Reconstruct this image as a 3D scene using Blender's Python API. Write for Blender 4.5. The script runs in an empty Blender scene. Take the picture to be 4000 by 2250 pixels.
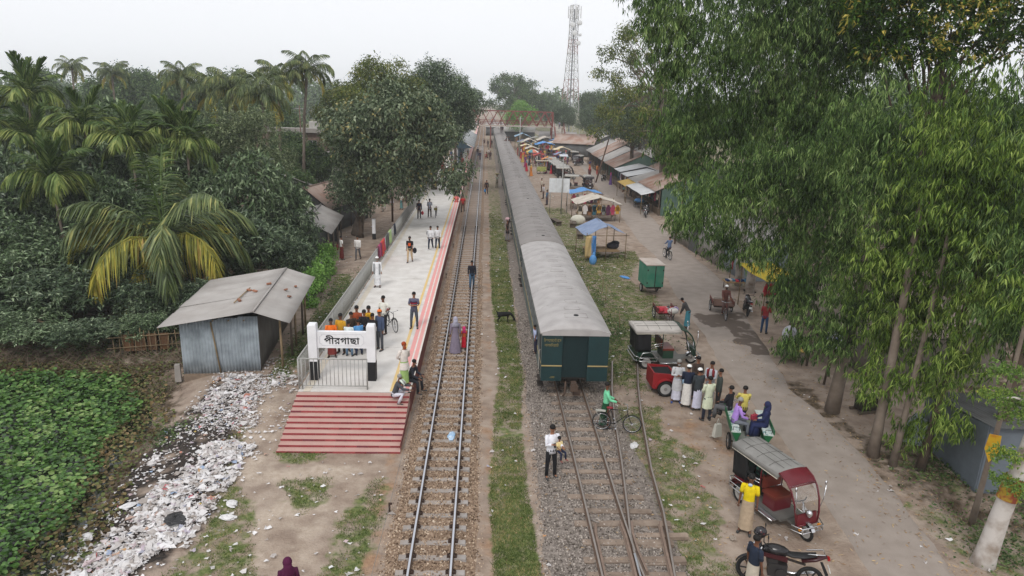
import bpy, math, random
import numpy as np
from mathutils import Matrix, Vector, geometry
R = math.radians
rng = np.random.default_rng(7)
random.seed(7)
scn = bpy.context.scene
COL = scn.collection

# ---------------------------------------------------------------- camera, sky, sun, exposure
cam_data = bpy.data.cameras.new('camera')
cam_data.lens = 24.0
cam_data.sensor_width = 36.0
cam_data.clip_start = 0.1
cam_data.clip_end = 6000.0
cam = bpy.data.objects.new('camera', cam_data)
COL.objects.link(cam)
CAM_Z = 11.53
cam.matrix_world = (Matrix.Translation((0, 0, CAM_Z)) @ Matrix.Rotation(R(-2.545), 4, 'Z')
     @ Matrix.Rotation(R(90 - 15.541), 4, 'X') @ Matrix.Rotation(R(1.7), 4, 'Z'))
scn.camera = cam

SUN_EL, SUN_AZ = 48.0, 200.0          # degrees; azimuth clockwise from +Y (track direction)
world = bpy.data.worlds.new('World')
scn.world = world
world.use_nodes = True
wn, wl = world.node_tree.nodes, world.node_tree.links
wn.clear()
sky = wn.new('ShaderNodeTexSky')
sky.sky_type = 'NISHITA'
sky.sun_disc = False
sky.sun_elevation = R(SUN_EL)
sky.sun_rotation = R(SUN_AZ)
sky.dust_density = 6.0
sky.air_density = 1.0
hs = wn.new('ShaderNodeHueSaturation')
hs.inputs['Saturation'].default_value = 0.35
mixw = wn.new('ShaderNodeMixRGB')
mixw.inputs['Fac'].default_value = 0.86           # even cloud layer over the clear sky
mixw.inputs['Color2'].default_value = (13.0, 13.2, 13.7, 1)
bg = wn.new('ShaderNodeBackground')
bg.inputs['Strength'].default_value = 0.1
wo = wn.new('ShaderNodeOutputWorld')
wl.new(sky.outputs[0], hs.inputs['Color'])
wl.new(hs.outputs[0], mixw.inputs['Color1'])
wl.new(mixw.outputs[0], bg.inputs['Color'])
wl.new(bg.outputs[0], wo.inputs['Surface'])

sun_data = bpy.data.lights.new('sun', 'SUN')
sun_data.energy = 1.5
sun_data.angle = R(14)
sun_data.color = (1.0, 0.975, 0.94)
sun = bpy.data.objects.new('sun', sun_data)
COL.objects.link(sun)
_d = Vector((math.sin(R(SUN_AZ)) * math.cos(R(SUN_EL)), math.cos(R(SUN_AZ)) * math.cos(R(SUN_EL)), math.sin(R(SUN_EL))))
sun.rotation_euler = (-_d).to_track_quat('-Z', 'Y').to_euler()
sun.location = (0, -20, 60)

vs = scn.view_settings
vs.view_transform = 'Standard'
vs.look = 'None'
vs.exposure = -0.2
vs.gamma = 1.0
vs.use_curve_mapping = False
cy = scn.cycles
cy.use_denoising = True
cy.denoising_prefilter = 'NONE'
cy.max_bounces = 6
cy.diffuse_bounces = 3
cy.glossy_bounces = 2
cy.transmission_bounces = 3
cy.transparent_max_bounces = 8
cy.volume_bounces = 2
cy.caustics_reflective = False
cy.caustics_refractive = False

# ---------------------------------------------------------------- materials
MATS = {}
def mat(key, col=(.5, .5, .5), rough=.75, var=.12, scale=3.0, metal=0.0, col2=None, mix=.5, bump=0.0, bscale=40.0,
  trans=0.0, spec=.3, wave=None, objvar=0.0, contrast=.25):
 """Procedural material: base colour broken up by noise, an optional second colour in patches, optional fine relief."""
 if key in MATS:
  return MATS[key]
 m = bpy.data.materials.new(key)
 MATS[key] = m
 m.use_nodes = True
 n, l = m.node_tree.nodes, m.node_tree.links
 b = n['Principled BSDF']
 out = n['Material Output']
 b.inputs['Roughness'].default_value = rough
 b.inputs['Metallic'].default_value = metal
 b.inputs['Specular IOR Level'].default_value = spec
 tc = n.new('ShaderNodeTexCoord')
 nz = n.new('ShaderNodeTexNoise')
 nz.inputs['Scale'].default_value = scale
 nz.inputs['Detail'].default_value = 5
 l.new(tc.outputs['Object'], nz.inputs['Vector'])
 rp = n.new('ShaderNodeValToRGB')
 c2 = col2 or tuple(c * (1 - var) for c in col)
 c1 = col if col2 else tuple(min(1, c * (1 + var)) for c in col)
 rp.color_ramp.elements[0].color = (*c2, 1)
 rp.color_ramp.elements[1].color = (*c1, 1)
 rp.color_ramp.elements[0].position = max(0, mix - contrast)
 rp.color_ramp.elements[1].position = min(1, mix + contrast)
 l.new(nz.outputs['Fac'], rp.inputs['Fac'])
 src = rp.outputs['Color']
 if objvar:
  oi = n.new('ShaderNodeObjectInfo')
  hv = n.new('ShaderNodeHueSaturation')
  mr = n.new('ShaderNodeMapRange')
  mr.inputs['To Min'].default_value = 1 - objvar
  mr.inputs['To Max'].default_value = 1 + objvar
  l.new(oi.outputs['Random'], mr.inputs['Value'])
  l.new(mr.outputs[0], hv.inputs['Value'])
  l.new(src, hv.inputs['Color'])
  src = hv.outputs['Color']
 l.new(src, b.inputs['Base Color'])
 if bump:
  nb = n.new('ShaderNodeTexNoise')
  nb.inputs['Scale'].default_value = bscale
  nb.inputs['Detail'].default_value = 3
  l.new(tc.outputs['Object'], nb.inputs['Vector'])
  bp = n.new('ShaderNodeBump')
  bp.inputs['Strength'].default_value = bump
  bp.inputs['Distance'].default_value = .02
  l.new(nb.outputs['Fac'], bp.inputs['Height'])
  l.new(bp.outputs['Normal'], b.inputs['Normal'])
 if trans:
  tr = n.new('ShaderNodeBsdfTranslucent')
  l.new(src, tr.inputs['Color'])
  mx = n.new('ShaderNodeMixShader')
  mx.inputs['Fac'].default_value = trans
  l.new(b.outputs[0], mx.inputs[1])
  l.new(tr.outputs[0], mx.inputs[2])
  l.new(mx.outputs[0], out.inputs['Surface'])
 return m

def leaf_mat(key, cols, trans=.3, rough=.55, spec=.25, nscale=.8, spray=.35):
 """Foliage: colour differs from leaf to leaf (each leaf is an island of its own)."""
 m = bpy.data.materials.new(key)
 MATS[key] = m
 m.use_nodes = True
 n, l = m.node_tree.nodes, m.node_tree.links
 b = n['Principled BSDF']
 b.inputs['Roughness'].default_value = rough
 b.inputs['Specular IOR Level'].default_value = spec
 g = n.new('ShaderNodeNewGeometry')
 nz = n.new('ShaderNodeTexNoise')          # whole sprays differ too: young and old growth
 nz.inputs['Scale'].default_value = nscale
 nz.inputs['Detail'].default_value = 3
 l.new(g.outputs['Position'], nz.inputs['Vector'])
 ma = n.new('ShaderNodeMapRange')
 ma.inputs['From Min'].default_value = .32
 ma.inputs['From Max'].default_value = .68
 ma.inputs['To Min'].default_value = -spray
 ma.inputs['To Max'].default_value = spray
 l.new(nz.outputs['Fac'], ma.inputs['Value'])
 ad = n.new('ShaderNodeMath')
 ad.operation = 'ADD'
 ad.use_clamp = True
 l.new(g.outputs['Random Per Island'], ad.inputs[0])
 l.new(ma.outputs[0], ad.inputs[1])
 rp = n.new('ShaderNodeValToRGB')
 els = rp.color_ramp.elements
 els[0].color = (*cols[0][1], 1)
 els[0].position = cols[0][0]
 els[1].color = (*cols[-1][1], 1)
 els[1].position = cols[-1][0]
 for p, c in cols[1:-1]:
  e = els.new(p)
  e.color = (*c, 1)
 l.new(ad.outputs[0], rp.inputs['Fac'])
 l.new(rp.outputs['Color'], b.inputs['Base Color'])
 tr = n.new('ShaderNodeBsdfTranslucent')
 l.new(rp.outputs['Color'], tr.inputs['Color'])
 mx = n.new('ShaderNodeMixShader')
 mx.inputs['Fac'].default_value = trans
 l.new(b.outputs[0], mx.inputs[1])
 l.new(tr.outputs[0], mx.inputs[2])
 l.new(mx.outputs[0], n['Material Output'].inputs['Surface'])
 return m

def plain(col, rough=.8, key=None, **k):
 """Cloth, paint and other small surfaces: one material per colour."""
 return mat(key or 'paint_%02x%02x%02x_%d' % (*[int(255 * min(1, c)) for c in col], int(rough * 100)), col, rough, **k)

def srgb(r, g, b):
 f = lambda c: (c / 255 / 12.92) if c <= 10 else ((c / 255 + .055) / 1.055) ** 2.4
 return (f(r), f(g), f(b))

# ---------------------------------------------------------------- objects
def tag(o, label=None, cat=None, group=None, kind=None):
 if label: o['label'] = label
 if cat: o['category'] = cat
 if group: o['group'] = group
 if kind: o['kind'] = kind
 return o

def empty(name, loc=(0, 0, 0), rz=0.0, label=None, cat=None, group=None, kind=None, parent=None):
 o = bpy.data.objects.new(name, None)
 o.empty_display_size = .2
 o.location = loc
 o.rotation_euler = (0, 0, rz)
 COL.objects.link(o)
 if parent: o.parent = parent
 return tag(o, label, cat, group, kind)

def link(name, me, parent=None, loc=(0, 0, 0), rot=(0, 0, 0), scale=None):
 o = bpy.data.objects.new(name, me)
 o.location = loc
 o.rotation_euler = rot
 if scale is not None: o.scale = scale
 COL.objects.link(o)
 if parent is not None: o.parent = parent
 return o

def copy_tree(o, parent=None):
 c = o.copy()
 COL.objects.link(c)
 c.parent = parent
 for ch in list(o.children):
  copy_tree(ch, c)
 return c

def rotm(rx=0, ry=0, rz=0):
 return Matrix.Rotation(rz, 3, 'Z') @ Matrix.Rotation(ry, 3, 'Y') @ Matrix.Rotation(rx, 3, 'X')

class MB:
 """Collects boxes, tubes, lofts and sheets and builds them as ONE mesh."""
 def __init__(s):
  s.v, s.f, s.sm = [], [], []
 def add(s, vs, fs, smooth=False):
  k = len(s.v)
  s.v += [tuple(p) for p in vs]
  s.f += [tuple(i + k for i in f) for f in fs]
  s.sm += [smooth] * len(fs)
  return s
 def box(s, c, d, rot=None, taper=1.0):
  hx, hy, hz = d[0] / 2, d[1] / 2, d[2] / 2
  pts = []
  for z, t in ((-hz, 1.0), (hz, taper)):
   for x, y in ((-hx, -hy), (hx, -hy), (hx, hy), (-hx, hy)):
    p = Vector((x * t, y * t, z))
    if rot is not None: p = rot @ p
    pts.append((p.x + c[0], p.y + c[1], p.z + c[2]))
  return s.add(pts, [(3, 2, 1, 0), (4, 5, 6, 7), (0, 1, 5, 4), (1, 2, 6, 5), (2, 3, 7, 6), (3, 0, 4, 7)])
 def bar(s, a, b, w=.05, h=None):
  """Square bar from a to b."""
  return s.tube([a, b], [w / 2 * 1.414, w / 2 * 1.414] if h is None else [w * .7, w * .7], 4, smooth=False, twist=math.pi / 4)
 def tube(s, pts, rad, n=8, smooth=True, caps=True, flat=None, twist=0.0):
  """Loft of rings along pts. rad: one number, or per ring r or (rx, ry). flat: reference side vector."""
  pts = [Vector(p) for p in pts]
  if not isinstance(rad, (list, tuple)): rad = [rad] * len(pts)
  k = len(pts)
  vs, fs = [], []
  u = None
  for i, p in enumerate(pts):
   t = (pts[min(i + 1, k - 1)] - pts[max(i - 1, 0)])
   t = t.normalized() if t.length > 1e-9 else Vector((0, 0, 1))
   if u is None:
    ref = Vector(flat) if flat is not None else (Vector((0, 0, 1)) if abs(t.z) < .9 else Vector((1, 0, 0)))
    u = ref - t * ref.dot(t)
   else:
    u = u - t * u.dot(t)
   u = u.normalized() if u.length > 1e-6 else t.orthogonal().normalized()
   w = t.cross(u)
   r = rad[i]
   rx, ry = r if isinstance(r, (list, tuple)) else (r, r)
   for j in range(n):
    a = 2 * math.pi * j / n + twist
    vs.append(p + u * (rx * math.cos(a)) + w * (ry * math.sin(a)))
  for i in range(k - 1):
   for j in range(n):
    a, b = i * n + j, i * n + (j + 1) % n
    fs.append((a, b, b + n, a + n))
  s.add(vs, fs, smooth)
  if caps:
   o = len(s.v) - len(vs)
   s.f.append(tuple(o + j for j in range(n))[::-1])
   s.f.append(tuple(o + (k - 1) * n + j for j in range(n)))
   s.sm += [False, False]
  return s
 def ring(s, c, r, rt, axis='x', n=20, m=6):
  """Torus round an axis through c."""
  vs, fs = [], []
  for i in range(n):
   a = 2 * math.pi * i / n
   for j in range(m):
    b = 2 * math.pi * j / m
    q, h = r + rt * math.cos(b), rt * math.sin(b)
    p = {'x': (h, q * math.cos(a), q * math.sin(a)), 'y': (q * math.cos(a), h, q * math.sin(a)),
      'z': (q * math.cos(a), q * math.sin(a), h)}[axis]
    vs.append((c[0] + p[0], c[1] + p[1], c[2] + p[2]))
    fs.append((i * m + j, ((i + 1) % n) * m + j, ((i + 1) % n) * m + (j + 1) % m, i * m + (j + 1) % m))
  return s.add(vs, fs, True)
 def disc(s, c, r, h, axis='x', n=16):
  d = {'x': (h / 2, 0, 0), 'y': (0, h / 2, 0), 'z': (0, 0, h / 2)}[axis]
  a = tuple(c[i] - d[i] for i in range(3))
  b = tuple(c[i] + d[i] for i in range(3))
  return s.tube([a, b], r, n, smooth=False)
 def ball(s, c, r, n=10, m=7, z0=-1.0, z1=1.0):
  """Ellipsoid (r may be a triple), optionally cut between heights z0..z1 of the unit sphere."""
  r = r if isinstance(r, (list, tuple)) else (r, r, r)
  vs, fs = [], []
  a0, a1 = math.asin(z0), math.asin(z1)
  for i in range(m + 1):
   e = a0 + (a1 - a0) * i / m
   for j in range(n):
    a = 2 * math.pi * j / n
    vs.append((c[0] + r[0] * math.cos(e) * math.cos(a), c[1] + r[1] * math.cos(e) * math.sin(a), c[2] + r[2] * math.sin(e)))
  for i in range(m):
   for j in range(n):
    fs.append((i * n + j, i * n + (j + 1) % n, (i + 1) * n + (j + 1) % n, (i + 1) * n + j))
  return s.add(vs, fs, True)
 def prism(s, poly, axis, a, b):
  """Polygon (2-D points) pushed from a to b along an axis."""
  def P3(p, h): return {'x': (h, p[0], p[1]), 'y': (p[0], h, p[1]), 'z': (p[0], p[1], h)}[axis]
  n = len(poly)
  vs = [P3(p, a) for p in poly] + [P3(p, b) for p in poly]
  fs = [tuple(range(n))[::-1], tuple(range(n, 2 * n))] + [(i, (i + 1) % n, n + (i + 1) % n, n + i) for i in range(n)]
  return s.add(vs, fs)
 def sheet(s, o, u, v, nu, nv, fn=None, thick=0.012, smooth=True):
  """Thin two-sided sheet from corner o along u and v; fn(a, b) -> lift along the normal."""
  o, u, v = Vector(o), Vector(u), Vector(v)
  nrm = u.cross(v).normalized()
  vs, fs = [], []
  for side in (0, 1):
   for i in range(nu + 1):
    for j in range(nv + 1):
     a, b = i / nu, j / nv
     h = (fn(a, b) if fn else 0.0) - side * thick
     vs.append(o + u * a + v * b + nrm * h)
  q = (nu + 1) * (nv + 1)
  for i in range(nu):
   for j in range(nv):
    a = i * (nv + 1) + j
    fs.append((a, a + nv + 1, a + nv + 2, a + 1))
    fs.append((q + a, q + a + 1, q + a + nv + 2, q + a + nv + 1))
  edge = [i * (nv + 1) for i in range(nu + 1)] + [nu * (nv + 1) + j for j in range(1, nv + 1)] + \
      [i * (nv + 1) + nv for i in range(nu - 1, -1, -1)] + [j for j in range(nv - 1, 0, -1)]
  for i in range(len(edge)):
   a, b = edge[i], edge[(i + 1) % len(edge)]
   fs.append((a, q + a, q + b, b))
  return s.add(vs, fs, smooth)
 def mesh(s, name, m):
  me = bpy.data.meshes.new(name)
  me.from_pydata(s.v, [], s.f)
  me.polygons.foreach_set('use_smooth', s.sm)
  if m is not None: me.materials.append(m)
  me.update()
  return me
 def build(s, name, m, parent=None, loc=(0, 0, 0), rot=(0, 0, 0)):
  return link(name, s.mesh(name, m), parent, loc, rot)

def corrugated(mb, o, u, v, pitch=.09, amp=.012, nv=1, sag=0.0, thick=.006):
 """Corrugated sheet: waves run across u."""
 L = Vector(u).length
 n = max(4, int(L / pitch * 4))
 k = L / pitch
 return mb.sheet(o, u, v, n, nv, lambda a, b: amp * math.sin(2 * math.pi * k * a) - sag * math.sin(math.pi * a) * math.sin(math.pi * b), thick)

def np_mesh(name, V, Fc, m, smooth=False):
 """Mesh from numpy arrays; Fc is (n, 3) or (n, 4)."""
 me = bpy.data.meshes.new(name)
 n, k = Fc.shape
 me.vertices.add(len(V))
 me.vertices.foreach_set('co', np.ascontiguousarray(V, dtype=np.float32).ravel())
 me.loops.add(n * k)
 me.loops.foreach_set('vertex_index', np.ascontiguousarray(Fc, dtype=np.int32).ravel())
 me.polygons.add(n)
 me.polygons.foreach_set('loop_start', np.arange(0, n * k, k, dtype=np.int32))
 me.polygons.foreach_set('use_smooth', np.full(n, smooth))
 if m is not None: me.materials.append(m)
 me.update(calc_edges=True)
 return me

def leaves(P, Dr, L, W, up=None, droop=0.0, fold=.15):
 """Leaf blades: P base points (n,3), Dr directions (n,3), L lengths, W widths -> verts, quads (diamond folded on its midrib)."""
 n = len(P)
 Dr = Dr / np.linalg.norm(Dr, axis=1, keepdims=True)
 side = np.cross(Dr, rng.normal(size=(n, 3)) * .5 + (np.array([0, 0, 1.]) if up is None else up))
 side /= np.maximum(np.linalg.norm(side, axis=1, keepdims=True), 1e-6)
 nrm = np.cross(side, Dr)
 L = np.broadcast_to(L, n)[:, None]
 W = np.broadcast_to(W, n)[:, None]
 mid = P + Dr * L * .45
 tip = P + Dr * L
 tip[:, 2] -= droop * L[:, 0]
 V = np.stack([P, mid + side * W * .5 + nrm * W * fold, tip, mid - side * W * .5 + nrm * W * fold], 1).reshape(-1, 3)
 Fc = np.arange(4 * n).reshape(n, 4)
 return V, Fc


# ================================================================ GROUND
def vnoise(x, y, s, seed=0):
 """Smooth value noise in 0..1 on numpy arrays."""
 g = np.random.default_rng(seed).random((64, 64))
 x, y = np.asarray(x) / s, np.asarray(y) / s
 xi, yi = np.floor(x).astype(int), np.floor(y).astype(int)
 fx, fy = x - xi, y - yi
 fx, fy = fx * fx * (3 - 2 * fx), fy * fy * (3 - 2 * fy)
 a, b = g[xi % 64, yi % 64], g[(xi + 1) % 64, yi % 64]
 c, d = g[xi % 64, (yi + 1) % 64], g[(xi + 1) % 64, (yi + 1) % 64]
 return (a * (1 - fx) + b * fx) * (1 - fy) + (c * (1 - fx) + d * fx) * fy

def fbm(x, y, s, seed=0):
 return .55 * vnoise(x, y, s, seed) + .3 * vnoise(x, y, s / 2.3, seed + 1) + .15 * vnoise(x, y, s / 5.1, seed + 2)

def sstep(a, b, x):
 t = np.clip((x - a) / (b - a), 0, 1)
 return t * t * (3 - 2 * t)

def in_poly(px, py, poly):
 px, py = np.asarray(px), np.asarray(py)
 ins = np.zeros(px.shape, bool)
 n = len(poly)
 for i in range(n):
  x0, y0 = poly[i]
  x1, y1 = poly[(i + 1) % n]
  if y0 == y1: continue
  c = ((y0 > py) != (y1 > py)) & (px < (x1 - x0) * (py - y0) / (y1 - y0) + x0)
  ins ^= c
 return ins

def soft_poly(px, py, poly, w):
 """1 inside, falling to 0 over w outside (distance to the outline)."""
 px, py = np.asarray(px, float), np.asarray(py, float)
 d = np.full(px.shape, 1e9)
 n = len(poly)
 for i in range(n):
  x0, y0 = poly[i]
  x1, y1 = poly[(i + 1) % n]
  L2 = (x1 - x0) ** 2 + (y1 - y0) ** 2
  t = np.clip(((px - x0) * (x1 - x0) + (py - y0) * (y1 - y0)) / L2, 0, 1)
  d = np.minimum(d, np.hypot(px - x0 - t * (x1 - x0), py - y0 - t * (y1 - y0)))
 return np.where(in_poly(px, py, poly), 1.0, np.clip(1 - d / w, 0, 1))

PY = [5, 15.3, 17.7, 19.2, 21.1, 23.9, 27.2, 28.7]
PX = [-10.9, -11.0, -11.4, -11.7, -12.1, -12.4, -13.9, -14.6]
POND_BACK = 28.7
def pond_d(x, y):
 return np.maximum(x - np.interp(y, PY, PX), y - POND_BACK)

def ground_z(x, y):
 x, y = np.asarray(x, float), np.asarray(y, float)
 d = pond_d(x, y)
 z = -.72 * (1 - sstep(-.2, 3.4, d))
 far = sstep(4, 10, np.abs(x)) * sstep(0, 40, y)
 z = z + .05 * (fbm(x, y, 3.0, 5) - .5) * sstep(0, 2, d) * np.clip(np.abs(x + 1.2) - 2, 0, 1)
 # the small pit beside the big pale trunk
 z = z - .75 * np.exp(-(((x - 14.75) / .55) ** 2 + ((y - 17.75) / .8) ** 2) ** 2)
 return z

GRASS_POLYS = [  # outline, strength
 ([(-8.4, 22.1), (-8.3, 20.3), (-7.9, 19.1), (-6.6, 17.4), (-5.6, 14.5), (-5.3, 12), (-8, 12), (-7.6, 14.5), (-7.2, 16.3), (-7.6, 18), (-8.0, 20.3)], .75),
 ([(-5.9, 18.7), (-4.8, 18.9), (-4.6, 18.0), (-5.0, 17.3), (-5.6, 18.0)], .8),
 ([(-3.0, 18.9), (-2.85, 16.4), (-3.0, 14.7), (-3.1, 12), (-3.9, 12), (-3.7, 14.7), (-3.8, 17.0)], .75),
 ([(-6.6, 20.5), (-5.3, 20.5), (-5.6, 20.0), (-6.4, 20.1)], .9),
 ([(-8.6, 26), (-7.5, 30), (-7.4, 34), (-7.6, 39), (-8.9, 44), (-9.6, 44), (-8.9, 38), (-9.0, 30)], .75),
 ([(5.2, 46), (9, 51), (12, 53), (11.6, 49.5), (9.6, 44), (10.6, 40), (10.3, 36.5), (8.9, 34), (8.8, 30), (6.9, 29.4), (6.8, 26), (5.0, 27), (5.1, 36)], .74),
 ([(5.2, 46), (9, 51), (9.5, 60), (8.5, 75), (5.4, 75), (5.3, 60)], .72),
 ([(4.6, 24.2), (6.9, 24.2), (6.5, 22.4), (7.6, 20.6), (6.6, 19.4), (7.2, 17.6), (6.3, 15.8), (6.6, 14.0), (6.4, 11), (5.2, 11), (5.3, 15), (5.1, 16.3), (4.4, 19), (4.3, 21)], .72),
 ([(12.9, 17.8), (13.9, 17.2), (15.2, 16), (16, 13), (13.2, 13), (13.0, 15)], .6),
 ([(13.3, 21.0), (14.6, 20.0), (15.8, 19), (15.4, 18.6), (14.2, 19.4)], .55),
 ([(16.6, 45), (17.6, 44), (17.6, 42.6), (16.6, 42.8)], .7),
]
def grass_mask(x, y):
 x, y = np.asarray(x, float), np.asarray(y, float)
 g = np.zeros(x.shape)
 # strip between the two tracks
 lo = np.interp(y, [14, 19, 24, 27, 45, 54, 88, 140, 400], [.38, .32, .45, .75, .42, .5, .35, .3, .2])
 hi = np.interp(y, [14, 19, 24, 27, 45, 54, 88, 140, 400], [1.62, 1.5, 1.6, 1.85, 1.85, 2.05, 2.15, 2.1, 2.0])
 strip = sstep(-.12, .12, x - lo) * sstep(-.12, .12, hi - x)
 patch = np.interp(y, [14, 18, 20, 24, 30, 60, 100], [1, .97, .78, .72, .95, .8, .5])
 g = np.maximum(g, strip * patch)
 for poly, k in GRASS_POLYS:
  g = np.maximum(g, k * soft_poly(x, y, poly, .45))
 # far fields
 g = np.maximum(g, .6 * sstep(25, 32, np.abs(x)) * sstep(60, 90, y))
 g = np.maximum(g, .75 * sstep(150, 200, y) * (np.abs(x - 1) > 7))
 return g

ASH_POLY = [(-10.6, 26.0), (-9.2, 25.4), (-9.0, 22.5), (-8.4, 20.6), (-8.4, 19.2), (-8.0, 17.4), (-7.9, 16.2), (-8.6, 14.6), (-10.5, 15.0), (-11.1, 19.0), (-11.2, 22.6)]
PALE_POLY = [(-8.6, 26), (-7.1, 23), (-7.0, 20), (-5.4, 19.6), (-3.4, 19.5), (-4.2, 17.5), (-4.6, 15), (-4.4, 12), (-5.2, 12), (-5.6, 15), (-6.6, 17.8), (-7.9, 20)]
def axis_grid(knots):
 out = []
 for (a, b, s) in knots:
  out += list(np.arange(a, b - 1e-6, s))
 return np.array(out + [knots[-1][1]])

def grid_mesh(name, xs, ys, zf, m, attrs):
 X, Y = np.meshgrid(xs, ys, indexing='ij')
 Z = zf(X, Y)
 V = np.stack([X, Y, Z], -1).reshape(-1, 3)
 nx, ny = len(xs), len(ys)
 i, j = np.meshgrid(np.arange(nx - 1), np.arange(ny - 1), indexing='ij')
 a = (i * ny + j).ravel()
 Fc = np.stack([a, a + ny, a + ny + 1, a + 1], 1)
 me = np_mesh(name, V, Fc, m, True)
 for k, fn in attrs.items():
  at = me.attributes.new(k, 'FLOAT', 'POINT')
  at.data.foreach_set('value', fn(V[:, 0], V[:, 1]).astype(np.float32))
 return me

def ground_material():
 m = bpy.data.materials.new('earth_and_grass')
 m.use_nodes = True
 n, l = m.node_tree.nodes, m.node_tree.links
 b = n['Principled BSDF']
 b.inputs['Roughness'].default_value = .95
 b.inputs['Specular IOR Level'].default_value = .1
 geo = n.new('ShaderNodeNewGeometry')
 def noise(sc, det=6):
  t = n.new('ShaderNodeTexNoise')
  t.inputs['Scale'].default_value = sc
  t.inputs['Detail'].default_value = det
  l.new(geo.outputs['Position'], t.inputs['Vector'])
  return t.outputs['Fac']
 def ramp(fac, stops):
  r = n.new('ShaderNodeValToRGB')
  e = r.color_ramp.elements
  e[0].position, e[0].color = stops[0][0], (*stops[0][1], 1)
  e[1].position, e[1].color = stops[-1][0], (*stops[-1][1], 1)
  for p, c in stops[1:-1]:
   q = e.new(p)
   q.color = (*c, 1)
  l.new(fac, r.inputs['Fac'])
  return r.outputs['Color']
 def mix(fac, a, c):
  x = n.new('ShaderNodeMixRGB')
  l.new(fac, x.inputs['Fac'])
  l.new(a, x.inputs['Color1'])
  l.new(c, x.inputs['Color2'])
  return x.outputs['Color']
 def attr(k):
  a = n.new('ShaderNodeAttribute')
  a.attribute_name = k
  return a.outputs['Fac']
 def mask(k, sc, lo=.35, hi=.65):
  """mask broken up by noise: smoothstep(attr + noise - .5)"""
  ad = n.new('ShaderNodeMath')
  ad.operation = 'ADD'
  ml = n.new('ShaderNodeMath')
  ml.operation = 'MULTIPLY_ADD'
  ml.inputs[1].default_value = 2.2
  ml.inputs[2].default_value = -.6
  l.new(noise(sc, 9), ml.inputs[0])
  l.new(attr(k), ad.inputs[0])
  l.new(ml.outputs[0], ad.inputs[1])
  mr = n.new('ShaderNodeMapRange')
  mr.interpolation_type = 'SMOOTHSTEP'
  mr.inputs['From Min'].default_value = .55 + lo
  mr.inputs['From Max'].default_value = .85 + hi
  l.new(ad.outputs[0], mr.inputs['Value'])
  return mr.outputs[0]
 dirt = ramp(noise(1.7, 12), [(.36, srgb(126, 110, 98)), (.5, srgb(151, 135, 121)), (.64, srgb(171, 156, 142))])
 dirt2 = ramp(noise(.35, 4), [(.35, srgb(141, 122, 107)), (.65, srgb(158, 144, 132))])
 mx = n.new('ShaderNodeMixRGB')
 mx.inputs['Fac'].default_value = .45
 l.new(dirt, mx.inputs['Color1'])
 l.new(dirt2, mx.inputs['Color2'])
 c = mx.outputs['Color']
 c = mix(mask('brown', 1.1), c, ramp(noise(6), [(.3, srgb(134, 106, 84)), (.7, srgb(165, 134, 108))]))
 c = mix(mask('pale', .9), c, ramp(noise(5), [(.3, srgb(163, 147, 131)), (.7, srgb(186, 172, 157))]))
 c = mix(mask('litter', 2.2), c, ramp(noise(9), [(.3, srgb(60, 52, 43)), (.7, srgb(100, 86, 69))]))
 c = mix(mask('grass', 2.4), c, ramp(noise(7), [(.3, srgb(75, 86, 49)), (.5, srgb(99, 110, 66)), (.72, srgb(131, 129, 88))]))
 c = mix(mask('ash', 1.6), c, ramp(noise(11), [(.35, srgb(38, 36, 35)), (.7, srgb(78, 70, 64))]))
 l.new(c, b.inputs['Base Color'])
 bp = n.new('ShaderNodeBump')
 bp.inputs['Strength'].default_value = .8
 bp.inputs['Distance'].default_value = .05
 l.new(noise(14, 8), bp.inputs['Height'])
 l.new(bp.outputs['Normal'], b.inputs['Normal'])
 return m

def brown_mask(x, y):
 a = sstep(-3.6, -2.7, x) * (1 - sstep(.3, .6, x)) * (1 - .5 * sstep(-.3, 0, -np.abs(x + 1.2) + 1.3))
 return np.maximum(.75 * a * (y < 330), .55 * soft_poly(x, y, [(6.6, 23.6), (8.6, 23.2), (8.8, 20.5), (6.8, 21)], .6))
def litter_mask(x, y):
 g = .8 * soft_poly(x, y, [(12.6, 26.5), (13.9, 27), (13.6, 22), (13.0, 24)], .5)
 g = np.maximum(g, .7 * soft_poly(x, y, [(13.4, 22), (13.2, 19), (14.2, 17), (17, 15), (19, 20), (15.5, 21.4)], .6))
 g = np.maximum(g, .9 * soft_poly(x, y, [(-30, 28.6), (-14, 28.4), (-12.6, 30), (-12.6, 34), (-16, 36), (-30, 34)], 1.5))
 g = np.maximum(g, .75 * sstep(2, 0, np.abs(pond_d(x, y) - .3)))
 g = np.maximum(g, .8 * sstep(-12, -16, x) * sstep(33, 36, y))
 g = np.maximum(g, .8 * sstep(18, 20, x) * (y < 140))
 return g
GROUND_XS = axis_grid([(-900, -200, 100), (-200, -40, 16), (-40, -15, 1.0), (-15, 17.4, .22), (17.4, 40, 1.2), (40, 200, 16), (200, 900, 100)])
GROUND_YS = axis_grid([(-60, 6, 6), (6, 30, .22), (30, 70, .5), (70, 140, 1.5), (140, 400, 13), (400, 1200, 100)])
ground = link('ground', grid_mesh('ground', GROUND_XS, GROUND_YS, ground_z, ground_material(), {
 'grass': grass_mask, 'brown': brown_mask, 'litter': litter_mask,
 'ash': lambda x, y: 1.0 * soft_poly(x, y, ASH_POLY, .9), 'pale': lambda x, y: .7 * soft_poly(x, y, PALE_POLY, .7)}))
tag(ground, 'bare trodden earth with worn grass patches round the station', 'ground', kind='structure')

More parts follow.
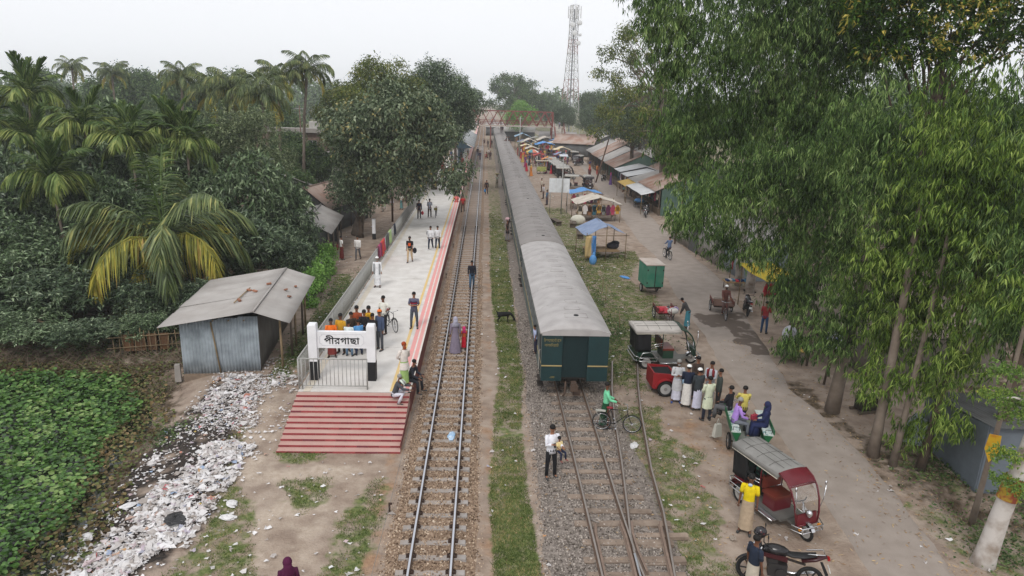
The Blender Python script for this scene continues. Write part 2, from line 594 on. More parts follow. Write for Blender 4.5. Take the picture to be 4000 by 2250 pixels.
# ---------------------------------------------------------------- road
RL = [(9.7, 5), (9.95, 12), (10.0, 14.5), (10.25, 16.3), (10.8, 22.1), (11.0, 29.7), (11.4, 32.8), (11.6, 35.9), (11.85, 39.3), (12.6, 46), (13.3, 51), (13.2, 56.7), (13.7, 63.6), (14.7, 76), (15.4, 93.1), (16.2, 103), (17.2, 125), (17.6, 160), (17.0, 260), (15, 420)]
RR = [(11.6, 5), (12.2, 12), (12.35, 14.5), (12.6, 15.8), (13.0, 18.6), (13.25, 20.5), (13.3, 23.9), (13.1, 26.3), (13.5, 28), (14.1, 31), (15.6, 40), (16.2, 43.3), (16.5, 48.5), (16.5, 52.6), (17.1, 63.4), (17.6, 72), (17.9, 79), (18.2, 93.6), (18.6, 104), (19.4, 131), (20.2, 160), (19.6, 260), (17.5, 420)]
def road_edges(y):
 l = np.interp(y, [p[1] for p in RL], [p[0] for p in RL]) + .16 * (fbm(y, y * 0 + 3, 1.1, 21) - .5)
 r = np.interp(y, [p[1] for p in RR], [p[0] for p in RR]) + .2 * (fbm(y, y * 0 + 9, 1.3, 22) - .5)
 return l, r
def road_material():
 m = mat('worn_asphalt', srgb(158, 147, 138), .9, col2=srgb(140, 129, 120), scale=1.6, mix=.45, contrast=.24, bump=.35, bscale=60, spec=.12)
 n, l = m.node_tree.nodes, m.node_tree.links
 b = n['Principled BSDF']
 src = b.inputs['Base Color'].links[0].from_socket
 a = n.new('ShaderNodeAttribute')
 a.attribute_name = 'wet'
 geo = n.new('ShaderNodeNewGeometry')
 nz = n.new('ShaderNodeTexNoise')
 nz.inputs['Scale'].default_value = 1.4
 nz.inputs['Detail'].default_value = 5
 l.new(geo.outputs['Position'], nz.inputs['Vector'])
 ad = n.new('ShaderNodeMath')
 ad.operation = 'ADD'
 l.new(a.outputs['Fac'], ad.inputs[0])
 l.new(nz.outputs['Fac'], ad.inputs[1])
 mr = n.new('ShaderNodeMapRange')
 mr.inputs['From Min'].default_value = .98
 mr.inputs['From Max'].default_value = 1.08
 l.new(ad.outputs[0], mr.inputs['Value'])
 mx = n.new('ShaderNodeMixRGB')
 l.new(mr.outputs[0], mx.inputs['Fac'])
 l.new(src, mx.inputs['Color1'])
 mx.inputs['Color2'].default_value = (*srgb(98, 87, 79), 1)
 l.new(mx.outputs['Color'], b.inputs['Base Color'])
 return m
def build_road():
 ys = axis_grid([(5, 60, .3), (60, 140, 1.2), (140, 420, 10)])
 l, r = road_edges(ys)
 K = 18
 t = np.linspace(0, 1, K)
 X = l[:, None] * (1 - t) + r[:, None] * t
 Y = np.repeat(ys[:, None], K, 1)
 Z = .03 + .05 * (1 - (2 * t - 1) ** 2)[None, :] + X * 0
 Z[:, 0] = Z[:, -1] = -.03
 V = np.stack([X, Y, Z], -1).reshape(-1, 3)
 i, j = np.meshgrid(np.arange(len(ys) - 1), np.arange(K - 1), indexing='ij')
 a = (i * K + j).ravel()
 me = np_mesh('road', V, np.stack([a, a + 1, a + K + 1, a + K], 1), road_material(), True)
 at = me.attributes.new('wet', 'FLOAT', 'POINT')
 w = .62 * soft_poly(V[:, 0], V[:, 1], [(11.8, 36.6), (13.6, 36.2), (15, 37), (15.4, 34), (14.6, 31.8), (14, 30.2), (13, 30.2), (13.4, 31.4), (12.6, 31.5), (13.2, 33.6), (12.2, 34.2), (11.9, 35.4)], .5)
 at.data.foreach_set('value', w.astype(np.float32))
 o = link('road', me)
 tag(o, 'narrow worn grey lane beside the railway and the market', 'road', kind='structure')
build_road()

# ---------------------------------------------------------------- pond with floating plants
MB().box((-40, 12, -.74), (62, 34, .06)).build('pond_water', mat('pond_water', srgb(38, 44, 30), .15, scale=.6, spec=.5))
tag(bpy.data.objects['pond_water'], 'dark pond water under floating plants', 'water', kind='structure')
def round_leaves(P, size, tilt):
 """Cupped round leaves (six-sided) tipped at random."""
 n = len(P)
 a = np.arange(6) * np.pi / 3
 ph = rng.random(n) * 6.28
 ti = rng.normal(0, tilt, n)
 az = rng.random(n) * 6.28
 base = np.stack([np.cos(a[None] + ph[:, None]), .8 * np.sin(a[None] + ph[:, None]), .18 + 0 * (a[None] + ph[:, None])], -1) * size[:, None, None]
 ctr = np.zeros((n, 1, 3))
 Q = np.concatenate([ctr, base], 1)
 c, s_ = np.cos(ti)[:, None], np.sin(ti)[:, None]
 y, z = Q[..., 1] * c - Q[..., 2] * s_, Q[..., 1] * s_ + Q[..., 2] * c
 x = Q[..., 0]
 c, s_ = np.cos(az)[:, None], np.sin(az)[:, None]
 Q = np.stack([x * c - y * s_, x * s_ + y * c, z], -1) + P[:, None]
 k = np.arange(n)[:, None, None] * 7
 tri = np.array([[0, i, i % 6 + 1] for i in range(1, 7)])[None] + k
 return Q.reshape(-1, 3), tri.reshape(-1, 3)
def scatter(n, x0, x1, y0, y1, keep):
 x, y = rng.uniform(x0, x1, n), rng.uniform(y0, y1, n)
 k = keep(x, y)
 return x[k], y[k]
HYA = leaf_mat('hyacinth_leaf', [(0, srgb(50, 80, 32)), (.4, srgb(74, 112, 46)), (.8, srgb(100, 138, 64)), (1, srgb(136, 160, 94))], .22, .38, .4)
HYB = leaf_mat('withered_leaf', [(0, srgb(84, 70, 48)), (.35, srgb(112, 96, 66)), (.6, srgb(86, 100, 54)), (.85, srgb(108, 116, 66)), (1, srgb(150, 128, 92))], .2, .7)
x, y = scatter(38000, -27, -10.8, 11, 28.8, lambda x, y: pond_d(x, y) < -.65 + 1.5 * (fbm(x, y, 2.5, 31) - .5))
z = -.62 + .26 * rng.random(len(x)) + .1 * fbm(x, y, 1.5, 32)
V, Fc = round_leaves(np.stack([x, y, z], 1), rng.uniform(.045, .1, len(x)), .55)
tag(link('water_hyacinth', np_mesh('water_hyacinth', V, Fc, HYA)), 'dense green water hyacinth covering the pond', 'pond plants', kind='stuff')
x, y = scatter(26000, -22, -9.6, 11, 29.6, lambda x, y: (np.abs(pond_d(x, y) + .2 + 1.3 * (fbm(x, y, 2.0, 33) - .5)) < .8 + .35 * rng.random(len(x))))
z = ground_z(x, y) + .04 + .22 * rng.random(len(x)) * sstep(1.2, -.6, pond_d(x, y))
z = np.maximum(z, -.62 + .2 * rng.random(len(x)))
V, Fc = round_leaves(np.stack([x, y, z], 1), rng.uniform(.03, .085, len(x)), .8)
tag(link('withered_pond_plants', np_mesh('withered_pond_plants', V, Fc, HYB)), 'browning water plants along the edge of the pond', 'pond plants', kind='stuff')

# ---------------------------------------------------------------- grass blades
def blades(x, y, h, w, lean=.5):
 n = len(x)
 z = ground_z(x, y)
 a = rng.random(n) * 6.283
 dx, dy = np.cos(a) * w, np.sin(a) * w
 ln = rng.normal(0, lean, (n, 2)) * h[:, None]
 V = np.stack([np.stack([x - dx, y - dy, z - .01], 1), np.stack([x + dx, y + dy, z - .01], 1), np.stack([x + ln[:, 0], y + ln[:, 1], z + h], 1)], 1)
 return V.reshape(-1, 3), np.arange(3 * n).reshape(n, 3)
GRS = leaf_mat('grass_blade', [(0, srgb(66, 82, 38)), (.35, srgb(91, 108, 54)), (.7, srgb(118, 132, 75)), (.88, srgb(145, 141, 91)), (1, srgb(180, 161, 118))], .25, .7, .15)
gx, gy = [], []
for (x0, x1, y0, y1, dens) in [(.1, 2.2, 11, 24, 1500), (.1, 2.4, 24, 46, 700), (.1, 2.4, 46, 70, 250), (-9, -2.6, 11, 23, 650), (4.2, 8, 11, 25, 650), (-9.8, -7.2, 25, 46, 500), (5, 12.4, 25, 55, 330), (5, 10, 55, 76, 120), (12.8, 18, 12.5, 22, 400)]:
 n = int((x1 - x0) * (y1 - y0) * dens)
 gxx, gyy = scatter(n, x0, x1, y0, y1, lambda a, b: grass_mask(a, b) + .9 * (fbm(a, b, 1.1, 41) - .5) + .8 * (fbm(a, b, .45, 47) - .5) + .25 * (rng.random(len(a)) - .5) > .62)
 gx.append(gxx)
 gy.append(gyy)
gx, gy = np.concatenate(gx), np.concatenate(gy)
gh = rng.uniform(.025, .07, len(gx)) * (1 + .6 * (fbm(gx, gy, .8, 43) - .4))
V, Fc = blades(gx, gy, gh, .011 + .004 * (gy > 25) + .006 * (gy > 46), .75)
tag(link('grass', np_mesh('grass', V, Fc, GRS)), 'short trampled grass in strips and patches beside the tracks', 'grass', kind='stuff')
# taller weeds on the waste ground beside the coaches and at the foot of the tin sheds
WEED = leaf_mat('weed_leaf', [(0, srgb(52, 72, 36)), (.5, srgb(82, 106, 58)), (1, srgb(120, 134, 84))], .25)
wx, wy = [], []
for (cx_, cy_, sx, sy, n) in [(5.9, 30.5, .6, 2.4, 1500), (7.2, 33.5, 1.1, 1.3, 1300), (6.6, 38.5, .9, 1.6, 900), (6.2, 46, .8, 3, 900), (-8.1, 34.5, .45, 3.0, 1500), (-8.5, 40, .5, 2.2, 1100), (14.2, 15.6, .6, .9, 700), (15.4, 19.6, 1.0, .9, 900), (16.2, 17, .8, 1.2, 700), (5.7, 55, .5, 5, 600), (7.4, 31.8, .9, 1.2, 500), (-13.4, 26.9, .35, .5, 260), (-11.3, 22.6, .5, .6, 350), (-18, 31.4, 4, 1.1, 5200), (-15, 33, 2, 1, 900), (-8.3, 29.5, .35, 1.2, 500)]:
 wx.append(rng.normal(cx_, sx, n))
 wy.append(rng.normal(cy_, sy, n))
wx, wy = np.concatenate(wx), np.concatenate(wy)
k = (np.abs(wx - 3.6) > 1.75) & ~((wx > -7.0) & (wx < -2))
wx, wy = wx[k], wy[k]
P = np.stack([wx, wy, ground_z(wx, wy) + .02 + .16 * rng.random(len(wx))], 1)
Dr = rng.normal(size=P.shape)
Dr[:, 2] = np.abs(Dr[:, 2]) * .5
V, Fc = leaves(P, Dr, rng.uniform(.06, .16, len(P)), rng.uniform(.04, .09, len(P)), droop=.2)
tag(link('weeds', np_mesh('weeds', V, Fc, WEED)), 'low leafy weeds on the waste ground', 'weeds', kind='stuff')

# ---------------------------------------------------------------- ballast
def ballast_strip(name, xs, zs, y0, y1, colr, lab):
 m = mat('ballast_' + name, colr[1], .95, col2=colr[0], scale=9, mix=.5, contrast=.2, bump=1.0, bscale=16, spec=.1)
 ys = axis_grid([(y0, min(y1, 60), .5), (60, y1, 10)]) if y1 > 60 else axis_grid([(y0, y1, .5)])
 X = np.repeat(np.array(xs)[None], len(ys), 0)
 jit = (fbm(ys, ys * 0 + len(name), .9, 51) - .5)
 X[:, 0] += jit * .5
 X[:, -1] += (fbm(ys, ys * 0 + 5 + len(name), .9, 52) - .5) * .5
 Y = np.repeat(ys[:, None], len(xs), 1)
 Z = np.repeat(np.array(zs)[None], len(ys), 0)
 V = np.stack([X, Y, Z], -1).reshape(-1, 3)
 K = len(xs)
 i, j = np.meshgrid(np.arange(len(ys) - 1), np.arange(K - 1), indexing='ij')
 a = (i * K + j).ravel()
 o = link('ballast_bed', np_mesh('ballast_bed', V, np.stack([a, a + 1, a + K + 1, a + K], 1), m, True))
 return tag(o, lab, 'ballast', kind='structure')
B1X, B1Z = [-2.55, -2.1, -1.9, -.5, -.3, .12], [-.04, .05, .085, .085, .05, -.04]
B2X, B2Z = [1.55, 2.2, 2.5, 4.7, 5.0, 5.6], [-.04, .05, .085, .085, .05, -.04]
ballast_strip('main', B1X, B1Z, 8, 420, (srgb(112, 93, 78), srgb(160, 138, 118)), 'brown stone ballast under the open main track')
ballast_strip('loop', B2X, B2Z, 8, 420, (srgb(104, 96, 90), srgb(152, 142, 134)), 'grey stone ballast under the train')
def stones(n, x0, x1, y0, y1, zf, key, cols, lab, keep=None):
 x, y = rng.uniform(x0, x1, n), rng.uniform(y0, y1, n)
 if keep is not None:
  k = keep(x, y)
  x, y = x[k], y[k]
 n = len(x)
 r = rng.uniform(.014, .034, n)
 oct_ = np.array([[1, 0, 0], [0, 1, 0], [-1, 0, 0], [0, -1, 0], [0, 0, 1], [0, 0, -1]], float)
 Q = oct_[None] * (rng.uniform(.6, 1.25, (n, 6, 1)) * r[:, None, None]) * rng.uniform(.7, 1.4, (n, 1, 3))
 A = rng.normal(size=(n, 3, 3))
 A, _ = np.linalg.qr(A)
 Q = np.einsum('nij,nkj->nki', A, Q)
 Q += np.stack([x, y, zf(x, y) + r * .35 + .02 * rng.random(n)], 1)[:, None]
 tri = np.array([[0, 1, 4], [1, 2, 4], [2, 3, 4], [3, 0, 4], [1, 0, 5], [2, 1, 5], [3, 2, 5], [0, 3, 5]])
 Fc = (tri[None] + np.arange(n)[:, None, None] * 6).reshape(-1, 3)
 tag(link('ballast_stones', np_mesh('ballast_stones', Q.reshape(-1, 3), Fc, leaf_mat(key, cols, 0.0, .95, .1, 3.0, .12))), lab, 'gravel', kind='stuff')
b1 = lambda x, y: np.interp(x, B1X, B1Z)
b2 = lambda x, y: np.interp(x, B2X, B2Z)
stones(36000, -2.65, .2, 12, 46, b1, 'main_stone', [(0, srgb(86, 70, 58)), (.4, srgb(146, 124, 104)), (.75, srgb(176, 154, 132)), (1, srgb(204, 186, 166))],
    'loose brown ballast stones between the rails of the main track', lambda x, y: rng.random(len(x)) < np.interp(y, [12, 22, 46], [1, .75, .3]) * np.interp(x, [-2.65, -2.3, -.2, .2], [.3, 1, 1, .35]))
stones(36000, 1.5, 5.4, 12, 36, b2, 'loop_stone', [(0, srgb(80, 72, 66)), (.4, srgb(132, 124, 116)), (.8, srgb(164, 154, 146)), (1, srgb(188, 178, 168))],
    'loose grey ballast stones beside the train', lambda x, y: (rng.random(len(x)) < np.interp(y, [12, 22, 36], [1, .75, .45]) * np.interp(x, [1.5, 1.9, 4.4, 5.4], [.3, 1, 1, .1])) & ~((y > 27) & (x > 2.6)))


# ================================================================ TRACKS
def rail_mesh(pts, head, name='rail', w=.062, h=.115):
 """Flat-bottom rail along points (x, y) with its running top at z = head."""
 mb = MB()
 prof = [(-.055, 0), (.055, 0), (.055, .012), (.012, .03), (.012, h - .035), (w / 2, h - .025), (w / 2, h), (-w / 2, h), (-w / 2, h - .025), (-.012, h - .035), (-.012, .03), (-.055, .012)]
 vs, fs = [], []
 n = len(prof)
 for i, p in enumerate(pts):
  a, b = pts[max(i - 1, 0)], pts[min(i + 1, len(pts) - 1)]
  t = Vector((b[0] - a[0], b[1] - a[1], 0)).normalized()
  s = Vector((t.y, -t.x, 0))
  for (u, v) in prof:
   vs.append((p[0] + s.x * u, p[1] + s.y * u, head - h + v))
 for i in range(len(pts) - 1):
  for j in range(n):
   fs.append((i * n + j, i * n + (j + 1) % n, (i + 1) * n + (j + 1) % n, (i + 1) * n + j))
 fs += [tuple(range(n)), tuple(range((len(pts) - 1) * n, len(pts) * n))[::-1]]
 return mb.add(vs, fs)
STEEL = mat('polished_rail_steel', srgb(196, 198, 204), .32, .06, 2.0, metal=.75)
RUSTY = mat('rusty_rail_side', srgb(96, 78, 66), .85, .25, 8.0)
DULL = mat('dull_rail_steel', srgb(150, 142, 136), .5, .12, 3.0, metal=.5)
def rail(parent, pts, head, top=STEEL, hw=.05):
 r = rail_mesh(pts, head).build('rail', RUSTY, parent)
 tb = MB()                                     # the worn running surface, a little proud of the rail head
 for a, b in zip(pts[:-1], pts[1:]):
  t = Vector((b[0] - a[0], b[1] - a[1], 0)).normalized()
  s = Vector((t.y, -t.x, 0)) * hw / 2
  tb.add([(a[0] - s.x, a[1] - s.y, head + .003), (a[0] + s.x, a[1] + s.y, head + .003), (b[0] + s.x, b[1] + s.y, head + .003), (b[0] - s.x, b[1] - s.y, head + .003)], [(0, 1, 2, 3)])
 tb.build('running_surface', top, r)
 return r
main = empty('railway_track', (0, 0, 0), label='open main railway track with shiny rails and concrete sleepers beside the platform', cat='railway track')
XL, XR, XC = -1.715, -.67, -1.19
yy = [8, 30, 60, 100, 160, 240, 420]
rail(main, [(XL, q) for q in yy], .25)
rail(main, [(XR, q) for q in yy], .25)
# concrete sleeper: thick under the rails, thinner in the middle
sl = MB()
prof = [(-.88, .02), (-.86, .115), (-.42, .122), (-.3, .1), (.3, .1), (.42, .122), (.86, .115), (.88, .02)]
for (xa, za), (xb, zb) in zip(prof[:-1], prof[1:]):
 sl.add([(xa, -.12, -.05), (xa, -.09, za), (xa, .09, za), (xa, .12, -.05), (xb, -.12, -.05), (xb, -.09, zb), (xb, .09, zb), (xb, .12, -.05)],
     [(0, 1, 5, 4), (1, 2, 6, 5), (2, 3, 7, 6)])
sl.add([(-.88, -.12, -.05), (-.88, -.09, .02), (-.88, .09, .02), (-.88, .12, -.05), (.88, -.12, -.05), (.88, -.09, .02), (.88, .09, .02), (.88, .12, -.05)], [(0, 3, 2, 1), (4, 5, 6, 7)])
slm = sl.mesh('sleeper', mat('sleeper_concrete', srgb(158, 152, 148), .9, col2=srgb(140, 126, 114), scale=4, mix=.45, objvar=.1, bump=.3))
ys_sl = [12.0 + .62 * i for i in range(255)]
clips = MB()
for i, q in enumerate(ys_sl):
 link('sleeper', slm, main, (XC + random.uniform(-.02, .02), q + random.uniform(-.02, .02), .012 + random.uniform(-.012, .004)), (0, 0, random.uniform(-.012, .012)))
 if q < 62:
  for rx in (XL, XR):
   for s in (-1, 1):
    clips.box((rx + s * .095, q, .15), (.075, .13, .05), taper=.6)
    clips.tube([(rx + s * .06, q - .07, .165), (rx + s * .12, q - .03, .185), (rx + s * .12, q + .03, .185), (rx + s * .06, q + .07, .165)], .016, 5)
tag(clips.build('rail_clip_rows', mat('clip_iron', srgb(62, 46, 38), .8), main), kind='stuff')

loop = empty('railway_track', (0, 0, 0), label='worn loop line with wooden sleepers and a points crossing in front of the train', cat='railway track')
L2, R2 = 3.1, 4.14
rail(loop, [(L2 - .04, 8), (L2 - .02, 14), (L2, 20), (L2, 30), (L2, 60), (L2, 120), (L2, 240), (L2, 420)], .235, DULL)
rail(loop, [(4.09, 15.2), (4.08, 17.6), (4.12, 21.5), (R2, 25), (R2, 60), (R2, 120), (R2, 240), (R2, 420)], .235, DULL)
rail(loop, [(3.98, 8), (4.0, 13), (4.03, 14.4), (4.06, 15.1)], .235, STEEL)
rail(loop, [(4.2, 8), (4.12, 14.2), (4.07, 15.2), (4.12, 15.9), (4.3, 17.2), (4.62, 19.7), (4.98, 23.0), (5.35, 25.6), (5.9, 28.6)], .232, DULL)
rail(loop, [(4.5, 8), (4.9, 14.3), (5.1, 15.6), (5.3, 17.0), (5.5, 19.3), (6.1, 23.6), (6.5, 25.9), (7.0, 28.4)], .232, DULL)
for pts in ([(3.24, 16.4), (3.19, 16.0), (3.16, 14.2), (3.14, 8)], [(3.96, 16.5), (3.99, 15.9), (3.95, 14.8), (3.88, 13.5)], [(4.28, 16.5), (4.2, 16.0), (4.19, 15.2), (4.24, 14.4)], [(5.08, 16.5), (5.0, 15.9), (4.82, 14.2), (4.45, 8)]):
 rail_mesh(pts, .235).build('check_rail', mat('check_rail_rust', srgb(124, 106, 94), .8, .2, 5), loop)
wd = mat('sleeper_wood', srgb(150, 134, 120), .95, col2=srgb(112, 96, 84), scale=3.5, mix=.45, objvar=.14, bump=.6, bscale=25)
for i in range(24):
 q = 11.4 + .72 * i + (.12 if i % 3 == 1 else 0)
 if q > 28: break
 right = np.interp(q, [12, 14, 16.6, 17.2, 18.5, 20, 23, 26, 28], [5.25, 5.3, 5.35, 5.0, 4.75, 4.55, 4.45, 4.4, 4.4]) + random.uniform(-.1, .1)
 left = 2.68 + random.uniform(-.05, .12)
 mb = MB().box(((left + right) / 2, q, .07), (right - left, .22 + random.uniform(-.02, .03), .11), rotm(0, 0, random.uniform(-.02, .02)))
 mb.build('sleeper', wd, loop)
for q, xa, xb in ((16.35, 4.35, 5.05), (15.75, 4.3, 5.75), (15.3, 4.4, 4.95), (14.6, 4.3, 4.85)):
 MB().box(((xa + xb) / 2, q + .3, .062), (xb - xa, .2, .1)).build('sleeper', wd, loop)
MB().tube([(L2 + .05, 16.6, .2), (L2 + .25, 16.45, .22)], .02, 6).build('stretcher_bar', DULL, loop)
# lineside signal wire on its little pegs, left of the main track
wire = empty('signal_wire', (0, 0, 0), label='thin signal wire on short iron pegs between the main track and the platform', cat='signal wire')
MB().tube([(-2.63, 11, .2), (-2.55, 17.3, .22), (-2.48, 25.4, .24), (-2.42, 38, .22), (-2.4, 62, .22)], .006, 4).build('wire', mat('wire_steel', srgb(140, 140, 138), .5, metal=.6), wire)
for (px, py) in ((-2.55, 17.2), (-2.47, 26.6), (-2.45, 34.4), (-2.42, 43.5), (-2.4, 53)):
 MB().box((px, py, .14), (.05, .05, .36)).box((px + .03, py, .3), (.1, .04, .05)).build('peg', mat('clip_iron'), wire)


# ================================================================ TRAIN
GREENP = mat('coach_green_paint', srgb(28, 56, 58), .55, col2=srgb(24, 46, 48), scale=2.0, mix=.45, bump=.15, bscale=12, spec=.35)
SIDEP = mat('coach_side_dusty_paint', srgb(110, 118, 114), .7, col2=srgb(74, 88, 88), scale=1.4, mix=.45)
ROOF_PALE = mat('roof_pale_grey', srgb(182, 178, 176), .8, col2=srgb(152, 147, 145), scale=1.6, mix=.5, contrast=.3, bump=.25, bscale=3)
ROOF_DARK = mat('roof_sooty_grey', srgb(146, 141, 138), .85, col2=srgb(122, 117, 114), scale=1.0, mix=.5, contrast=.3, bump=.25, bscale=3)
DARKIN = mat('dark_interior', srgb(22, 24, 26), .9)
YEL = mat('dull_yellow_line', srgb(170, 150, 104), .7)
UNDER = mat('under_gear', srgb(52, 46, 42), .9)
WB = 2.62            # body width
Z0, ZE, ZC = 1.0, 2.88, 3.3
def roof_profile(k, droop=0.0):
 """Points across the arched roof, eave to eave."""
 pts = []
 for i in range(k + 1):
  a = -1 + 2 * i / k
  h = ZE + (ZC - droop - ZE) * (1 - abs(a) ** 2.6)
  pts.append((a * (WB / 2 + .05), h))
 return pts
def make_coach(length, roofm, last, first_label):
 t = empty('railway_coach')
 L = length
 # body side panels with window openings, built post by post
 side = {}
 wins = [1.25 + i * (L - 2.5) / 11 for i in range(12)]
 for s in (-1, 1):
  mb = MB()
  x = s * (WB / 2 - .03)
  mb.box((x, L / 2, (Z0 + 1.75) / 2), (.06, L - .02, 1.75 - Z0))
  mb.box((x, L / 2, (2.5 + ZE) / 2), (.06, L - .02, ZE - 2.5))
  edges = [0.01]
  for w in wins: edges += [w - .38, w + .38]
  edges.append(L - .01)
  for a, b in zip(edges[::2], edges[1::2]):
   mb.box((x, (a + b) / 2, 2.125), (.06, b - a, .75))
  body = mb.build('side_wall', SIDEP, t)
  MB().box((x + s * .035, L / 2, 1.62), (.012, L - .04, .05)).build('stripe', YEL, body)
  MB().box((s * (WB / 2 + .035), L / 2, ZE - .05), (.04, L - .1, .06)).build('rain_gutter', mat('gutter_pale', srgb(170, 166, 160), .7), body)
  if s == -1 or last:
   for w in wins:
    f = MB()
    for zz in (1.77, 2.48): f.box((x + s * .02, w, zz), (.05, .76, .04))
    for yy_ in (w - .37, w + .37): f.box((x + s * .02, yy_, 2.125), (.05, .03, .75))
    wo_ = f.build('window', mat('window_frame_grey', srgb(120, 122, 122), .6, metal=.3), t)
    sh = MB()
    for q in range(6): sh.box((x - s * .02, w, 1.83 + q * .1), (.015, .7, .025), rotm(0, .5, 0))
    sh.build('shutter_slat_set', mat('shutter_green', srgb(40, 56, 58), .6), wo_)
  if s == -1:
   for dy in (.55, L - .55):
    d = MB().box((x + s * .01, dy, (Z0 + 2.62) / 2 + .03), (.05, .72, 2.62 - Z0)).build('door', mat('door_dark', srgb(34, 46, 48), .6), t)
    MB().tube([(x + s * .06, dy - .42, 1.3), (x + s * .1, dy - .42, 1.35), (x + s * .1, dy - .42, 2.1), (x + s * .06, dy - .42, 2.15)], .015, 6).build('grab_rail', mat('gutter_pale'), d)
    st = MB()
    for q in (.55, .8): st.box((s * (WB / 2 - .05), dy, q), (.25, .6, .03))
    st.build('footstep', UNDER, d)
 # arched roof, slightly drooping at the ends
 rb = MB()
 prof_n = 14
 ysr = [-.06, .03, .25, .7] + [L * k / 10 for k in range(1, 10)] + [L - .7, L - .25, L - .03, L + .06]
 vs, fs = [], []
 for y_ in ysr:
  e = min(y_, L - y_)
  dr = .1 * (1 - min(1, max(0, e) / .7)) ** 2 + (.12 if e < 0 else 0)
  for (px, pz) in roof_profile(prof_n, dr): vs.append((px, y_, pz + .004 * math.sin(7 * y_ + 3 * px)))
 K = prof_n + 1
 for i in range(len(ysr) - 1):
  for j in range(prof_n): fs.append((i * K + j, i * K + j + 1, (i + 1) * K + j + 1, (i + 1) * K + j))
 rb.add(vs, fs, True)
 rb.add([vs[j] for j in range(K)] + [(vs[0][0], -.06, ZE - .02), (vs[K - 1][0], -.06, ZE - .02)], [tuple([K] + list(range(K)) + [K + 1])])
 o_ = (len(ysr) - 1) * K
 rb.add([vs[o_ + j] for j in range(K)] + [(vs[o_][0], L + .06, ZE - .02), (vs[o_ + K - 1][0], L + .06, ZE - .02)], [tuple([K + 1] + list(range(K - 1, -1, -1)) + [K])])
 rb.sheet((-WB / 2, 0, ZE - .03), (WB, 0, 0), (0, L, 0), 1, 1, None, .01)
 roof = rb.build('roof', roofm, t)
 # raised cover plates along the crown, seams across
 plm = mat('roof_plate_' + roofm.name, tuple(c * .86 for c in (srgb(176, 172, 168) if roofm is ROOF_PALE else srgb(124, 119, 116))), .85)
 y_ = 1.9
 i = 0
 while y_ < L - 1.3:
  z = ZC + .004
  w, ln = (.5, .32) if i % 3 else (.62, .3)
  pl = MB()
  ox = .12 if i % 2 else .05
  for (cx_, cy_, sx, sy) in ((ox, y_ - ln / 2, w, .02), (ox, y_ + ln / 2, w, .02), (ox - w / 2, y_, .02, ln), (ox + w / 2, y_, .02, ln)):
   pl.box((cx_, cy_, z), (sx, sy, .014))
  pl.box((ox, y_, z - .004), (w - .03, ln - .03, .008))
  pl.build('roof_plate', roofm, roof)
  i += 1
  y_ += 1.05
 for q in range(1, 6):
  sm_ = MB()
  pr = roof_profile(12)
  for a, b in zip(pr[:-1], pr[1:]): sm_.tube([(a[0], L * q / 6, a[1]), (b[0], L * q / 6, b[1])], .008, 4)
  sm_.build('roof_seam', plm, roof)
 for yf_ in (-.085, L + .085): MB().prism([(-WB / 2, 2.8), (WB / 2, 2.8), (WB / 2, 2.93), (.85, 3.05), (-.85, 3.05), (-WB / 2, 2.93)], 'y', yf_ - .022, yf_ + .022).build('end_fascia', roofm, roof)
 MB().disc((.1, .95, ZC - .01), .1, .05, 'z', 12).build('vent', DARKIN, roof)
 fr = MB()
 for (cx_, cy_, sx, sy) in ((.1, .7, .9, .02), (.1, 1.22, .9, .02), (-.35, .96, .02, .52), (.55, .96, .02, .52)): fr.box((cx_, cy_, ZC - .008), (sx, sy, .02))
 fr.build('vent_frame', roofm, roof)
 # ends
 for s, y_ in ((-1, 0), (1, L)):
  for sx in (-1, 1):
   e_ = MB().box((sx * (WB / 2 - .41), y_ + s * .03, (Z0 - .08 + ZE) / 2), (.8, .1, ZE - Z0 + .08)).build('end_panel', GREENP, t)
  MB().box((0, y_ - s * .06, (Z0 + ZE) / 2 + .03), (1.05, .08, ZE - Z0 - .02)).build('end_door', mat('gangway_door', srgb(20, 40, 42), .6, bump=.1, bscale=20), t)
  if s == -1 and last:
   for sx in (-1, 1):
    MB().box((sx * (WB / 2 - .41), -.095, 1.56), (.8, .02, .045)).build('stripe', YEL, e_)
   MB().tube([(.52, -.05, 1.08), (.52, -.06, 2.75)], .012, 6).build('handrail', YEL, e_)
 fl = MB().box((0, L / 2, Z0 + .02), (WB - .15, L - .1, .1))
 fl.box((0, L / 2, .82), (.5, L - .6, .25))
 fl.build('underframe', UNDER, t)
 for y_ in (2.6, L - 2.6):
  bg_ = MB().box((0, y_, .55), (1.7, 2.1, .18))
  bo = bg_.build('bogie', UNDER, t)
  for dy in (-.75, .75):
   for sx in (-.52, .52):
    MB().disc((sx, y_ + dy, .55), .32, .1, 'x', 18).build('wheel', mat('wheel_iron', srgb(70, 62, 56), .7, metal=.4), bo)
 for s, y_ in ((-1, 0), (1, L)):
  cp = MB().box((0, y_ + s * .12, .78), (.22, .34, .2)).box((0, y_ + s * .3, .72), (.3, .16, .26)).tube([(-.32, y_ + s * .08, .9), (-.33, y_ + s * .2, .7), (-.36, y_ + s * .22, .42), (-.42, y_ + s * .2, .34)], .04, 8)
  cp.box((.12, y_ + s * .2, .5), (.3, .05, .24))
  cp.build('coupler', mat('coupler_rust', srgb(84, 68, 58), .85), t)
 return t
PITCH, CL = 16.25, 15.9
TRX, TRY = 3.62, 24.75
c0 = make_coach(CL, ROOF_PALE, True, '')
c0.location = (TRX, TRY, 0)
tag(c0, 'rearmost green coach of the train with a pale grey roof and plain end wall', 'railway coach', 'coaches of the standing train')
c1 = make_coach(CL, ROOF_DARK, False, '')
ords = ['second', 'third', 'fourth', 'fifth', 'sixth', 'seventh', 'eighth', 'ninth', 'tenth', 'eleventh']
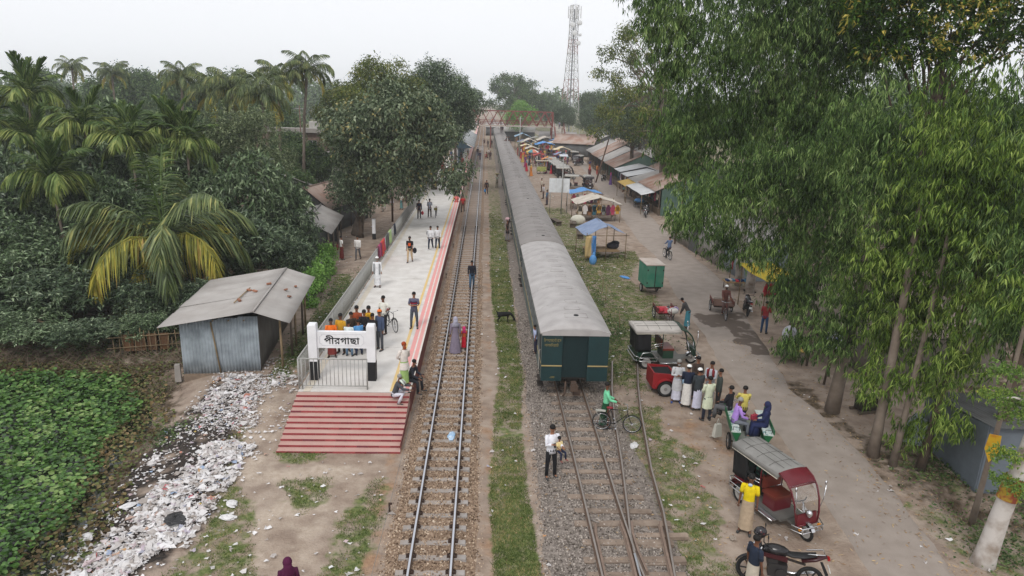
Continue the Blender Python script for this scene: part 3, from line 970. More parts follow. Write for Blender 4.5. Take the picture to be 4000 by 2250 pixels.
for i, w in enumerate(ords):
 o = c1 if i == 0 else copy_tree(c1)
 o.location = (TRX, TRY + PITCH * (i + 1), 0)
 tag(o, '%s coach from the rear end of the train, sooty grey roof' % w, 'railway coach', 'coaches of the standing train')
# painted lettering
def lettering(txt, size, m, parent, loc, rot, name='lettering', extrude=.003, squeeze=1.0, gap=-.012, bold=0.0):
 """Painted word: glyph after glyph, each joined to the last along its head line; every glyph is a part."""
 x = 0.0
 glyphs = []
 for ch in txt:
  if ch == ' ':
   x += size * .3
   continue
  cu = bpy.data.curves.new(name, 'FONT')
  cu.body = ch
  cu.size = size
  cu.extrude = extrude
  tmp = bpy.data.objects.new(name, cu)
  COL.objects.link(tmp)
  tc_ = tmp.to_curve(bpy.context.evaluated_depsgraph_get())
  loops = []
  for sp_ in tc_.splines:
   bz = sp_.bezier_points
   pts = []
   for a, b in zip(bz, list(bz[1:]) + [bz[0]]):
    for k in range(5):
     u_ = k / 5
     q = a.co * (1 - u_) ** 3 + a.handle_right * 3 * u_ * (1 - u_) ** 2 + b.handle_left * 3 * u_ ** 2 * (1 - u_) + b.co * u_ ** 3
     pts.append(Vector((q.x, q.y, 0)))
   if len(pts) > 2: loops.append((sum(p.x * q.y - q.x * p.y for p, q in zip(pts, pts[1:] + pts[:1])), pts))
  tmp.to_curve_clear()
  bpy.data.objects.remove(tmp)
  if not loops: continue
  sgn = max(loops, key=lambda q: abs(q[0]))[0] > 0
  mbg = MB()
  for ar_, out_ in loops:              # each outer stroke with the counters that lie wholly inside it
   if (ar_ > 0) != sgn: continue
   poly = [(p.x, p.y) for p in out_]
   holes = [h_ for a_, h_ in loops if (a_ > 0) != sgn and in_poly([p.x for p in h_], [p.y for p in h_], poly).all()]
   allp = out_ + [p for h_ in holes for p in h_]
   for tri in geometry.tessellate_polygon([out_] + holes):
    a, b, c = (allp[q] for q in tri)
    up_ = (b - a).cross(c - a).z > 0
    mbg.add([a, b, c] if up_ else [a, c, b], [(0, 1, 2)])
   if bold: mbg.tube(out_ + out_[:1], bold, 4, caps=False)
  me = mbg.mesh(name, None)
  xs = [v_.co.x for v_ in me.vertices]
  me.transform(Matrix.Translation((x, 0, 0)))
  x += (.266 * size if ch == '\u09bf' else max(xs)) + gap * size
  me.materials.clear()
  me.materials.append(m)
  glyphs.append(me)
 zs = [v_.co.y for g in glyphs for v_ in g.vertices]
 w = empty(name, loc, 0, parent=parent)
 w.rotation_euler = rot
 w.scale = (squeeze, 1, 1)
 for g in glyphs:
  g.transform(Matrix.Translation((-x / 2, -(min(zs) + max(zs)) / 2, 0)))
  link('letter', g, w)
 return w
TY = mat('faded_yellow_lettering', srgb(140, 126, 78), .8)
lettering('\u09bf\u09b0\u09aa\u09b2\u09c7\u09b8\u09ae\u09c7\u09a8\u099f \u09b0\u09c7\u0995', .17, TY, c0, (-.9, -.096, 2.62), (R(90), 0, 0), squeeze=.52)
lettering('\u09b2\u09be\u09b2\u09ae\u09bf\u09a8\u09b0\u09b9\u09be\u099f', .16, TY, c0, (-.93, -.096, 2.42), (R(90), 0, 0), squeeze=.65)
lettering('\u098f\u09ab', .13, TY, c0, (-.86, -.096, 1.08), (R(90), 0, 0))


# ================================================================ PLATFORM
PZ = .77
PXL, PXR = -6.82, -2.65
CONC = mat('platform_concrete', srgb(214, 210, 205), .85, col2=srgb(184, 178, 171), scale=1.3, mix=.42, contrast=.26, bump=.15, bscale=30, objvar=.03)
plat = empty('station_platform', (0, 23.75, 0), label='long raised concrete platform with red edge stripes and red steps', cat='platform')
P0 = 23.75
def pl(mb, name, m, parent=plat): return mb.build(name, m, parent, (0, -P0, 0))
base = MB().box(((PXL + PXR) / 2, (P0 + .02 + 330) / 2, (PZ - .04) / 2 - .1), (PXR - PXL - .02, 330 - P0 - .04, PZ - .06 + .2))
pl(base, 'platform_core', mat('platform_core_concrete', srgb(120, 112, 105), .9))
# tiled dark red face on the track side
pl(MB().box((PXR - .006, (P0 + 330) / 2, .3), (.03, 330 - P0, .82)), 'brick_face', mat('red_tile_face', srgb(128, 72, 68), .7, col2=srgb(104, 62, 58), scale=3))
# cast slabs with joints
joints = [P0] + [28.5 + 5.95 * i for i in range(18)] + [160, 330]
for a, b in zip(joints[:-1], joints[1:]):
 pl(MB().box(((PXL + PXR - .1) / 2, (a + b) / 2, PZ - .03), (PXR - PXL - .1 + .0, b - a - .03, .06)), 'slab', CONC)
YST = mat('yellow_floor_line', srgb(216, 182, 116), .8, col2=srgb(206, 186, 146), scale=2.0, mix=.4)
RST = mat('red_floor_band', srgb(222, 150, 146), .8, col2=srgb(208, 162, 156), scale=1.3, mix=.4)
WST = mat('white_floor_line', srgb(214, 206, 198), .8)
for (xa, xb, m_, nm) in ((-3.43, -3.3, YST, 'yellow_line'), (-3.13, -2.95, RST, 'red_band'), (-2.95, -2.885, WST, 'white_line'), (-2.885, -2.72, RST, 'red_band'), (-2.72, -2.64, WST, 'white_line')):
 pl(MB().box(((xa + xb) / 2, (P0 + .06 + 330) / 2, PZ + .006), (xb - xa, 330 - P0 - .12, .012)), nm, m_)
pl(MB().box((-6.5, (P0 + 330) / 2, PZ + .004), (.26, 330 - P0, .01)), 'gutter_strip', mat('cream_edge', srgb(206, 196, 180), .85))
# steps: each step a slab with a darker tiled riser of separate tiles
STEPP = mat('step_red', srgb(176, 136, 127), .85, col2=srgb(186, 156, 145), scale=2.2, mix=.5, contrast=.3)
RISE = [mat('riser_tile_%d' % i, c, .55, scale=6) for i, c in enumerate((srgb(142, 58, 62), srgb(130, 54, 58), srgb(156, 72, 74), srgb(120, 58, 66)))]
NST = 11
TR = (P0 - 20.58) / NST
tile_me = [MB().box((0, 0, 0), (.362, .02, .06)).mesh('riser_tile', m_) for m_ in RISE]
for i in range(NST):
 ya = 20.58 + TR * i
 zt = PZ * (i + 1) / NST - .012
 xl = np.interp(ya, [20.5, 23.8], [-6.74, -6.82])
 st = pl(MB().box(((xl + PXR) / 2, (ya + P0) / 2, zt - .04), (PXR - xl - .02, P0 - ya - .002 * i, .08)), 'step', STEPP)
 n = 11
 for k in range(n):
  w = (PXR - xl) / n
  o = link('riser_tile', tile_me[random.choice((0, 0, 0, 1, 1, 2, 3))], st, (xl + w * (k + .5), ya - .006, zt - .036), (0, 0, 0), (w / .37, 1, 1))
pl(MB().box(((-6.8 + PXR) / 2, (20.7 + P0) / 2, -.05), (PXR + 6.8 - .3, P0 - 21.2, .08)), 'stair_core', mat('platform_core_concrete'))
pl(MB().box((PXR - .012, 22.2, .18), (.02, 3.0, .2)), 'stair_side', mat('red_tile_face'))
# railing
GALV = mat('galvanised_rail', srgb(172, 172, 168), .55, col2=srgb(150, 148, 144), scale=5, metal=.15)
rl = empty('railing', (PXL, 23.98, PZ), label='grey steel railing with upright bars along the far side of the platform', cat='railing')
def rr(mb, name): return mb.build(name, GALV, rl)
RH = 1.22
rr(MB().tube([(0, 0, RH), (2.56, 0, RH)], .028, 8), 'top_rail')
rr(MB().tube([(.1, 0, .14), (2.56, 0, .14)], .022, 8), 'bottom_rail')
rr(MB().tube([(0, 0, RH + .003), (0, 76, RH + .003)], .028, 8), 'top_rail')
rr(MB().tube([(0, 0, .14), (0, 76, .14)], .022, 8), 'bottom_rail')
post = MB().tube([(0, 0, -.02), (0, 0, RH)], .03, 8).mesh('post', GALV)
barm = MB().tube([(0, 0, .14), (0, 0, RH)], .0125, 6).mesh('upright_bar', GALV)
for x_ in (0, .12, 2.54): link('post', post, rl, (x_, 0, 0))
for i in range(38): link('post', post, rl, (0, 2.0 * (i + 1), 0))
nb = 0
for i in range(15):
 link('upright_bar', barm, rl, (.27 + .151 * i, 0, 0))
 nb += 1
rest = MB()
for i in range(580):
 y_ = .13 * (i + 1)
 if nb < 298:
  link('upright_bar', barm, rl, (0, y_, 0))
  nb += 1
 elif y_ < 76:
  rest.tube([(0, y_, .14), (0, y_, RH)], .0125, 5, caps=False)
tag(rest.build('upright_bar_rows', GALV, rl), kind='stuff')
# cloth drying on the railing
def drape(name, y0, w, h, cols, label, lift=0.0, cat='cloth'):
 """Cloth hung over the railing: a wavy sheet on the platform side, a shorter one behind."""
 t = empty(name, (PXL, y0, PZ + RH), label=label, cat=cat)
 n = len(cols)
 for i, c in enumerate(cols):
  mb = MB()
  a0, a1 = w * i / n, w * (i + 1) / n
  hh = h * random.uniform(.82, 1.05)
  mb.sheet((.04, a0, .035), (0, a1 - a0, 0), (.03, 0, -hh), 6, 6, lambda a, b: .035 * math.sin(9 * a + 3 * b + i) * (b + .2), .008)
  mb.sheet((.04, a0, .035), (0, a1 - a0, 0), (-.08, 0, .01), 6, 2, None, .008)
  mb.sheet((-.045, a0, .035), (0, a1 - a0, 0), (-.02, 0, -hh * .6), 6, 4, lambda a, b: .03 * math.sin(7 * a + i), .008)
  mb.build('fold', plain(c, .9, scale=14, var=.25), t)
 return t
drape('drying_cloth', 43.2, 3.2, .95, [srgb(110, 50, 70), srgb(172, 70, 110), srgb(120, 48, 80), srgb(196, 60, 70), srgb(206, 88, 60), srgb(190, 66, 92)], 'bright pink and red printed cloths drying over the platform railing')
drape('drying_cloth', 47.0, 1.1, .9, [srgb(96, 96, 92), srgb(84, 86, 84)], 'grey cloth hung on the railing beyond the pink ones')
drape('drying_cloth', 48.6, 1.0, .9, [srgb(176, 200, 140), srgb(168, 192, 134)], 'pale green cloth hung on the railing')
drape('drying_cloth', 51.2, .8, .8, [srgb(40, 44, 58)], 'dark jacket hung on the railing, farthest of the cloths')

# ---------------------------------------------------------------- station name sign
WP = mat('white_sign_paint', srgb(232, 232, 234), .6, col2=srgb(208, 208, 210), scale=3, mix=.35, contrast=.3)
BP = mat('black_sign_paint', srgb(30, 30, 32), .6)
sg = empty('station_sign', (-5.36, 24.95, PZ), label='white concrete name board between two posts with black feet on the platform', cat='sign')
for s in (-1, 1):
 x_ = s * 1.11
 p_ = MB().box((x_, 0, .39), (.33, .33, .78)).build('post_foot', BP, sg)
 q = MB().box((x_, 0, (.78 + 2.22) / 2), (.325, .325, 2.22 - .78))
 q.box((x_, 0, 2.25), (.325, .325, .06), taper=.86)
 q.build('post', WP, sg)
MB().box((0, 0, 1.645), (1.9, .16, .66)).build('board', WP, sg)
fr = MB()
fw, fh, cz = .84, .23, 1.645
for sx in (-1, 1):
 fr.tube([(sx * fw, -.083, cz - fh + .09), (sx * fw, -.083, cz + fh - .09)], .006, 4)
 fr.tube([(-fw + .09, -.083, cz + sx * fh), (fw - .09, -.083, cz + sx * fh)], .006, 4)
 for sz in (-1, 1):
  fr.tube([(sx * (fw - .09 * math.cos(t_)), -.083, cz + sz * (fh - .09 * math.sin(t_))) for t_ in np.linspace(0, math.pi / 2, 6)], .006, 4)
fr.build('border_line', mat('sign_border', srgb(190, 190, 194), .6), sg)
lettering('\u09aa\u09c0\u09b0\u0997\u09be\u099b\u09be', .375, BP, sg, (0.0, -.084, 1.65), (R(90), 0, 0), extrude=.004, bold=.008)

# ================================================================ SHEDS ON THE LEFT
TIN = mat('weathered_tin', srgb(166, 175, 182), .5, col2=srgb(124, 132, 138), scale=1.8, mix=.45, contrast=.2, metal=.12, objvar=.08)
TINR = mat('dusty_tin_roof', srgb(172, 168, 164), .75, col2=srgb(146, 140, 135), scale=.9, mix=.5, contrast=.3, objvar=.06)
TINRUST = mat('rusty_tin_roof', srgb(142, 108, 92), .85, col2=srgb(164, 148, 138), scale=.6, mix=.52, contrast=.16, objvar=.1)
TINDK = mat('old_dark_tin', srgb(92, 94, 94), .7, col2=srgb(70, 68, 66), scale=1.2, objvar=.12)
BAMB = mat('bamboo', srgb(150, 130, 100), .8, col2=srgb(112, 96, 74), scale=6, objvar=.15)
WOODP = mat('grey_wood', srgb(106, 94, 82), .9, col2=srgb(80, 70, 62), scale=4, objvar=.12)
BRICKR = mat('loose_brick', srgb(150, 104, 82), .9, objvar=.15)
sh = empty('tin_shed', (-9.4, 27.5, 0), R(5.5), 'corrugated tin shed with a lean-to roof on poles beside the pond', 'shed')
SL = 6.4
for i in range(4):      # front wall sheets
 w = 3.1 / 4
 mb = MB()
 corrugated(mb, (-3.1 + w * i - .02, -.012 * (i % 2), -.15), (w + .04, 0, 0), (0, .01, 2.42 + .06 * i), .13, .024, 3)
 mb.build('wall_sheet', TIN, sh)
for i in range(8):      # right wall sheets
 w = SL / 8
 mb = MB()
 corrugated(mb, (.0 + .01 * (i % 2), w * i, -.05), (0, w + .04, 0), (0, 0, 2.48), .085, .011, 1)
 mb.build('wall_sheet', mat('grey_tin_wall', srgb(120, 118, 114), .75, col2=srgb(98, 94, 90), scale=1.5, objvar=.1), sh)
for i in range(7):      # left wall
 w = SL / 7
 mb = MB()
 corrugated(mb, (-3.1, w * i, -.3), (0, w + .03, 0), (0, 0, 2.5), .085, .011, 1)
 mb.build('wall_sheet', TIN, sh)
mb = MB()
corrugated(mb, (-3.1, SL, -.2), (3.1, 0, 0), (0, 0, 2.5), .085, .011, 1)
mb.build('wall_sheet', TIN, sh)
MB().box((-1.5, .05, -.22), (3.2, .25, .35)).build('plinth', mat('old_brick_plinth', srgb(140, 122, 104), .9, col2=srgb(110, 96, 84), scale=4), sh)
# roof: wide left slope, narrow right slope
RZ, RX = 2.86, .02
for i in range(8):
 w = (SL + 1.0) / 8
 mb = MB()
 corrugated(mb, (RX, -.7 + w * i, RZ + .012 * (i % 2)), (0, w + .05, 0), (-3.75, 0, -.62 - .015 * (i % 3)), .15, .02, 4, sag=.03)
 mb.build('roof_sheet', TINR, sh)
 mb = MB()
 corrugated(mb, (RX + 1.42, -.7 + w * i, RZ - .5 + .006 * (i % 2)), (0, w + .05, 0), (-1.42, 0, .49), .1, .012, 3, sag=.02)
 mb.build('roof_sheet', TINR, sh)
MB().tube([(RX, -.7, RZ + .02), (RX, SL + .3, RZ + .02)], .04, 8).build('ridge_cap', TINR, sh)
for i, (px, py, hh) in enumerate(((.86, .2, 2.3), (1.05, 1.6, 2.32), (1.0, 3.0, 2.34), (1.08, 4.5, 2.34), (1.0, 5.9, 2.34))):
 MB().tube([(px + random.uniform(-.06, .06), py, -.1), (px, py, hh)], [.055, .045], 7).build('pole', WOODP if i % 2 else BAMB, sh)
MB().tube([(1.05, -.3, 2.36), (1.05, SL, 2.36)], .04, 6).build('eave_beam', BAMB, sh)
MB().tube([(-1.85, -.06, 2.25), (-1.6, -.08, -.1)], .035, 6).build('batten', BAMB, sh)
mb = MB()
for k in range(5): mb.tube([(-3.0 + .62 * k, -.1, 2.3), (-3.0 + .62 * k, .4, 2.3)], .03, 5)
tag(mb.build('rafter_ends', BAMB, sh), kind='stuff')
def loose(name, me_or_mb, m, loc, rz, label, cat, group=None, rx=0, ry=0):
 o = me_or_mb.build(name, m, None, loc, (rx, ry, rz))
 return tag(o, label, cat, group)
bk = MB().box((0, 0, .035), (.22, .11, .07))
shM = Matrix.Rotation(R(5.5), 3, 'Z')
def on_shed(x, y, side):
 z = RZ - (x * -.165 if side < 0 else x * .35)
 p = shM @ Vector((x, y, z))
 return (p.x - 9.4, p.y + 27.5, (RZ + .165 * x if side < 0 else RZ - .345 * x) + .03)
for k, (x_, y_, sd) in enumerate(((-.62, 2.6, -1), (-.95, 2.95, -1), (-1.02, 1.4, -1), (-.2, 3.6, -1), (.62, 3.2, 1), (.9, 4.1, 1), (.9, 2.4, 1))):
 loose('brick', MB().box((0, 0, .035), (.22, .11, .07)), BRICKR, on_shed(x_, y_, sd), random.uniform(0, 3), 'loose brick on the shed roof, ' + ('left slope upper one', 'left slope beside the stick', 'left slope lowest one', 'left slope nearest the ridge', 'right slope upper one', 'right slope farthest one', 'right slope nearest one')[k], 'brick', 'bricks on the shed roof', ry=(R(-9) if sd < 0 else R(19)))
loose('stick', MB().tube([(0, 0, .03), (.12, 2.3, .03)], .03, 6), BAMB, on_shed(-1.15, 1.1, -1), R(5), 'long bamboo stick lying on the shed roof', 'stick', ry=R(-9))

def open_shed(name, loc, rz, W1, W2, L, zr, z1, z2, roofm, label, posts=True, wallm=None, n=6, cat='shed', group=None, back=True, mats2=None):
 """Gabled tin-roofed shed: ridge along local y; W1 left slope width, W2 right; eave heights z1, z2."""
 t = empty(name, loc, rz, label, cat, group)
 w = L / n
 for i in range(n):
  mb = MB()
  corrugated(mb, (0, w * i, zr + .008 * (i % 2)), (0, w + .05, 0), (-W1, 0, z1 - zr), .15, .012, 2, sag=.03)
  mb.build('roof_sheet', roofm, t)
  mb = MB()
  corrugated(mb, (W2, w * i, z2 + .008 * (i % 2)), (0, w + .05, 0), (-W2, 0, zr - z2), .15, .012, 2, sag=.03)
  mb.build('roof_sheet', mats2 or roofm, t)
 MB().tube([(0, 0, zr + .03), (0, L, zr + .03)], .05, 6).build('ridge_cap', roofm, t)
 if posts:
  for s, ww, zz in ((-1, W1, z1), (1, W2, z2)):
   k = max(3, int(L / 2.2))
   for i in range(k + 1):
    MB().tube([(s * (ww - .25), .15 + (L - .3) * i / k, -.1), (s * (ww - .25), .15 + (L - .3) * i / k, zz + (zr - zz) * .25 / ww)], .06, 6).build('post', WOODP, t)
 if wallm is not None:
  for s, ww, zz in ((-1, W1, z1), (1, W2, z2)):
   if s == 1 and not back: continue
   mb = MB()
   corrugated(mb, (s * (ww - .45), .2, -.05), (0, L - .4, 0), (0, 0, zz - .02), .2, .015, 1)
   mb.build('wall_sheet', wallm, t)
  for yy_ in (.25, L - .25):
   MB().prism([(-(W1 - .45), -.05), (W2 - .45, -.05), (W2 - .45, z2 + .05), (0, zr - .08), (-(W1 - .45), z1 + .05)], 'y', yy_ - .02, yy_ + .02).build('gable_wall', wallm, t)
 return t
open_shed('tin_shed', (-12.3, 47.0, 0), R(5), 3.2, 1.75, 7.6, 2.95, 2.1, 2.05, TINR, 'grey tin-roofed shed on poles left of the two walking men', wallm=TINDK, back=False)
open_shed('tin_shed', (-14.9, 57.0, 0), R(-12), 2.4, 2.3, 9.5, 3.9, 2.5, 2.2, TINRUST, 'shed with a striped rusty roof behind the grey tin shed', wallm=TINDK)
open_shed('tin_shed', (-18.2, 64.0, 0), R(20), 2.4, 2.4, 7, 4.1, 3.2, 3.0, TINR, 'pale tin roof behind the rusty striped roof', wallm=TINDK)
# tin fence with creepers between the two sheds
fe = empty('tin_fence', (-9.6, 36.5, 0), R(6), 'low patched tin fence overgrown by creepers between the sheds', 'fence')
for i in range(8):
 mb = MB()
 corrugated(mb, (.02 * (i % 2), 1.25 * i, -.05), (0, 1.28, 0), (0, 0, 1.25 + .2 * math.sin(i * 2.1)), .12, .012, 1)
 mb.build('sheet', TINDK if i % 3 else TIN, fe)

# brick house and white building behind the palms
def wall_with_windows(parent, x0, x1, y, z0, z1, wins, m, name='wall'):
 """Facade in the plane y with recessed openings; wins: (xa, xb, za, zb)."""
 mb = MB()
 xs = sorted({x0, x1, *[w[0] for w in wins], *[w[1] for w in wins]})
 for a, b in zip(xs[:-1], xs[1:]):
  col = [w for w in wins if w[0] <= a + 1e-6 and w[1] >= b - 1e-6]
  z = z0
  for w in sorted(col, key=lambda q: q[2]):
   if w[2] > z: mb.box(((a + b) / 2, y, (z + w[2]) / 2), (b - a, .25, w[2] - z))
   z = w[3]
  if z < z1: mb.box(((a + b) / 2, y, (z + z1) / 2), (b - a, .25, z1 - z))
 o = mb.build(name, m, parent)
 for (a, b, c, d) in wins:
  f = MB()
  for zz in (c + .03, d - .03, (c + d) / 2): f.box(((a + b) / 2, y - .03, zz), (b - a, .08, .06))
  for xx in (a + .03, b - .03, (a + b) / 2): f.box((xx, y - .03, (c + d) / 2), (.06, .08, d - c))
  w_ = f.build('window', mat('window_white_frame', srgb(190, 190, 188), .6), parent)
  MB().box(((a + b) / 2, y + .05, (c + d) / 2), (b - a, .02, d - c)).build('pane', mat('dark_glass', srgb(38, 44, 50), .15, spec=.5), w_)
 return o
BRK = mat('plain_brickwork', srgb(150, 128, 116), .95, col2=srgb(122, 100, 90), scale=2.5, bump=.6, bscale=14)
bh = empty('brick_house', (-26.3, 95, -.9), R(0), 'flat-roofed unplastered brick house behind the leaning palms', 'house')
wall_with_windows(bh, -4.6, 4.6, 0, 0, 7.2, [(-3.6, -2.4, 4.3, 6.2), (-.6, .6, 4.3, 6.2), (2.4, 3.6, 4.3, 6.2), (-3.2, -2.0, 1, 2.6)], BRK)
for xx in (-4.5, 4.5): MB().box((xx, 3.5, 3.6), (.24, 6.8, 7.2)).build('wall', BRK, bh)
MB().box((0, 3.4, 7.3), (10.2, 8.2, .25)).build('roof_slab', mat('slab_concrete', srgb(150, 144, 138), .9), bh)
MB().box((0, -.6, 7.5), (10.2, .15, .5)).build('parapet', mat('slab_concrete'), bh)
for xx in (-1.6, 1.6): MB().box((xx, -.2, 5.4), (.35, .3, 3.6)).build('pilaster', mat('old_white_plaster', srgb(196, 194, 190), .85, col2=srgb(168, 164, 158), scale=1.5), bh)
tk = empty('roof_water_tank', (-23.4, 96.5, 6.52), label='white box tank on the flat roof of the brick house', cat='water tank')
MB().box((0, 0, .7), (1.0, 1.0, 1.0)).build('tank', mat('old_white_plaster'), tk)
for sx in (-.4, .4): MB().box((sx, 0, .1), (.1, .9, .2)).build('stand', WOODP, tk)
wh = empty('white_house', (-21.3, 86, -1.2), R(4), 'low white plastered house at the foot of the leaning palm', 'house')
wall_with_windows(wh, -2.8, 2.6, 0, 0, 5.2, [(-1.8, -.9, 1.2, 2.6)], mat('old_white_plaster'))
for xx in (-2.7, 2.5): MB().box((xx, 2.6, 2.6), (.24, 5.0, 5.2)).build('wall', mat('old_white_plaster'), wh)
MB().box((-.1, 2.4, 5.3), (6.2, 6, .2)).build('roof_slab', mat('slab_concrete'), wh)
# platform canopy
cn = empty('platform_canopy', (-4.3, 112, PZ), 0, 'grey sheet roof over the platform beyond the big tree', 'canopy')
for i in range(8):
 for s in (-1, 1):
  mb = MB()
  mb.sheet((s * 2.5, i * 5, 2.9) if s > 0 else (0, i * 5, 4.3), (0, 4.96, 0), (-2.5, 0, 1.4 * s), 2, 2, None, .05)
  mb.build('roof_sheet', mat('canopy_sheet', srgb(150, 152, 152), .7, objvar=.05), cn)
for i in range(9):
 MB().tube([(0, i * 5, 0), (0, i * 5, 4.3)], .08, 8).build('column', mat('canopy_blue', srgb(80, 104, 118), .6), cn)
MB().prism([(-2.4, 2.8), (2.4, 2.8), (0, 4.1)], 'y', -.05, .05).build('gable', mat('canopy_blue'), cn)
# short white post with black foot and plant beds by the railing
wp = empty('marker_post', (-9.0, 55.6, 0), label='white marker post with a black foot left of the railing', cat='post')
MB().box((0, 0, .25), (.26, .26, .5)).build('post_foot', BP, wp)
MB().box((0, 0, 1.1), (.255, .255, 1.2)).build('post_top', WP, wp)

# ================================================================ FOOTBRIDGE
FR = mat('footbridge_red_oxide', srgb(128, 66, 58), .75, col2=srgb(108, 58, 52), scale=3)
fb = empty('footbridge', (0, 165, 0), R(0), 'red steel truss footbridge crossing above the train', 'footbridge')
BX0, BX1, ZT, ZB = -6.5, 15.8, 8.55, 5.15
for yo in (0, 2.2):
 MB().bar((BX0, yo, ZT), (BX1, yo, ZT), .22).build('top_chord', FR, fb)
 MB().bar((BX0, yo, ZB), (BX1, yo, ZB), .24).build('bottom_chord', mat('bridge_pale_beam', srgb(170, 156, 146), .8), fb)
 npan = 6
 w = (BX1 - BX0) / npan
 for k in range(npan):
  a = BX0 + w * k
  MB().bar((a, yo, ZB), (a + w / 2, yo, ZT), .17).build('diagonal', FR, fb)
  MB().bar((a + w / 2, yo, ZT), (a + w, yo, ZB), .17).build('diagonal', FR, fb)
  MB().bar((a, yo, ZT), (a + w / 2, yo, ZB), .1).build('diagonal', FR, fb)
  MB().bar((a + w / 2, yo, ZB), (a + w, yo, ZT), .1).build('diagonal', FR, fb)
 MB().bar((BX1, yo, ZB), (BX1, yo, ZT), .26).build('end_post', FR, fb)
 for zz in (.45, .8, 1.15):
  MB().bar((BX0, yo + (.15 if yo == 0 else -.15), ZB + .1 + zz), (BX1, yo + (.15 if yo == 0 else -.15), ZB + .1 + zz), .07).build('handrail', FR, fb)
for k in range(7):
 x_ = BX0 + (BX1 - BX0) * k / 6
 MB().bar((x_, 0, ZT), (x_, 2.2, ZT), .12).build('cross_beam', FR, fb)
MB().box(((BX0 + BX1) / 2, 1.1, ZB + .08), (BX1 - BX0, 2.1, .1)).build('deck', mat('bridge_deck', srgb(178, 166, 152), .9), fb)
for x_ in (-6.2, 1.2, 15.6):
 for yo in (0, 2.2):
  MB().bar((x_, yo, -.1), (x_, yo, ZB), .26).build('column', FR, fb)
# stairs down to the market side
STW = 17.3
for i in range(22):
 MB().box((STW, -.3 - .46 * i, ZB + .05 - .235 * i), (2.2, .44, .08)).build('stair_tread', mat('bridge_deck'), fb)
for sx in (-1.1, 1.1):
 MB().bar((STW + sx, .2, ZB + .1), (STW + sx, -10.6, -.05), .2).build('stringer', FR, fb)
 MB().bar((STW + sx, .2, ZB + 1.1), (STW + sx, -10.6, .95), .08).build('handrail', FR, fb)
 for i in range(6): MB().bar((STW + sx, -.2 - 2.0 * i, ZB - .97 * i), (STW + sx, -.2 - 2.0 * i, ZB + 1.1 - .97 * i), .07).build('stanchion', FR, fb)
MB().box((16.9, 1.1, ZB + .08), (3.0, 2.1, .1)).build('landing', mat('bridge_deck'), fb)
for x_ in (15.9, 18.3): MB().bar((x_, 2.1, -.1), (x_, 2.1, ZB), .2).build('column', FR, fb)

# ================================================================ TELECOM TOWER
TWM = mat('tower_galvanised', srgb(176, 174, 172), .6, metal=.2)
TWR = mat('tower_red_section', srgb(150, 120, 116), .7)
tw = empty('telecom_tower', (26.2, 220, 0), R(18), 'tall lattice mobile tower with round dishes above the trees', 'telecom tower')
def tw_w(z): return np.interp(z, [0, 28, 39], [2.6, 1.05, .95])
levels = [0, 4, 8, 11.5, 14.7, 17.6, 20.3, 22.8, 25.1, 27.2, 29.2, 31.2, 33.2, 35.2, 37.2, 39]
for a, b in zip(levels[:-1], levels[1:]):
 m_ = TWR if 10 < a < 15 or 24 < a < 29 else TWM
 wa, wb = tw_w(a), tw_w(b)
 ca = [(-wa, -wa), (wa, -wa), (wa, wa), (-wa, wa)]
 cb = [(-wb, -wb), (wb, -wb), (wb, wb), (-wb, wb)]
 for k in range(4):
  MB().bar((*ca[k], a), (*cb[k], b), .16).build('leg_section', m_, tw)
  k2 = (k + 1) % 4
  MB().bar((*ca[k], a), (*cb[k2], b), .07).build('brace', m_, tw)
  MB().bar((*ca[k2], a), (*cb[k], b), .07).build('brace', m_, tw)
  MB().bar((*cb[k], b), (*cb[k2], b), .08).build('brace', m_, tw)
MB().bar((0, 0, 0), (0, 0, 38), .3).build('cable_ladder', mat('cable_grey', srgb(120, 122, 126), .8), tw)
DISH = mat('dish_white', srgb(214, 214, 214), .6)
for (dx, dy, z, r) in ((1.3, -1.4, 34.0, .75), (-1.0, -1.4, 33.3, .75), (-.3, -1.4, 31.0, .78), (1.2, -1.4, 28.2, .72), (-1.5, -1.2, 29.8, .4), (-1.6, -1.2, 28.2, .42), (1.7, -1.2, 30.6, .45), (-1.6, -1.2, 25.4, .6), (-1.5, -1.3, 27.2, .4)):
 d = MB().disc((dx, dy, z), r, .3, 'y', 20)
 d.ball((dx, dy - .15, z), (r * .97, .12, r * .97), 14, 5)
 d.bar((dx, dy, z), (dx * .7, 0, z), .1)
 d.build('dish', DISH, tw)
for (dx, dy) in ((-1.5, -1.2), (1.6, -1.2), (1.4, 1.2), (-.2, -1.5), (-1.4, 1.2)):
 MB().box((dx, dy, 37.0), (.3, .16, 3.4)).bar((dx, dy, 36.2), (dx * .6, dy * .6, 36.2), .08).bar((dx, dy, 37.8), (dx * .6, dy * .6, 37.8), .08).build('panel_antenna', DISH, tw)
MB().tube([(.3, 0, 39), (.3, 0, 41)], .03, 5).build('lightning_rod', TWM, tw)
hu = empty('equipment_hut', (22.5, 216, 0), 0, 'small white hut at the foot of the mobile tower', 'hut')
MB().box((0, 0, 2.4), (4.5, 3.5, 4.8)).build('wall', mat('old_white_plaster'), hu)
MB().box((0, 0, 4.9), (5, 4, .2)).build('roof_slab', mat('slab_concrete'), hu)
MB().box((-.6, -1.77, 1.1), (1.0, .06, 2.1)).build('door', TINDK, hu)


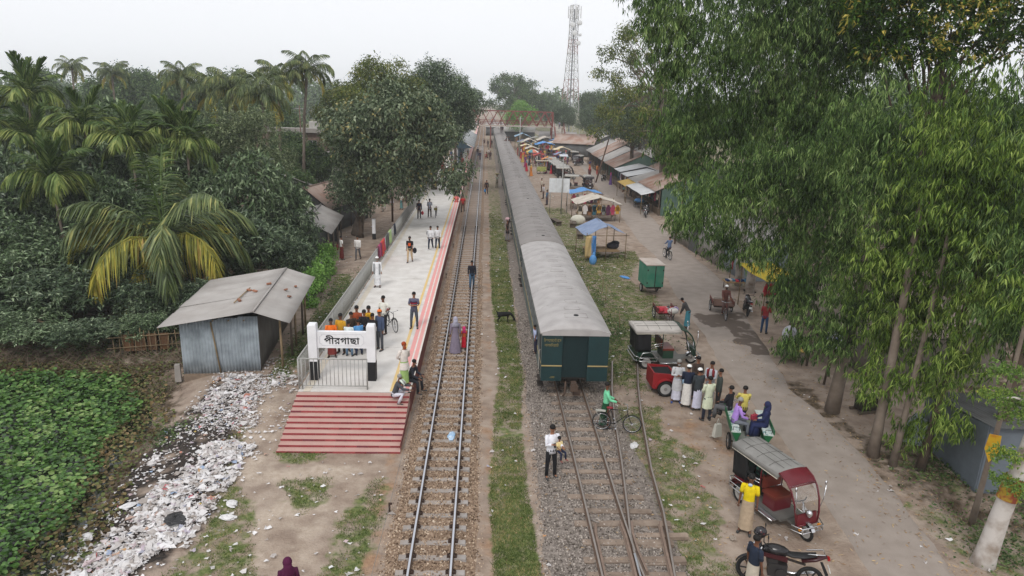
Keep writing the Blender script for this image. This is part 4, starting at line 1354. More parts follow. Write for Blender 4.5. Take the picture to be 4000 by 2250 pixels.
# ================================================================ SHOPS ALONG THE LANE (right)
CLOTHC = [srgb(*c) for c in ((150, 40, 48), (40, 54, 92), (190, 178, 160), (60, 60, 64), (176, 70, 96), (56, 96, 110), (196, 150, 60), (84, 40, 66), (120, 120, 116), (38, 84, 70), (206, 200, 196), (132, 96, 70))]
def garment_mesh():
 """A shirt on a hanger: body with two sleeves."""
 me = []
 for c in CLOTHC:
  mb = MB().prism([(-.17, -.7), (.17, -.7), (.19, -.1), (.3, -.42), (.22, -.47), (.17, -.3), (.1, 0), (-.1, 0), (-.17, -.3), (-.22, -.47), (-.3, -.42), (-.19, -.1)], 'y', -.03, .03)
  me.append(mb.mesh('garment', plain(c, .9)))
 return me
GARM = garment_mesh()
def market_shop(x, y, D, W, zf, zr, zb, roofm, label, wallm, clothes=True, awn=None, rz=0.0):
 """Shop facing the lane (-x): W along the lane (local y), D deep; zf front eave, zr ridge, zb back eave."""
 t = empty('market_shop', (x, y, 0), rz, label, 'shop', 'shops along the lane')
 n = max(2, int(W / 2.2))
 w = W / n
 for i in range(n):
  mb = MB()
  corrugated(mb, (-.7, w * (i + 1) - w, zf), (0, w + .04, 0), (D * .55 + .7, 0, zr - zf), .16, -.012, 3, sag=.04)
  mb.build('roof_sheet', roofm, t)
  mb = MB()
  corrugated(mb, (D * .55, w * i, zr), (0, w + .04, 0), (D * .45 + .3, 0, zb - zr), .16, -.012, 2, sag=.03)
  mb.build('roof_sheet', roofm, t)
 MB().box((D, W / 2, zb / 2), (.08, W - .06, zb)).build('back_wall', wallm, t)
 for yy_ in (.06, W - .06):
  MB().prism([(.05, 0), (D, 0), (D, zb), (D * .55, zr - .06), (.05, zf + .14)], 'y', yy_ - .03, yy_ + .03).build('side_wall', wallm, t)
 for i in range(n + 1):
  MB().box((-.15, min(W - .1, max(.1, w * i)), zf / 2 + .05), (.1, .1, zf + .1)).build('post', WOODP, t)
 MB().box((.35, W / 2, .35), (.9, W - .4, .7)).build('counter', mat('shop_counter', srgb(110, 92, 74), .85, objvar=.2), t)
 MB().box((D * .7, W / 2, 1.1), (.3, W - .5, 1.6)).build('shelf', mat('shop_shelf', srgb(84, 72, 62), .9, objvar=.2), t)
 if awn is not None:
  mb = MB()
  mb.sheet((-2.1, .1, zf - .42), (0, W - .2, 0), (1.5, 0, .36), 8, 4, lambda a, b: -.05 * math.sin(3.14 * a * 2) ** 2, .012)
  mb.build('awning', awn, t)
  for yy_ in (.25, W - .25): MB().tube([(-2.0, yy_, 0), (-2.0, yy_, zf - .42)], .035, 6).build('awning_pole', BAMB, t)
 if clothes:
  rail_ = MB().tube([(-.3, .3, zf - .25), (-.3, W - .3, zf - .25)], .015, 5).build('hanging_rail', WOODP, t)
  k = int((W - .6) / .42)
  for i in range(k):
   link('garment', random.choice(GARM), t, (-.3, .5 + .42 * i, zf - .27), (0, random.uniform(-.05, .05), R(90) + random.uniform(-.3, .3)), (1, 1, random.uniform(.8, 1.3)))
 return t
WGREEN = mat('green_painted_tin', srgb(70, 100, 88), .7, col2=srgb(92, 108, 100), scale=1.4, objvar=.1)
WHT = mat('new_white_tin', srgb(208, 208, 208), .5, col2=srgb(184, 184, 184), scale=1)
market_shop(18.5, 70.8, 6.5, 8.6, 2.55, 4.4, 2.8, TINRUST, 'large shop with a broad rust-brown roof and white awning by the lane', WGREEN, True, WHT)
market_shop(18.6, 80.0, 5.5, 5.4, 2.3, 3.4, 2.5, TINR, 'small grey-roofed stall shop with a yellow cloth beside the large rusty roof', TINDK, True, mat('yellow_cloth', srgb(190, 160, 90), .9))
market_shop(18.6, 86.0, 5.0, 4.2, 2.4, 3.1, 2.5, WHT, 'shop with a flat pale tin roof hung with clothes, nearer of the pale two', TINDK, True)
market_shop(18.6, 90.6, 5.0, 4.6, 2.5, 3.3, 2.5, WHT, 'shop with a flat pale tin roof, farther of the pale two', TINDK, True)
market_shop(18.7, 95.6, 6.5, 8.4, 2.55, 4.5, 2.8, TINRUST, 'long shop with a brown rusty roof beyond the pale flat ones', WGREEN, False)
market_shop(18.9, 104.5, 6.5, 6.8, 2.6, 4.6, 2.8, TINR, 'shop with a grey roof half way along the far row', WGREEN, False)
market_shop(19.0, 112.0, 7.0, 8.0, 2.6, 4.9, 2.8, TINRUST, 'far shop with a brown roof near the leaning pole', TINDK, False)
market_shop(19.4, 121.0, 7.0, 8.0, 2.6, 4.8, 2.8, TINR, 'far shop with a grey roof at the bend of the lane', TINDK, False)
for k, (x_, y_, rz, w1, L, zz, m_, lab) in enumerate(((24, 148, 70, 4, 9, 4.4, TINRUST, 'far house with a brown and silver hipped roof beside the footbridge stairs'), (22, 168, 80, 3.5, 9, 4.0, TINR, 'low grey roof beyond the footbridge stairs'), (30, 160, 10, 4.5, 12, 4.6, TINR, 'pale wide roof at the back of the market'), (31, 132, 12, 4.5, 12, 4.8, TINRUST, 'brown roof behind the far shops'), (27, 102, 5, 4.5, 12, 4.6, TINR, 'grey roof behind the long brown shop'), (28, 84, 6, 4.5, 13, 4.9, TINRUST, 'brown roof behind the pale flat shops, half under trees'), (14, 196, 85, 4, 10, 4.2, TINR, 'pale roof seen under the footbridge'), (12, 222, 88, 4, 12, 4.2, TINR, 'far pale roof beyond the footbridge'))):
 open_shed('tin_house', (x_, y_, 0), R(rz), w1, w1, L, zz, 2.6, 2.6, m_, lab, posts=False, wallm=TINDK, n=5, cat='house', group='tin roofed houses behind the market')
# sheds under the eucalyptus
def lean_to(name, loc, rz, L, D, zf, zb, wallm, roofm, label, nsh=6, doors=()):
 """Lean-to: wall along local y facing -x, single roof slope rising to the back."""
 t = empty(name, loc, rz, label, 'shed')
 w = L / nsh
 for i in range(nsh):
  mb = MB()
  corrugated(mb, (.012 * (i % 2), w * i, -.05), (0, w + .03, 0), (0, 0, zf + .03), .11, .013, 1)
  mb.build('wall_sheet', wallm, t)
  mb = MB()
  corrugated(mb, (-.35, w * i, zf + .05 + .006 * (i % 2)), (0, w + .04, 0), (D + .6, 0, zb - zf), .13, -.012, 3, sag=.03)
  mb.build('roof_sheet', roofm, t)
 for yy_ in (.03, L - .03):
  MB().prism([(.05, -.05), (D, -.05), (D, zb), (.05, zf)], 'y', yy_ - .02, yy_ + .02).build('side_wall', wallm, t)
 MB().box((D, L / 2, zb / 2), (.06, L - .1, zb)).build('back_wall', wallm, t)
 for yy_ in doors:
  d = MB().box((-.06, yy_, .95), (.05, .8, 1.9)).build('door', TINDK, t)
 return t
lean_to('tin_shed', (17.3, 48.0, 0), R(4), 10.8, 4.0, 2.2, 3.0, mat('pale_tin_wall', srgb(166, 162, 156), .7, col2=srgb(128, 122, 116), scale=1.2, objvar=.14), TINR, 'long pale tin-walled shed under the tall trees by the lane', 10, (5.0, 5.9))
lean_to('tin_shed', (17.6, 44.2, 0), R(2), 3.6, 3.0, 2.3, 2.9, mat('blue_grey_tin', srgb(140, 150, 158), .6, objvar=.08), TINR, 'small blue-grey tin kiosk hung with clothes at the corner of the lane', 4)
lean_to('tin_shed', (16.9, 27.2, 0), R(-6), 9.5, 5.5, 1.6, 2.5, mat('grey_plank_wall', srgb(112, 104, 96), .9, objvar=.15), mat('thatch_grey', srgb(150, 138, 128), .95, col2=srgb(116, 104, 94), scale=2, objvar=.12), 'low shed with a pale leaf-strewn roof behind the trunks', 8)
lean_to('tin_shed', (15.9, 21.9, 0), R(-96), 3.4, 3.5, 1.7, 2.3, mat('shaded_blue_tin', srgb(104, 112, 120), .7, objvar=.1), TINDK, 'blue-grey tin shed at the right edge behind the thin trunks', 6)  # wall colour darkened to stand for the shade behind the trunks
MB().box((0, 0, .55), (1.0, .06, 1.1)).build('lean_panel', TIN, None, (15.3, 21.5, -.02), (R(-12), R(30), R(-20)))
tag(bpy.data.objects['lean_panel'], 'loose square metal sheet leaning on the blue-grey shed', 'metal sheet')
# ---------------------------------------------------------------- stalls
def tarp(t, corners, m, sag=.25, n=10, name='tarp', wav=.05):
 """Cloth roof between four corners (ccw from above), sagging, with soft folds."""
 A, B_, C, D_ = [Vector(c) for c in corners]
 ph = random.random() * 6
 vs, fs = [], []
 for side in (0, 1):
  for i in range(n + 1):
   for j in range(n + 1):
    a, b = i / n, j / n
    p = A * (1 - a) * (1 - b) + B_ * a * (1 - b) + C * a * b + D_ * (1 - a) * b
    dz = -sag * 4 * a * (1 - a) * b * (1 - b) * 2 + wav * math.sin(9 * a + ph) * math.sin(7 * b + ph)
    vs.append((p.x, p.y, p.z + dz - side * .01))
 q = (n + 1) ** 2
 for i in range(n):
  for j in range(n):
   k = i * (n + 1) + j
   fs.append((k, k + n + 1, k + n + 2, k + 1))
   fs.append((q + k, q + k + 1, q + k + n + 2, q + k + n + 1))
 return MB().add(vs, fs, True).build(name, m, t)
def pole(t, a, b, r=.035, m=None, name='pole'):
 return MB().tube([a, b], [r, r * .8], 6).build(name, m or BAMB, t)
def stall(loc, rz, W, D, h, label, tm, cloths=0, table=True, ridge=.3, hang=None, goods=None, sag=.12, group='bamboo market stalls'):
 t = empty('market_stall', loc, rz, label, 'market stall', group)
 for (x_, y_) in ((0, 0), (W, 0), (W, D), (0, D)):
  pole(t, (x_ + random.uniform(-.05, .05), y_, -.05), (x_, y_, h + random.uniform(0, .25)))
 pole(t, (W / 2, 0, -.05), (W / 2, 0, h + ridge))
 pole(t, (W / 2, D, -.05), (W / 2, D, h + ridge))
 for y_ in (0, D): pole(t, (-.25, y_, h - .02), (W + .25, y_, h - .02), .025, name='cross_pole')
 if isinstance(tm, tuple): ta, tb = tm
 else: ta = tb = tm
 tarp(t, ((-.15, -.15, h), (W / 2, -.15, h + ridge), (W / 2, D + .15, h + ridge), (-.15, D + .15, h)), ta, sag, name='tarp')
 tarp(t, ((W / 2, -.15, h + ridge), (W + .15, -.15, h), (W + .15, D + .15, h), (W / 2, D + .15, h + ridge)), tb, sag, name='tarp')
 if table:
  MB().box((W / 2, D * .45, .62), (W - .5, D * .55, .06)).build('table_top', mat('stall_planks', srgb(150, 124, 92), .9, objvar=.1), t)
  for (x_, y_) in ((.35, D * .2), (W - .35, D * .2), (.35, D * .7), (W - .35, D * .7)): pole(t, (x_, y_, 0), (x_, y_, .62), .03, WOODP, 'table_leg')
 for i in range(cloths):
  x_ = .3 + (W - .6) * i / max(1, cloths - 1)
  link('garment', random.choice(GARM), t, (x_, .05, h - .05), (0, 0, random.uniform(-.4, .4)), (1, 1, random.uniform(1.0, 1.5)))
 if goods:
  for i in range(goods):
   MB().ball((random.uniform(.4, W - .4), random.uniform(D * .25, D * .65), .74), (random.uniform(.12, .25), random.uniform(.1, .2), random.uniform(.08, .16)), 8, 5).build('goods_bundle', plain(random.choice(CLOTHC), .9), t)
 return t
TBLUE = mat('faded_blue_tarp', srgb(140, 152, 176), .8, col2=srgb(112, 130, 160), scale=2, mix=.5)
TBRIGHT = mat('bright_blue_tarp', srgb(78, 138, 200), .7, col2=srgb(96, 150, 204), scale=2)
TWHITE = mat('dirty_white_tarp', srgb(204, 196, 184), .85, col2=srgb(176, 166, 152), scale=1.6)
st1 = stall((7.6, 49.2, 0), R(6), 3.0, 3.1, 1.95, 'nearest bamboo stall under a faded blue tarpaulin beside the grass', TBLUE, 0, True, .75, sag=.1)
for (cx_, w_, c_, nm) in ((-.1, .55, srgb(196, 170, 120), 'hanging_cloth'), (.35, .35, srgb(76, 128, 186), 'hanging_cloth')):
 mb = MB()
 mb.sheet((cx_, -.1, 1.95), (w_, 0, 0), (.0, .05, -1.7), 6, 8, lambda a, b: .06 * math.sin(8 * a + 4 * b), .01)
 mb.build(nm, plain(c_, .85, scale=3), st1)
loose('tarp_heap', MB().ball((0, 0, .35), (.28, .24, .42), 10, 8).ball((.05, .02, .75), (.12, .1, .2), 8, 5), TBRIGHT, (8.0, 48.3, -.05), 0, 'crumpled bright blue tarpaulin tied to a stall pole', 'tarpaulin')
loose('cloth_bundle', MB().ball((0, 0, .2), (.5, .4, .28), 12, 7).ball((.2, .1, .38), (.35, .3, .2), 10, 6), plain(srgb(56, 54, 62), .9), (9.9, 51.0, .65), 0, 'dark wrapped bundle on the table of the nearest stall', 'bundle')
stall((9.1, 66.0, 0), R(3), 4.3, 3.2, 1.75, 'stall under a dirty white tarpaulin hung with trousers', TWHITE, 9, True, .7, goods=5)
stall((9.4, 73.6, 0), R(4), 3.4, 2.4, 1.75, 'stall under a bright blue tarpaulin behind the white one', TBRIGHT, 8, True, .4, goods=4)
stall((7.8, 149, 0), R(0), 3.4, 5, 2.4, 'far stall under a white sheet close to the train', TWHITE, 9, True, .8, goods=9)
stall((10.6, 145, 0), R(0), 3.9, 5, 2.3, 'far stall under a wide bright blue sheet in the crowd', TBRIGHT, 10, True, .5, goods=10)
stall((11.8, 156, 0), R(0), 3.6, 5, 2.5, 'far stall under a pale sheet below the footbridge', TWHITE, 8, True, .9, goods=8)
stall((6.9, 160, 0), R(0), 3.4, 5, 3.0, 'far stall under a pale blue sheet at the footbridge', mat('pale_blue_sheet', srgb(140, 168, 190), .8), 2, True, .8, goods=3)
stall((8.0, 136, 0), R(0), 2.4, 3, 2.0, 'small far stall under a white cloth before the blue sheet', TWHITE, 2, True, .5, goods=3)
stall((13.4, 132, 0), R(0), 3.0, 3.4, 2.2, 'far stall under a cream sheet by the footbridge stairs', mat('cream_sheet', srgb(206, 190, 160), .85), 3, True, .6, goods=3)
for (x_, y_, w_, d_, h_, m_, lab) in ((8.6, 121.5, 2.0, 2.2, 1.9, mat('red_cloth', srgb(170, 70, 60), .9), 'small stall under a red cloth before the striped umbrella'), (7.4, 142, 2.2, 3, 2.1, mat('cream_sheet', srgb(206, 190, 160), .85), 'far stall under a cream cloth right beside the train'), (13.6, 150, 3, 4, 2.3, TWHITE, 'far stall under a white sheet left of the footbridge stairs'), (9.6, 115, 1.6, 1.6, 1.8, mat('orange_cloth', srgb(200, 130, 80), .9), 'low table stall under an orange cloth behind the food cart'), (10.4, 163, 3.4, 4, 2.5, mat('grey_sheet', srgb(170, 168, 164), .9), 'far stall under a grey sheet beneath the footbridge'), (12.6, 124.5, 2.0, 2.0, 1.9, TBLUE, 'small stall under a faded blue sheet behind the rickshaw row'), (15.0, 160, 2.6, 3, 2.3, TBRIGHT, 'small far stall under a blue sheet by the stair foot'), (7.2, 152.5, 2.4, 3, 2.3, TBLUE, 'far stall under a dull blue sheet close to the coaches')):
 stall((x_, y_, 0), 0, w_, d_, h_, lab, m_, 7, True, .4, goods=9)
# umbrella
um = empty('market_umbrella', (8.7, 128, 0), label='round striped market umbrella in the crowd beside the train', cat='umbrella')
MB().tube([(0, 0, 0), (0, 0, 2.4)], .03, 6).build('pole', WOODP, um)
for k in range(8):
 a0, a1 = k * math.pi / 4, (k + 1) * math.pi / 4
 c_ = (srgb(200, 170, 90), srgb(90, 140, 150), srgb(200, 120, 96), srgb(206, 204, 196))[k % 4]
 rr_ = ((0, 2.55), (.5, 2.46), (.95, 2.25), (1.2, 2.02))
 vs = []
 for (r_, z_) in rr_:
  vs += [(r_ * math.cos(a0), r_ * math.sin(a0), z_), (r_ * math.cos(a1), r_ * math.sin(a1), z_)]
 MB().add(vs, [(2 * i, 2 * i + 1, 2 * i + 3, 2 * i + 2) for i in range(3)], True).build('panel', plain(c_, .85), um)
# billboard seen from behind with a solar street light pole
bb = empty('billboard', (7.75, 70.8, 0), R(2), 'blank white sign board on a thin pole beside the train', 'billboard')
for k in range(3):
 MB().box((-.72 + .72 * k, 0, 2.95), (.7, .04, 1.45)).build('panel', mat('board_white', srgb(214, 216, 218), .5, objvar=.03), bb)
for z_ in (2.25, 3.65): MB().box((0, .04, z_), (2.2, .04, .05)).build('frame', GALV, bb)
for x_ in (-.9, .9): MB().tube([(x_, .06, 0), (x_, .06, 3.6)], .035, 6).build('leg', GALV, bb)
sp = empty('solar_lamp', (8.0, 70.4, 0), 0, 'tall grey street lamp pole with a solar panel in front of the blank board', 'street lamp')
MB().tube([(0, 0, 0), (0, 0, 5.9)], [.06, .045], 8).build('pole', GALV, sp)
MB().box((0, 0, 6.05), (.85, .5, .04), rotm(R(20), 0, 0)).build('solar_panel', mat('solar_cells', srgb(180, 184, 190), .25), sp)
MB().tube([(0, 0, 5.5), (-.5, -.1, 5.7)], .025, 6).box((-.6, -.12, 5.7), (.3, .12, .06)).build('lamp_arm', GALV, sp)
lp = empty('leaning_pole', (16.1, 99.2, 0), 0, 'rusty pole leaning over the lane in front of the far shops', 'pole')
MB().tube([(0, 0, -.1), (1.6, .3, 6.3)], [.12, .09], 8).build('shaft', mat('rust_pole', srgb(104, 82, 70), .85), lp)
for (x_, y_, h_, lab) in ((6.9, 140, 8.0, 'tall grey utility pole beside the train roof'), (-8.6, 64, 8.2, 'brown wooden utility pole left of the railing'), (-24.3, 93, 9.8, 'pale concrete utility pole above the brick house')):
 u = empty('utility_pole', (x_, y_, 0), 0, lab, 'utility pole')
 MB().tube([(0, 0, 0), (0, 0, h_)], [.1, .07], 8).build('shaft', GALV if x_ > 0 else mat('rust_pole'), u)
 MB().box((0, 0, h_ - .4), (1.2, .08, .08)).build('crossarm', GALV, u)
for (x_, y_, lx, h_, lab) in ((16.1, 56, .5, 6.0, 'thin brown pole beside the lane near the cyclist'), (16.9, 53.2, .1, 4.5, 'short brown post by the pale tin shed')):
 u = empty('wooden_pole', (x_, y_, 0), 0, lab, 'pole')
 MB().tube([(0, 0, -.1), (lx, 0, h_)], [.07, .05], 7).build('shaft', mat('rust_pole'), u)
# wooden pallets by the stalls
for (x_, y_, rz, w_, lab) in ((6.9, 64.5, 12, .5, 'grey plank bench seat lying near the white stall, left one'), (8.4, 63.6, -8, .5, 'grey plank bench seat lying near the white stall, right one'), (8.4, 58.5, -5, .5, 'grey plank bench standing behind the nearest stall')):
 t = empty('plank_bench', (x_, y_, 0), R(rz), lab, 'bench')
 for k in range(3): MB().box((-.2 + .2 * k, 0, .42), (.18, 2.2, .04)).build('plank', WOODP, t)
 for k in (-.9, .9): MB().box((0, k, .2), (.5, .08, .4)).build('trestle', WOODP, t)
loose('grain_sack', MB().ball((0, 0, .45), (.75, .5, .5), 12, 8), mat('woven_sack', srgb(196, 192, 178), .9, bump=.4), (9.0, 64.6, 0), 0, 'big pale stuffed sack at the corner of the white stall', 'sack')
# food cart
fc = empty('food_cart', (8.3, 109.4, 0), 0, 'green and yellow painted glass-box food cart in the market', 'cart')
MB().box((.75, .5, .75), (1.5, .9, .7)).build('cabinet', mat('cart_green', srgb(110, 150, 90), .7, col2=srgb(190, 170, 90), scale=4), fc)
for (x_, y_) in ((.05, .1), (1.45, .1), (.05, .9), (1.45, .9)): MB().box((x_, y_, 1.55), (.05, .05, .9)).build('corner_post', WHT, fc)
MB().box((.75, .5, 2.05), (1.9, 1.3, .06)).build('roof', mat('cart_roof', srgb(170, 160, 140), .8), fc)
for x_ in (.25, 1.25): MB().ring((x_, .05, .3), .26, .035, 'y', 18).build('wheel', mat('tyre_rubber', srgb(34, 34, 34), .8), fc)
# clothes rack kiosk
ck = empty('clothes_rack', (16.7, 42.6, 0), R(0), 'rack hung with coats and red shirts at the corner kiosk', 'clothes rack')
for x_ in (-.6, .9): pole(ck, (x_, 0, 0), (x_, 0, 2.0), .03)
pole(ck, (-.8, 0, 1.95), (1.1, 0, 1.95), .025)
for i in range(6): link('garment', GARM[[0, 2, 10, 2, 3, 0][i]], ck, (-.5 + .25 * i, 0, 1.93), (0, 0, R(70)))
gt = empty('goods_table', (16.4, 42.0, 0), R(0), 'low table with folded bright clothes in front of the corner kiosk', 'table')
MB().box((0, 0, .55), (1.7, .8, .06)).build('table_top', mat('stall_planks'), gt)
for (x_, y_) in ((-.75, -.3), (.75, -.3), (-.75, .3), (.75, .3)): pole(gt, (x_, y_, 0), (x_, y_, .55), .03, WOODP, 'leg')
for i in range(8): MB().box((-.65 + .19 * i, random.uniform(-.15, .15), .63), (.18, .4, .1)).build('folded_cloth', plain(random.choice((srgb(60, 120, 150), srgb(190, 60, 70), srgb(206, 190, 180), srgb(40, 60, 100))), .9), gt)
# yellow tarp stall under the trees
ys_ = empty('market_stall', (16.6, 37.6, 0), R(20), 'stall with a bright yellow sheet and red clothes under the trees', 'market stall')
for (x_, y_) in ((-.9, -.7), (1.1, -.7), (1.1, 1.4), (-.9, 1.4)): pole(ys_, (x_, y_, -.05), (x_, y_, 2.1))
tarp(ys_, ((-1.1, -.9, 2.0), (1.3, -.9, 2.0), (1.3, 1.6, 2.5), (-1.1, 1.6, 2.5)), mat('yellow_tarp', srgb(190, 166, 52), .8), .15)
for i in range(7): link('garment', GARM[[0, 0, 4, 0, 3, 7, 0][i]], ys_, (-.9 + .3 * i, -.75, 1.85), (0, 0, R(15)))
# benches, tables and posts on the earth under the trees
def bench(name, loc, rz, L, W, H, m, label, cat, back=False):
 t = empty(name, loc, rz, label, cat)
 MB().box((0, 0, H), (W, L, .05)).build('seat' if cat == 'bench' else 'table_top', m, t)
 for (x_, y_) in ((-W * .4, -L * .42), (W * .4, -L * .42), (-W * .4, L * .42), (W * .4, L * .42)):
  MB().box((x_, y_, H / 2), (.06, .06, H)).build('leg', WOODP, t)
 if back:
  MB().box((W * .5, 0, H + .3), (.04, L, .22), rotm(0, .15, 0)).build('backrest', m, t)
  for y_ in (-L * .42, L * .42): MB().box((W * .46, y_, H + .18), (.04, .05, .4)).build('back_post', WOODP, t)
 return t
bench('wooden_bench', (15.0, 30.1, 0), R(-10), 1.3, .42, .48, mat('yellow_bench_paint', srgb(196, 164, 90), .7), 'yellow painted bench with backrest under the trees', 'bench', True)
bench('low_table', (14.5, 29.6, 0), R(-10), 1.4, 1.0, .4, WOODP, 'low dark wooden platform in front of the yellow bench', 'table')
bench('wooden_table', (16.1, 30.3, 0), R(10), 1.3, .8, .72, WOODP, 'dark wooden table behind the yellow bench', 'table')
for (x_, y_, lx, h_, lab) in ((14.8, 26.8, .15, 2.2, 'pale square post beside the leaning trunk'), (15.0, 28.9, .1, 2.6, 'grey wooden post in front of the yellow bench'), (15.3, 31.6, .15, 2.6, 'thin wooden post beside the white sack'), (14.3, 25.2, .3, 2.4, 'thin post between the leaning trunk and the shed'), (14.2, 21.6, .15, 1.7, 'thin post among the tree trunks at the road edge')):
 u = empty('wooden_post', (x_, y_, 0), 0, lab, 'post')
 MB().tube([(0, 0, -.1), (lx, 0, h_)], [.06, .05], 6).build('shaft', WOODP, u)
 MB().box((lx, 0, h_), (.1, .14, .06)).build('cap', WOODP, u)
loose('sack', MB().ball((0, 0, .42), (.38, .34, .46), 12, 8), mat('white_sack', srgb(196, 196, 204), .85), (15.6, 32.2, -.03), 0, 'full white sack standing under the trees', 'sack')
nb_ = empty('notice_board', (15.4, 27.6, 0), R(-12), 'small blue printed notice board by the shed under the trees', 'sign')
MB().box((0, 0, 1.75), (.62, .03, .8)).build('board', mat('notice_print', srgb(70, 110, 176), .5, col2=srgb(206, 206, 214), scale=5, mix=.55, contrast=.1), nb_)
MB().tube([(0, .04, 0), (0, .04, 2.1)], .03, 6).build('post', WOODP, nb_)
en = empty('engine', (15.2, 24.2, 0), R(10), 'small dark stationary engine with a belt wheel beside the leaning trunk', 'engine')
MB().box((0, 0, .35), (.7, .45, .5)).build('block', UNDER, en)
MB().disc((-.1, -.3, .45), .26, .08, 'y', 16).build('flywheel', mat('wheel_iron'), en)
MB().tube([(.2, 0, .6), (.2, 0, 1.0)], .05, 8).build('exhaust', UNDER, en)
for s in (-.25, .25): MB().box((0, s, .05), (1.0, .1, .1)).build('skid', WOODP, en)
# yellow signs on trunks
for (x_, y_, rz, z_, w_, h_, lab) in ((14.15, 16.5, -60, 2.6, .5, 1.1, 'yellow diamond-tilted poster board nailed to the thin pale trunk'),):
 s_ = empty('poster_board', (x_, y_, z_), R(rz), lab, 'sign')
 MB().prism([(-.17, -.1), (0, -.45), (.17, -.1), (.15, .42), (-.13, .36)], 'y', -.015, .015).build('board', mat('yellow_poster', srgb(216, 172, 40), .6, col2=srgb(196, 120, 40), scale=4, mix=.4, contrast=.1), s_)


# ================================================================ TREES
BARK = mat('brown_bark', srgb(98, 84, 72), .95, col2=srgb(70, 60, 52), scale=5, bump=.8, bscale=10)
BARKG = mat('grey_bark', srgb(134, 122, 110), .95, col2=srgb(104, 92, 82), scale=3, bump=.6, bscale=8)
BARKW = mat('pale_euc_bark', srgb(190, 184, 178), .85, col2=srgb(140, 126, 114), scale=2.2, mix=.42, contrast=.12, bump=.3, bscale=6)
def g3(*c): return [(p, srgb(*q)) for p, q in c]
LM = {
 'mango': leaf_mat('mango_leaf', g3((0, (42, 58, 34)), (.4, (76, 96, 62)), (.75, (112, 134, 94)), (1, (172, 188, 150))), .18, .4, .45, .8, .15),
 'mango2': leaf_mat('dark_leaf', g3((0, (42, 56, 38)), (.5, (74, 94, 66)), (.85, (108, 126, 92)), (1, (158, 172, 140))), .18, .4, .45, .8, .15),
 'grey': leaf_mat('greyish_leaf', g3((0, (66, 78, 54)), (.4, (98, 112, 78)), (.8, (130, 142, 104)), (1, (168, 176, 138))), .2, .6, .25, .8, .15),
 'big': leaf_mat('dusty_broad_leaf', g3((0, (52, 66, 44)), (.35, (84, 100, 70)), (.7, (116, 130, 98)), (.95, (152, 162, 134)), (1, (160, 150, 98))), .18, .5, .25, .5, .15),
 'olive': leaf_mat('olive_leaf', g3((0, (61, 74, 35)), (.4, (89, 103, 49)), (.8, (116, 128, 64)), (1, (148, 146, 78))), .25, .6),
 'euc': leaf_mat('eucalyptus_leaf', g3((0, (42, 62, 30)), (.4, (72, 98, 48)), (.75, (106, 136, 70)), (1, (156, 178, 110))), .32, .5, .25, .6, .3),
 'euc2': leaf_mat('bright_eucalyptus_leaf', g3((0, (46, 66, 26)), (.35, (80, 106, 42)), (.7, (114, 142, 58)), (1, (162, 182, 94))), .36, .5, .25, .6, .3),
 'broad': leaf_mat('flowering_mango_leaf', g3((0, (40, 61, 21)), (.5, (63, 94, 31)), (.85, (91, 122, 43)), (.95, (180, 169, 78)), (1, (201, 183, 94))), .22, .45),
 'fine': leaf_mat('fine_leaf', g3((0, (89, 117, 52)), (.45, (118, 151, 76)), (.8, (148, 171, 82)), (1, (186, 194, 82))), .3, .6),
 'far': leaf_mat('far_leaf', g3((0, (50, 70, 41)), (.5, (76, 99, 58)), (1, (110, 131, 82))), .1, .8),
 'light': leaf_mat('light_green_leaf', g3((0, (89, 124, 56)), (.5, (116, 158, 74)), (1, (148, 185, 98))), .25, .7),
 'palm': leaf_mat('palm_leaflet', g3((0, (59, 74, 41)), (.5, (91, 108, 62)), (.9, (129, 140, 86)), (1, (159, 158, 94))), .18, .45, .4),
 'palmy': leaf_mat('yellowing_palm_leaflet', g3((0, (101, 108, 50)), (.4, (150, 149, 64)), (.8, (190, 176, 76)), (1, (169, 142, 78))), .2, .5),
 'areca': leaf_mat('areca_leaflet', g3((0, (46, 66, 30)), (.5, (74, 98, 46)), (1, (124, 140, 80))), .25, .45, .25, .8, .2),
 'areca2': leaf_mat('areca_old_leaflet', g3((0, (69, 90, 45)), (.5, (106, 126, 64)), (1, (159, 167, 94))), .2, .5),
}
def sph(n):
 v = rng.normal(size=(n, 3))
 return v / np.linalg.norm(v, axis=1, keepdims=True)
